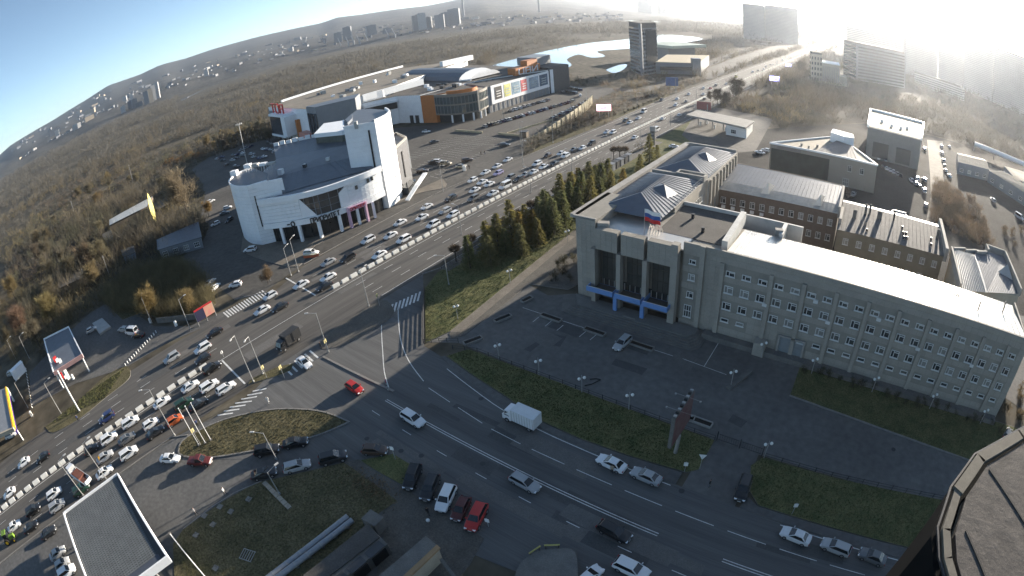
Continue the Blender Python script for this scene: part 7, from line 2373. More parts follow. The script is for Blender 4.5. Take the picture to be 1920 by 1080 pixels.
MB().box(-83.0, 146, .5, .6, .5, 5).build('bench', wood_m, BS)
for k in range(6):
    y = 156 + k * 3.4
    tag(MB().box(-83.4, y, .1, 2.6, 1.8, 2.4).box(-83.4, y, 2.6, 2.75, 2.1, 2.7).build('kiosk', (dark_panel, grey_panel)[k % 2]), 'dark street kiosk beside the bus shelter, %s in the row' % ORD[k], 'kiosk', 'kiosks along the tree row')

# smoking chimney and distant buildings across the river
def far_building(a, b2, w, h, m, label, d=None):
    v = raydir(a, b2)
    az = atan2(v.y, v.x)
    r = d if d else 2800
    z = hill_z(az % (2 * pi), r)
    el = v.z / hypot(v.x, v.y)
    x, y = r * cos(az), r * sin(az)
    zt = z
    o = tag(MB().box(x, y, zt - 12, zt + h, w, w * .55, az + pi / 2 + rnd.uniform(-.4, .4)).box(x + w * .1, y, zt + h, zt + h + 3, w * .3, w * .2, az).build('distant_building', m), label, 'building', 'distant buildings across the river')
    return o


def on_hill(a, b2):
    """distance at which the line of sight through an image point meets the far bank"""
    v = raydir(a, b2)
    az = atan2(v.y, v.x) % (2 * pi)
    el = v.z / hypot(v.x, v.y)
    best = 2700
    for r in range(2420, 7000, 40):
        if hill_z(az, r) >= CAMH + r * el:
            return r
        best = r
    return min(best, 3200)


fw = [mat('far_white', (.34, .34, .34), .7), mat('far_cream', (.36, .3, .23), .7), mat('far_grey', (.17, .18, .195), .7), mat('far_dark', (.1, .11, .13), .7)]
FAR = [(109, 258, 26, 50, 0, 'white tower pair at the left foot of the ridge'), (104, 252, 70, 34, 3, 'dark glass hall beside the white tower pair'), (143, 243, 34, 36, 0, 'white block right of the dark hall'), (149, 240, 22, 34, 0, 'second white block right of the dark hall'), (168, 226, 55, 26, 1, 'wide cream block, lower of two'), (170, 215, 60, 34, 1, 'wide cream block, upper of two'),
       (232, 212, 26, 46, 0, 'white tower at the left end of the riverside estate'), (246, 204, 30, 56, 3, 'dark tower second in the riverside estate'), (254, 203, 30, 60, 2, 'grey tower third in the riverside estate'), (262, 200, 40, 30, 3, 'low dark block in the riverside estate'), (277, 196, 30, 90, 2, 'tall grey tower in the riverside estate'), (284, 193, 30, 95, 1, 'tall golden tower in the riverside estate'),
       (290, 189, 26, 105, 2, 'tallest grey tower of the riverside estate'), (297, 186, 28, 110, 0, 'tall white tower closing the riverside estate'), (235, 190, 24, 34, 0, 'small white tower behind the riverside estate'), (247, 187, 20, 40, 0, 'small pale tower in the back row of the estate'), (388, 143, 22, 40, 0, 'single white tower below the ridge'),
       (635, 80, 40, 70, 2, 'grey tower left of the river dolphins'), (653, 75, 44, 90, 2, 'dark grey tower in the middle distance'), (697, 66, 54, 70, 2, 'wide grey tower near the river'), (726, 62, 40, 36, 2, 'low grey slab by the river'), (782, 57, 40, 105, 2, 'left tower of the hazy trio'), (793, 56, 40, 118, 0, 'bright middle tower of the hazy trio'),
       (803, 54, 44, 80, 2, 'right tower of the hazy trio'), (826, 52, 50, 90, 2, 'hazy tower right of the trio'), (836, 50, 40, 98, 2, 'hazy stepped tower right of the bright trio'), (853, 46, 60, 110, 2, 'broad hazy tower at the end of the far row'), (546, 97, 26, 30, 0, 'white spire-like block below the ridge'),
       (1208, 24, 60, 90, 2, 'hazy tower left in the far bank row'), (1216, 24, 50, 60, 2, 'lower hazy block in the far bank row'), (1245, 24, 60, 70, 2, 'hazy block in the far bank group of three, left'), (1255, 24, 60, 70, 2, 'hazy block in the far bank group of three, middle'), (1264, 24, 60, 70, 2, 'hazy block in the far bank group of three, right')]
for a, b2, w, h, mi, lb in FAR:
    r = on_hill(a, b2) if a < 1150 else 5200
    s = r / 2900
    far_building(a, b2, w * s, h * s * .8, fw[mi], lb, r)
small = MB()
mats_small = fw
for k in range(380):
    t = rnd.random()
    a = 20 + t * 1150
    ridge_y = np.interp(a, [0, 100, 200, 300, 400, 500, 600, 700, 800, 900, 1170], [285, 240, 195, 165, 135, 105, 85, 66, 54, 44, 34])
    b2 = ridge_y + rnd.uniform(-26, 14) * (1 - .55 * t)
    v = raydir(a, b2)
    az = atan2(v.y, v.x) % (2 * pi)
    r = on_hill(a, b2)
    z = hill_z(az, r)
    w = rnd.choice([18, 24, 30, 45]) * r / 3400
    h = rnd.choice([5, 7, 9, 13]) * r / 3400
    small.box(r * cos(az), r * sin(az), z - 15, z + h, w, w * .45, rnd.uniform(0, 3), rnd.choices([0, 1, 2, 3], [1, 1, 7, 4])[0], bottom=False)
tag(small.build('distant_town', fw), kind='stuff')
for k, (a, b2, h, lb) in enumerate(((871, 42, 190, 'thin smoking chimney below the ridge'), (1012, 31, 170, 'thin dark chimney on the hazy far bank'))):
    r = 3600
    v = raydir(a, b2)
    az = atan2(v.y, v.x)
    z = hill_z(az % (2 * pi), r)
    o = thing('chimney', lb, 'chimney', (r * cos(az), r * sin(az), z))
    MB().tube((r * cos(az), r * sin(az), z - 10), (r * cos(az), r * sin(az), z + h * .75), 8, 5, 8).build('shaft', fw[2], o)
    MB().tube((r * cos(az), r * sin(az), z + h * .7), (r * cos(az), r * sin(az), z + h * .76), 6.5, 6.5, 8).build('collar', fw[2], o)
sm = MB()
v = raydir(871, 24)
az = atan2(v.y, v.x)
zc = hill_z(az % (2 * pi), 3600) + 145
for k in range(14):
    sm.ball((3600 * cos(az) + k * 9, 3600 * sin(az) + k * 5, zc + k * 4 + rnd.uniform(-5, 5)), 7 + k * 1.1, 8, 5)
o = sm.build('smoke', mat('smoke_white', (.75, .76, .78), .9), None, True)
tag(o, kind='stuff')
for k in range(9):
    a, b2 = ((655, 90), (665, 88), (675, 86), (690, 82), (730, 76), (742, 74), (808, 60), (549, 98), (640, 92))[k]
    x, y = P(a, b2)
    o = thing('river_crane', 'white harbour crane on the far river bank, %s from the left' % ORD[[7, 8, 0, 1, 2, 3, 4, 5, 6].index(k)], 'crane', (x, y, 0), 0, 'cranes on the far river bank')
    MB().beam((x, y, 0), (x, y, 26), 5, 5).build('tower', fw[0], o)
    MB().beam((x, y, 24), (x - 26, y + 6, 58), 3, 3).build('jib', fw[0], o)
# ------------------------------------------------------------------ vegetation
nrng = np.random.default_rng(11)


def tris_mesh(name, tri, m):
    """Mesh from an (n, 3, 3) array of triangles."""
    n = len(tri)
    me = D.meshes.new(name)
    me.vertices.add(n * 3)
    me.vertices.foreach_set('co', tri.reshape(-1).astype(np.float32))
    me.loops.add(n * 3)
    me.loops.foreach_set('vertex_index', np.arange(n * 3, dtype=np.int32))
    me.polygons.add(n)
    me.polygons.foreach_set('loop_start', np.arange(0, n * 3, 3, dtype=np.int32))
    me.polygons.foreach_set('loop_total', np.full(n, 3, dtype=np.int32))
    me.materials.append(m)
    me.update()
    return me


def slivers(p0, p1, w):
    """Narrow leaf or twig triangles from p0 to p1."""
    d = p1 - p0
    r = nrng.normal(size=p0.shape)
    s = np.cross(d, r)
    s /= np.linalg.norm(s, axis=1, keepdims=True) + 1e-9
    s *= (w / 2)[:, None] if isinstance(w, np.ndarray) else w / 2
    return np.stack([p0 - s, p0 + s, p1], 1)


def twig_crown(h, r, n, base=0.25, w=0.09, spread=1.0, lumps=9):
    """Bare crown: fine twigs fanning from a handful of limb tips, with gaps between the limbs."""
    la = nrng.uniform(0, 2 * pi, lumps)
    lz = h * nrng.uniform(base + .1, .86, lumps)
    lr = r * nrng.uniform(.15, .75, lumps) * np.sqrt(np.clip(1.15 - ((lz / h - .55) / .6) ** 2, .1, 1))
    c = np.stack([lr * np.cos(la), lr * np.sin(la), lz], 1)
    k = nrng.integers(0, lumps, n)
    dirv = nrng.normal(size=(n, 3))
    dirv[:, 2] = np.abs(dirv[:, 2]) * .8 + .35
    out = c[k].copy()
    out[:, 2] = 0
    dirv += out / r * 1.0
    dirv /= np.linalg.norm(dirv, axis=1, keepdims=True)
    p0 = c[k] + nrng.normal(size=(n, 3)) * r * .16
    L = r * nrng.uniform(.22, .6, n)
    return slivers(p0, p0 + dirv * L[:, None] * spread, w), c


def trunk_mb(h, r0, limbs, lean=0.0):
    b = MB()
    b.tube((0, 0, 0), (lean * h * .3, 0, h * .45), r0, r0 * .65, 6)
    b.tube((lean * h * .3, 0, h * .45), (lean * h * .4, 0, h * .8), r0 * .62, r0 * .2, 5)
    for c in limbs:
        z = c[2] * .55
        b.tube((lean * z * .6, 0, z), tuple(c), r0 * .4, r0 * .12, 4, caps=False)
    return b


def tree_kind(n, h, r, ntw, m, bark=None, **kw):
    out = []
    for _ in range(n):
        t, c = twig_crown(h, r, ntw, **kw)
        out.append((tris_mesh('crown', t, m), trunk_mb(h, max(.1, h * .02), c[:7]).mesh('trunk', bark or bark_m)))
    return out


def plant_tree(kind, x, y, s, label, group, tint=(1, 1, 1), name='bare_tree', cat='tree'):
    cm, tm = kind[rnd.randrange(len(kind))]
    o = thing(name, label, cat, (x, y, 0), rnd.uniform(0, 6.28), group)
    o.scale = (s, s, s * rnd.uniform(.92, 1.1))
    a = link('crown', cm, o)
    a.color = (*tint, 1)
    link('trunk', tm, o)
    return o


BIGBARE = tree_kind(3, 12, 4.6, 2400, twig_brown, base=.2, w=.15, lumps=26)
POPLAR = tree_kind(4, 11, 1.9, 520, twig_brown, mat('pale_bark', (.2, .18, .15), .95, coords='obj', scale=3), base=.15, w=.14, lumps=14)
BUSH = tree_kind(4, 4.2, 2.4, 420, twig_brown, base=.05, w=.10, lumps=14)
LIME = []
for _ in range(4):
    n = 620
    d = nrng.normal(size=(n, 3))
    d /= np.linalg.norm(d, axis=1, keepdims=True)
    p1 = np.array([0, 0, 4.1]) + d * np.array([2.0, 2.0, 1.35]) * nrng.uniform(.75, 1.08, (n, 1))
    p0 = np.array([0, 0, 3.3]) + (p1 - np.array([0, 0, 3.3])) * nrng.uniform(.3, .65, (n, 1))
    b = MB().tube((0, 0, 0), (0.05, 0, 3.0), .17, .13, 7)
    for k in range(7):
        a = k * .9
        b.tube((0.05, 0, 2.8), (1.2 * cos(a), 1.2 * sin(a), 4.2), .08, .04, 4, caps=False)
    LIME.append((tris_mesh('crown', slivers(p0, p1, .10), leaf_dark), b.mesh('trunk', bark_m)))
SPRUCE = []
for _ in range(4):
    h, R = 10.5, 3.2
    tri = []
    for L in range(22):
        z = .9 + (h - 1.0) * (L / 22) ** .9
        rr = R * (1 - z / h) ** .8 + .15
        nb = int(10 + 12 * (1 - z / h))
        a = nrng.uniform(0, 2 * pi, nb)
        ln = rr * nrng.uniform(.65, 1.12, nb)
        for q in range(nb):
            m2 = 9
            t = nrng.uniform(.15, 1, m2)
            base = np.stack([np.cos(a[q]) * ln[q] * t, np.sin(a[q]) * ln[q] * t, z - .28 * ln[q] * t ** 1.5 + nrng.normal(0, .08, m2)], 1)
            dv = np.stack([np.cos(a[q] + nrng.normal(0, .6, m2)), np.sin(a[q] + nrng.normal(0, .6, m2)), nrng.uniform(-.2, .35, m2)], 1)
            tri.append(slivers(base, base + dv * nrng.uniform(.35, .75, (m2, 1)), .2))
    b = MB().tube((0, 0, 0), (0, 0, h * .9), .2, .04, 6)
    SPRUCE.append((tris_mesh('crown', np.concatenate(tri), needle_m), b.mesh('trunk', bark_m)))

k = 0
for y in np.arange(80.5, 152, 6.3):
    plant_tree(LIME, -84.2 + rnd.uniform(-.2, .2), y, rnd.uniform(.85, 1.0), 'dark trimmed lime tree in the avenue row, %s from the crossing' % ORD[k], 'trimmed lime trees along the avenue', (1, .95, .9), 'lime_tree')
    k += 1
for q in ((1151, 299), (1162, 298), (1172, 296)):
    plant_tree(LIME, *P(*q), .95, 'dark trimmed lime tree in the group of three past the kiosks', 'lime trees past the kiosks', (1, .95, .9), 'lime_tree')
k = 0
for x0, y0, st, cnt, lb in ((-79.3, 80, 5.6, 12, 'spruce in the row nearest the avenue'), (-74.8, 83, 5.8, 11, 'spruce in the middle row of the lawn'), (-71.8, 90, 6.8, 9, 'spruce in the row nearest the sunlit path')):
    for j in range(cnt):
        plant_tree(SPRUCE, x0 + rnd.uniform(-.7, .7), y0 + j * st + rnd.uniform(-.8, .8), rnd.uniform(.7, 1.08), '%s, %s from the crossing' % (lb, ORD[j]), 'spruces on the tree lawn', rnd.choice([(1, 1, 1), (1.25, 1.15, .9), (1.5, 1.15, .7), (.9, 1, .95)]), 'spruce')
for q, s in (((1218, 305), 1.0), ((1200, 325), .7), ((1232, 300), .6)):
    plant_tree(SPRUCE, *P(*q), s, 'lone young conifer beside the far end of the west wing, %s' % ('tallest', 'left and small', 'right and small')[((1.0, .7, .6)).index(s)], 'conifers at the west wing', (1.1, 1.05, .8), 'spruce')

BT = [((352, 404), 1.75, 'big spreading bare tree left of the cinema drum', (1.5, 1.35, 1.1)), ((168, 512), 1.0, 'bare forked tree beside the pole in the west yard', (1.2, 1.0, .8)), ((72, 466), .95, 'bare tree at the left on the far shrub edge', (1.15, 1.05, .8)), ((90, 456), .9, 'bare tree just right of the leftmost shrubs', (1.15, 1.05, .8)),
      ((28, 560), .9, 'slim golden tree at the left edge', (1.4, 1.2, .7)), ((104, 610), .95, 'golden broad tree behind the grey canopy', (1.5, 1.35, .75)), ((45, 628), 1.0, 'brown tree at the left edge above the container', (1.3, .95, .8)), ((75, 650), .8, 'thin bare tree left of the grey canopy', (1, .95, .8)), ((18, 652), .7, 'low bare tree at the left edge by the container', (1, .95, .75)),
      ((285, 598), .8, 'golden bush tree under the lamp at the forecourt', (1.7, 1.4, .75)), ((362, 588), .6, 'golden bush tree near the red hoarding', (1.6, 1.35, .8)), ((503, 533), .42, 'small bare tree on the kerb before the cinema', (1.3, 1.05, .8)), ((392, 405), .5, 'small golden tree under the big bare tree', (1.6, 1.2, .6)), ((205, 340), .7, 'round golden tree on the steppe edge', (1.5, 1.3, .8)), ((185, 385), .8, 'golden-brown tree above the long shed', (1.5, 1.2, .7)), ((150, 372), .8, 'grey-brown tree left of the long shed', (1.2, 1.1, .8)),
      ((1380, 190), 1.35, 'big dark round tree on the avenue beyond the petrol station', (.45, .42, .4)), ((1345, 196), .8, 'dark tree beside the red board', (.5, .47, .45)), ((1332, 190), .55, 'small dark tree left of the big dark round tree', (.5, .47, .45)), ((1360, 200), .75, 'dark bushy tree below the big dark round tree', (.5, .47, .45)), ((1502, 140), 1.2, 'dark tree left of the columned hall', (.5, .47, .45)), ((1512, 148), .8, 'small dark tree at the foot of the columned hall', (.5, .47, .45))]
for q, s, lb, tn in BT:
    plant_tree(BIGBARE, *P(*q), s, lb, 'single bare trees', tn)
k = 0
for j in range(62):
    t = j / 61
    a = 404 + 104 * t + rnd.uniform(-3, 3)
    b2 = 293 - 34 * t + rnd.uniform(-14, 3) - (6 if j % 2 else 0)
    plant_tree(POPLAR, *P(a, b2), rnd.uniform(.85, 1.25), 'tall pale-stemmed bare tree in the belt left of the mall, %s from the left' % ORD[j], 'tall bare trees beside the mall', rnd.choice([(1, .95, .8), (1.2, 1.1, .85), (1.35, 1.2, .8)]))
for j in range(13):
    a = 312 + j * 6 + rnd.uniform(-2, 2)
    plant_tree(BUSH, *P(a, 312 - j * 1.6 + rnd.uniform(-4, 2)), rnd.uniform(.8, 1.3), 'orange-brown bush at the shaded car park edge, %s from the left' % ORD[j], 'bushes at the car park edge', (1.7, 1.15, .6), 'bush', 'bush')
for j in range(22):
    x, y = -125.0 - rnd.uniform(0, 1.2) + (0 if j < 12 else 1.5), 176 + j * 6.4
    plant_tree(BUSH, x, y, rnd.uniform(.42, .6), 'round dark hedge bush on the avenue verge, %s from the car park exit' % ORD[j], 'hedge bushes on the verge', (.42, .42, .36), 'hedge_bush', 'bush')
for j in range(26):
    plant_tree(BUSH, -1.5 + j * 2.3 + rnd.uniform(-.5, .5), 78.4 + rnd.uniform(-1.2, .5), rnd.uniform(.28, .5), 'dark shrub at the foot of the long facade, %s from the garage door' % ORD[j], 'shrubs under the facade', (.45, .5, .32), 'shrub', 'shrub')
for j in range(16):
    plant_tree(BUSH, -58.5 + rnd.uniform(-2.5, 3.5), 83.5 + j * 1.9, rnd.uniform(.4, .65), 'dark shrub in the bed between the corner block and the path, %s from the steps' % ORD[j], 'shrubs beside the corner block', (.4, .42, .3), 'shrub', 'shrub')
for j in range(14):
    plant_tree(BUSH, -29 + j * 2.1 + rnd.uniform(-.8, .8), 168 + j * .5 + rnd.uniform(-7, 7), rnd.uniform(.6, 1.0), 'reddish leafless bush behind the brown annex, %s from the left' % ORD[j], 'bushes behind the brown annex', (1.3, .98, .75), 'bush', 'bush')
for j in range(26):
    a, b2 = 1758 + rnd.uniform(0, 85), 0
    b2 = 372 + (a - 1758) * .55 + rnd.uniform(-26, 34)
    plant_tree(BUSH, *P(a, b2), rnd.uniform(.8, 1.25), 'brown leafless bush in the thicket right of the dirt track, %s planted' % ORD[j] if False else 'brown leafless bush in the thicket right of the dirt track', 'thicket right of the dirt track', (1.1, .9, .75), 'bush', 'bush')
for j in range(12):
    a, b2 = 1868 + rnd.uniform(0, 48), 705 + rnd.uniform(0, 85)
    plant_tree(BUSH, *P(a, b2), rnd.uniform(.35, .6), 'dry shrub at the right end of the long facade', 'dry shrubs at the facade end', (1.0, .85, .6), 'shrub', 'shrub')
for j in range(10):
    a, b2 = 1875 + rnd.uniform(0, 44), 430 + rnd.uniform(0, 75)
    plant_tree(BUSH, *P(a, b2), rnd.uniform(.5, .8), 'brown bush at the right edge behind the ribbed roof', 'bushes behind the ribbed roof', (1.0, .85, .7), 'bush', 'bush')

for j in range(60):
    a, r = nrng.uniform(radians(124), radians(185)), nrng.uniform(190, 430)
    x, y = r * cos(a), r * sin(a)
    if any(-350 < x < -110 and 40 < y < 340 for _ in (0,)) and x > -300:
        continue
    plant_tree(BIGBARE, x, y, rnd.uniform(.5, 1.0), 'bare tree rising out of the scrub west of the cinema', 'bare trees in the western scrub', rnd.choice([(1.1, 1.05, .85), (1.5, 1.3, .85), (1.0, .9, .8), (1.25, 1.2, .9)]))

# scattered brush: one mass per tone, kept off every built-up sheet
KEEP = EXC + [px((860, 150), (900, 128), (960, 106), (1050, 84), (1170, 68), (1300, 60), (1345, 72), (1310, 84), (1240, 96), (1190, 118), (1180, 140), (1100, 150), (1040, 142), (1000, 150)), px((330, 205), (410, 172), (560, 125), (700, 93), (860, 68), (1000, 52), (1200, 42), (1200, 36), (1000, 42), (850, 56), (690, 78), (540, 108), (400, 150), (330, 185)), [(-340, 167), (-262, 153), (-250, 182), (-196, 205), (-196, 330), (-300, 340), (-352, 300)], [(-180, 50), (-120, 50), (-120, 130), (-200, 125)], [(-55, 78), (60, 78), (60, 150), (-55, 150)], [(-36, 186), (12, 186), (12, 226), (-36, 226)], [(0, 240), (42, 240), (42, 305), (0, 305)],
              [(52, 240), (145, 240), (145, 310), (52, 310)], [(-90, 225), (-48, 225), (-48, 262), (-90, 262)], [(-182, 400), (-140, 436), (-155, 535), (-245, 600), (-235, 480)], [(-60, 500), (0, 500), (0, 550), (-60, 550)], [(-30, 605), (65, 605), (65, 700), (-30, 700)]]


def clear_of(x, y):
    ok = np.ones(len(x), bool)
    for poly in KEEP:
        ins = np.zeros(len(x), bool)
        n = len(poly)
        for i in range(n):
            x0, y0 = poly[i]
            x1, y1 = poly[(i + 1) % n]
            c = ((y0 > y) != (y1 > y)) & (x < (x1 - x0) * (y - y0) / (y1 - y0 + 1e-12) + x0)
            ins ^= c
        ok &= ~ins
    return ok


def lump(x, y, f, s):
    return np.array([mnoise.noise(Vector((a * f, b2 * f, s))) for a, b2 in zip(x, y)])


def brush(name, m, az0, az1, r0, r1, n, size, per, tint, seed, thr, squash=1.0, wide=0.09):
    az = nrng.uniform(az0, az1, n)
    r = r0 * np.exp(nrng.uniform(0, 1, n) * math.log(r1 / r0))
    x, y = r * np.cos(az), r * np.sin(az)
    ok = clear_of(x, y)
    x, y, r = x[ok], y[ok], r[ok]
    dens = lump(x, y, .012, seed) + .6 * lump(x, y, .05, seed + 9)
    ok = dens > thr
    x, y, r = x[ok], y[ok], r[ok]
    k = len(x)
    h = size * nrng.uniform(.55, 1.25, k) * (1 + r / 1500)
    q = np.repeat(np.arange(k), per)
    a = nrng.uniform(0, 2 * pi, k * per)
    rad = h[q] * .42 * np.sqrt(nrng.uniform(0, 1, k * per)) * squash
    zb = h[q] * nrng.uniform(0, .55, k * per)
    p0 = np.stack([x[q] + rad * np.cos(a), y[q] + rad * np.sin(a), zb], 1)
    dv = np.stack([np.cos(a) * .45, np.sin(a) * .45, np.ones(k * per)], 1) + nrng.normal(size=(k * per, 3)) * .35
    L = h[q] * nrng.uniform(.25, .5, k * per)
    w = wide * (1 + r[q] / 260)
    o = link(name, tris_mesh(name, slivers(p0, p0 + dv * L[:, None], w), m))
    o.color = (*tint, 1)
    return tag(o, kind='stuff')


AZL0, AZL1 = radians(96), radians(188)
brush('brush', twig_far, AZL0, AZL1, 175, 620, 8500, 3.6, 26, (1, 1, 1), 1.3, .04)
brush('brush', twig_brown, AZL0, AZL1, 175, 700, 5200, 4.8, 26, (1.3, 1.18, .82), 5.1, .16)
brush('brush', twig_brown, AZL0, AZL1, 175, 700, 4600, 3.6, 24, (1.05, .9, .8), 8.4, .16)
brush('brush', twig_brown, AZL0, AZL1, 200, 900, 3400, 9.0, 40, (1.0, .95, .85), 12.4, .2, .55)
brush('brush', twig_brown, AZL0, AZL1, 175, 500, 2600, 6.5, 44, (.8, .85, .7), 15.4, .22, .7)
brush('woods', twig_far, radians(93), AZL1, 560, 2300, 9500, 6.5, 20, (1, 1, 1), 3.3, -.02, 1.5, .14)
brush('woods', twig_far, radians(93), AZL1, 1200, 2350, 5000, 7, 16, (1, 1, 1), 6.3, -.1, 2.2, .2)
brush('weeds', grass_dry, radians(120), AZL1, 150, 520, 15000, 1.3, 10, (1, 1, 1), 2.2, -.3, 1.6, .12)
brush('park_brush', twig_brown, radians(52), radians(100), 205, 900, 7000, 5.0, 24, (.55, .55, .5), 4.4, -.25)
brush('park_brush', twig_brown, radians(50), radians(97), 240, 1000, 2600, 8.0, 26, (.7, .66, .6), 7.4, -.1)
brush('park_brush', twig_brown, radians(93), radians(113), 330, 1100, 3200, 6.0, 24, (.8, .75, .65), 9.4, -.1)


def patch(name, poly, n, size, per, m, tint, z=.1, wide=.07):
    """Dense low growth filling one outlined bed."""
    xs, ys = [p[0] for p in poly], [p[1] for p in poly]
    x, y = nrng.uniform(min(xs), max(xs), n), nrng.uniform(min(ys), max(ys), n)
    ins = np.zeros(n, bool)
    for i in range(len(poly)):
        x0, y0 = poly[i]
        x1, y1 = poly[(i + 1) % len(poly)]
        ins ^= ((y0 > y) != (y1 > y)) & (x < (x1 - x0) * (y - y0) / (y1 - y0 + 1e-12) + x0)
    x, y = x[ins], y[ins]
    k = len(x)
    q = np.repeat(np.arange(k), per)
    h = (size * nrng.uniform(.5, 1.3, k))[q]
    p0 = np.stack([x[q] + nrng.normal(0, size * .25, k * per), y[q] + nrng.normal(0, size * .25, k * per), np.full(k * per, z) + h * nrng.uniform(0, .4, k * per)], 1)
    dv = np.stack([nrng.normal(0, .35, k * per), nrng.normal(0, .35, k * per), np.ones(k * per)], 1)
    o = link(name, tris_mesh(name, slivers(p0, p0 + dv * (h * nrng.uniform(.4, .8, k * per))[:, None], wide), m))
    o.color = (*tint, 1)
    return tag(o, kind='stuff')


patch('thicket', px((272, 588), (300, 598), (380, 588), (404, 568), (385, 522), (330, 485), (240, 520), (190, 560), (225, 590)), 620, 4.6, 70, twig_brown, (1.05, 1.0, .68))
patch('thicket', px((1752, 340), (1775, 345), (1800, 385), (1850, 420), (1862, 460), (1830, 470), (1770, 430), (1742, 420)), 420, 3.4, 60, twig_brown, (1.0, .82, .66))
patch('thicket', px((0, 560), (60, 545), (150, 590), (60, 690), (0, 700)), 260, 4.0, 60, twig_brown, (1.1, 1.0, .7))
for poly, n, t in (([(-60, 51.5), (-43.5, 48.4), (-29, 46.6), (-12.5, 48), (-11.4, 55.2), (-38, 55.4), (-58, 54.6)], 6000, .16), ([(-4.2, 53), (-1, 46.8), (22, 47.4), (60, 48.5), (60, 58), (29, 57.4), (-3, 55)], 6500, .16), ([(-66.5, 52.6), (-81.4, 67.6), (-84.2, 76), (-84.8, 150), (-69.4, 150), (-67, 86), (-65.1, 58)], 11000, .2), (isl, 5200, .18),
                   (px((490, 910), (640, 872), (740, 940), (690, 1000), (640, 1078), (340, 1078), (345, 996)), 7000, .13), (px((90, 800), (165, 738), (236, 690), (200, 745)), 2500, .35), ([(-2.4, 77), (-2.4, 71), (40, 68), (60, 66.4), (60, 79)], 4500, .25)):
    patch('grass', poly, n, t, 5, grass_m if poly is not isl else grass_dry, (1, 1, 1), .14, .09)
# fallen leaves on the dirt lawn beside the paved path
lv = nrng.uniform(0, 1, (900, 2))
q = [P(a, b2) for a, b2 in ((640, 880), (700, 905), (745, 938), (690, 930))]
x = q[0][0] * (1 - lv[:, 0]) * (1 - lv[:, 1]) + q[1][0] * lv[:, 0] * (1 - lv[:, 1]) + q[2][0] * lv[:, 0] * lv[:, 1] + q[3][0] * (1 - lv[:, 0]) * lv[:, 1]
y = q[0][1] * (1 - lv[:, 0]) * (1 - lv[:, 1]) + q[1][1] * lv[:, 0] * (1 - lv[:, 1]) + q[2][1] * lv[:, 0] * lv[:, 1] + q[3][1] * (1 - lv[:, 0]) * lv[:, 1]
p0 = np.stack([x + nrng.normal(0, 1.0, 900), y + nrng.normal(0, 1.0, 900), np.full(900, .16)], 1)
dv = nrng.normal(size=(900, 3)) * np.array([.16, .16, .02])
tag(link('fallen_leaves', tris_mesh('fallen_leaves', slivers(p0, p0 + dv, .16), mat('leaf_litter', (.16, .11, .06), .9))), kind='stuff')

# ------------------------------------------------------------------ people
def person_mesh(pose):
    """One skinned body: feet at z = 0, facing +X; pose moves legs and arms."""
    s = 1 if pose == 'walk' else .25
    V = {'pelvis': (0, 0, .95), 'waist': (0, 0, 1.12), 'chest': (.02, 0, 1.36), 'neck': (.03, 0, 1.50), 'head': (.05, 0, 1.62), 'crown': (.05, 0, 1.72),
         'hipl': (0, .10, .9), 'kneel': (.16 * s, .11, .5), 'anklel': (.2 * s - .04, .11, .09), 'toel': (.2 * s + .15, .12, .04),
         'hipr': (0, -.10, .9), 'kneer': (-.03, -.11, .5), 'ankler': (-.3 * s, -.11, .1), 'toer': (-.3 * s + .18, -.12, .04),
         'shl': (.02, .19, 1.42), 'ell': (-.1 * s, .25, 1.14), 'wrl': (.02 - .06 * s, .25, .9), 'hal': (.05, .25, .8),
         'shr': (.02, -.19, 1.42), 'elr': (.06 * s, -.25, 1.14), 'wrr': (.2 * s, -.24, .93), 'har': (.26 * s, -.24, .84)}
    E = [('pelvis', 'waist'), ('waist', 'chest'), ('chest', 'neck'), ('neck', 'head'), ('head', 'crown'), ('pelvis', 'hipl'), ('hipl', 'kneel'), ('kneel', 'anklel'), ('anklel', 'toel'), ('pelvis', 'hipr'), ('hipr', 'kneer'), ('kneer', 'ankler'), ('ankler', 'toer'),
         ('chest', 'shl'), ('shl', 'ell'), ('ell', 'wrl'), ('wrl', 'hal'), ('chest', 'shr'), ('shr', 'elr'), ('elr', 'wrr'), ('wrr', 'har')]
    R = dict(pelvis=.16, waist=.15, chest=.17, neck=.06, head=.105, crown=.07, hipl=.11, hipr=.11, kneel=.075, kneer=.075, anklel=.055, ankler=.055, toel=.04, toer=.04, shl=.075, shr=.075, ell=.06, elr=.06, wrl=.045, wrr=.045, hal=.04, har=.04)
    names = list(V)
    me = D.meshes.new('body')
    me.from_pydata([V[n] for n in names], [(names.index(a), names.index(b2)) for a, b2 in E], [])
    o = D.objects.new('body_rig', me)
    COL.objects.link(o)
    sk = o.modifiers.new('skin', 'SKIN')
    for i, n in enumerate(names):
        me.skin_vertices[0].data[i].radius = (R[n], R[n])
    me.skin_vertices[0].data[0].use_root = True
    su = o.modifiers.new('sub', 'SUBSURF')
    su.levels = su.render_levels = 1
    dg = bpy.context.evaluated_depsgraph_get()
    out = D.meshes.new_from_object(o.evaluated_get(dg))
    D.objects.remove(o)
    return out


PM = {}
skin_m = mat('skin', (.42, .26, .19), .6, coords='obj')
hair_m = mat('hair_dark', (.03, .022, .018), .8, coords='obj')


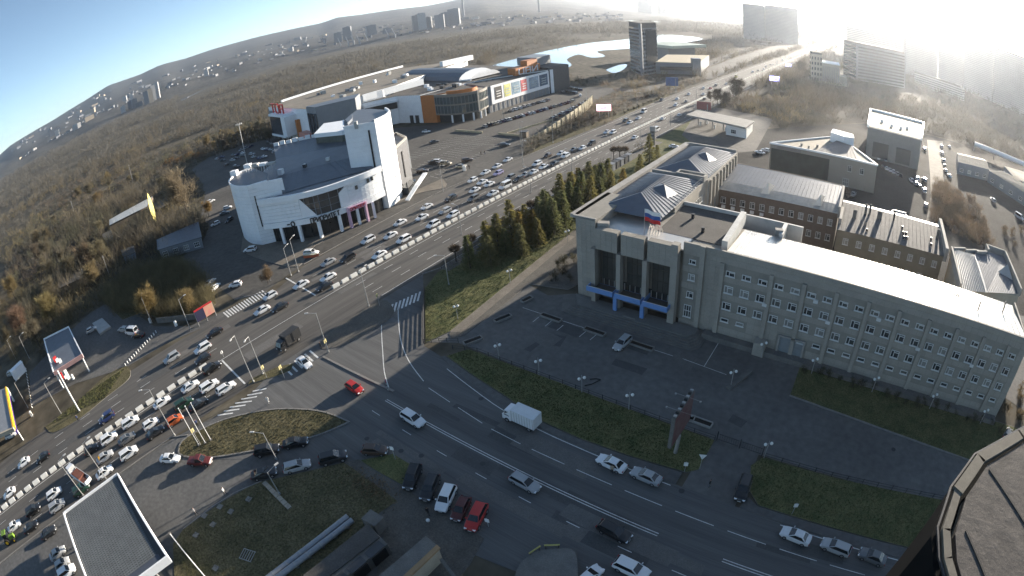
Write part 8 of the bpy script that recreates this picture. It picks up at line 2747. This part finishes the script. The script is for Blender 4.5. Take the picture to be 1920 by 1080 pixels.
def person(a, b2, ang, pose, jacket, trousers, label):
    key = (pose, jacket, trousers)
    if key not in PM:
        me = person_mesh(pose)
        me.name = 'person'
        cols = {'black': (.02, .02, .022), 'white': (.6, .6, .58), 'grey': (.16, .16, .17), 'red': (.35, .05, .05), 'beige': (.35, .28, .2), 'blue': (.05, .07, .15)}
        me.materials.clear()
        for m in (mat('cloth_' + jacket, cols[jacket], .9, coords='obj'), mat('cloth_' + trousers, cols[trousers], .9, coords='obj'), skin_m, hair_m):
            me.materials.append(m)
        for p in me.polygons:
            c = p.center
            side = abs(c.y) > .2
            p.material_index = 3 if c.z > 1.66 or (c.z > 1.56 and c.x < .03) else 2 if c.z > 1.5 or (side and c.z < .9) else 0 if c.z > .88 else 1 if c.z > .1 else 3
        PM[key] = me
    return tag(link('person', PM[key], None, (*P(a, b2), .1), ang), label, 'person', 'people on foot')


person(603, 655, 1.4, 'stand', 'black', 'black', 'person in dark clothes with light hood standing at the zebra crossing by the island')
person(505, 757, -1.2, 'walk', 'white', 'white', 'person in white standing on the road edge above the round lawn')
person(424, 928, .8, 'walk', 'white', 'black', 'person in white top walking along the dirt lawn kerb with a long shadow')
person(804, 966, 2.3, 'walk', 'black', 'black', 'person in black walking on the paved yard in front of the white car')
person(1147, 888, 1.8, 'stand', 'beige', 'black', 'person in a beige coat leaning at the white car with the open boot')
person(1329, 914, 0, 'stand', 'black', 'grey', 'person standing by the road below the give way sign')
person(902, 291, 0, 'walk', 'black', 'black', 'person in black crossing the open car park, left of two')
person(909, 290, 0, 'walk', 'black', 'blue', 'person in black crossing the open car park, right of two')
person(880, 318, 2, 'stand', 'black', 'black', 'person standing right of the white box by the cream car')
person(372, 800, 0, 'stand', 'blue', 'black', 'person in a blue jacket beside the waiting queue near the flagpoles')
person(63, 783, 0, 'stand', 'white', 'grey', 'person in a white coat at the tip of the white pylon island')
person(148, 790, 0, 'stand', 'blue', 'black', 'person in a blue jacket at the west island kerb')
person(370, 966, 1, 'walk', 'grey', 'black', 'person in grey at the far end of the stone slab row')
x, y = P(803, 978)
tag(MB().ball((x, y, .3), .28, 10, 6).build('bag', white_m), 'white carrier bag standing on the paved yard below the person in black', 'bag')
x, y = P(871, 320)
tag(MB().box(x, y, 0, 1.8, 1.2, .6, .5).box(x, y, 1.8, 1.9, 1.3, .7, .5).build('white_box', white_m), 'white cabinet standing at the edge of the open car park', 'box')
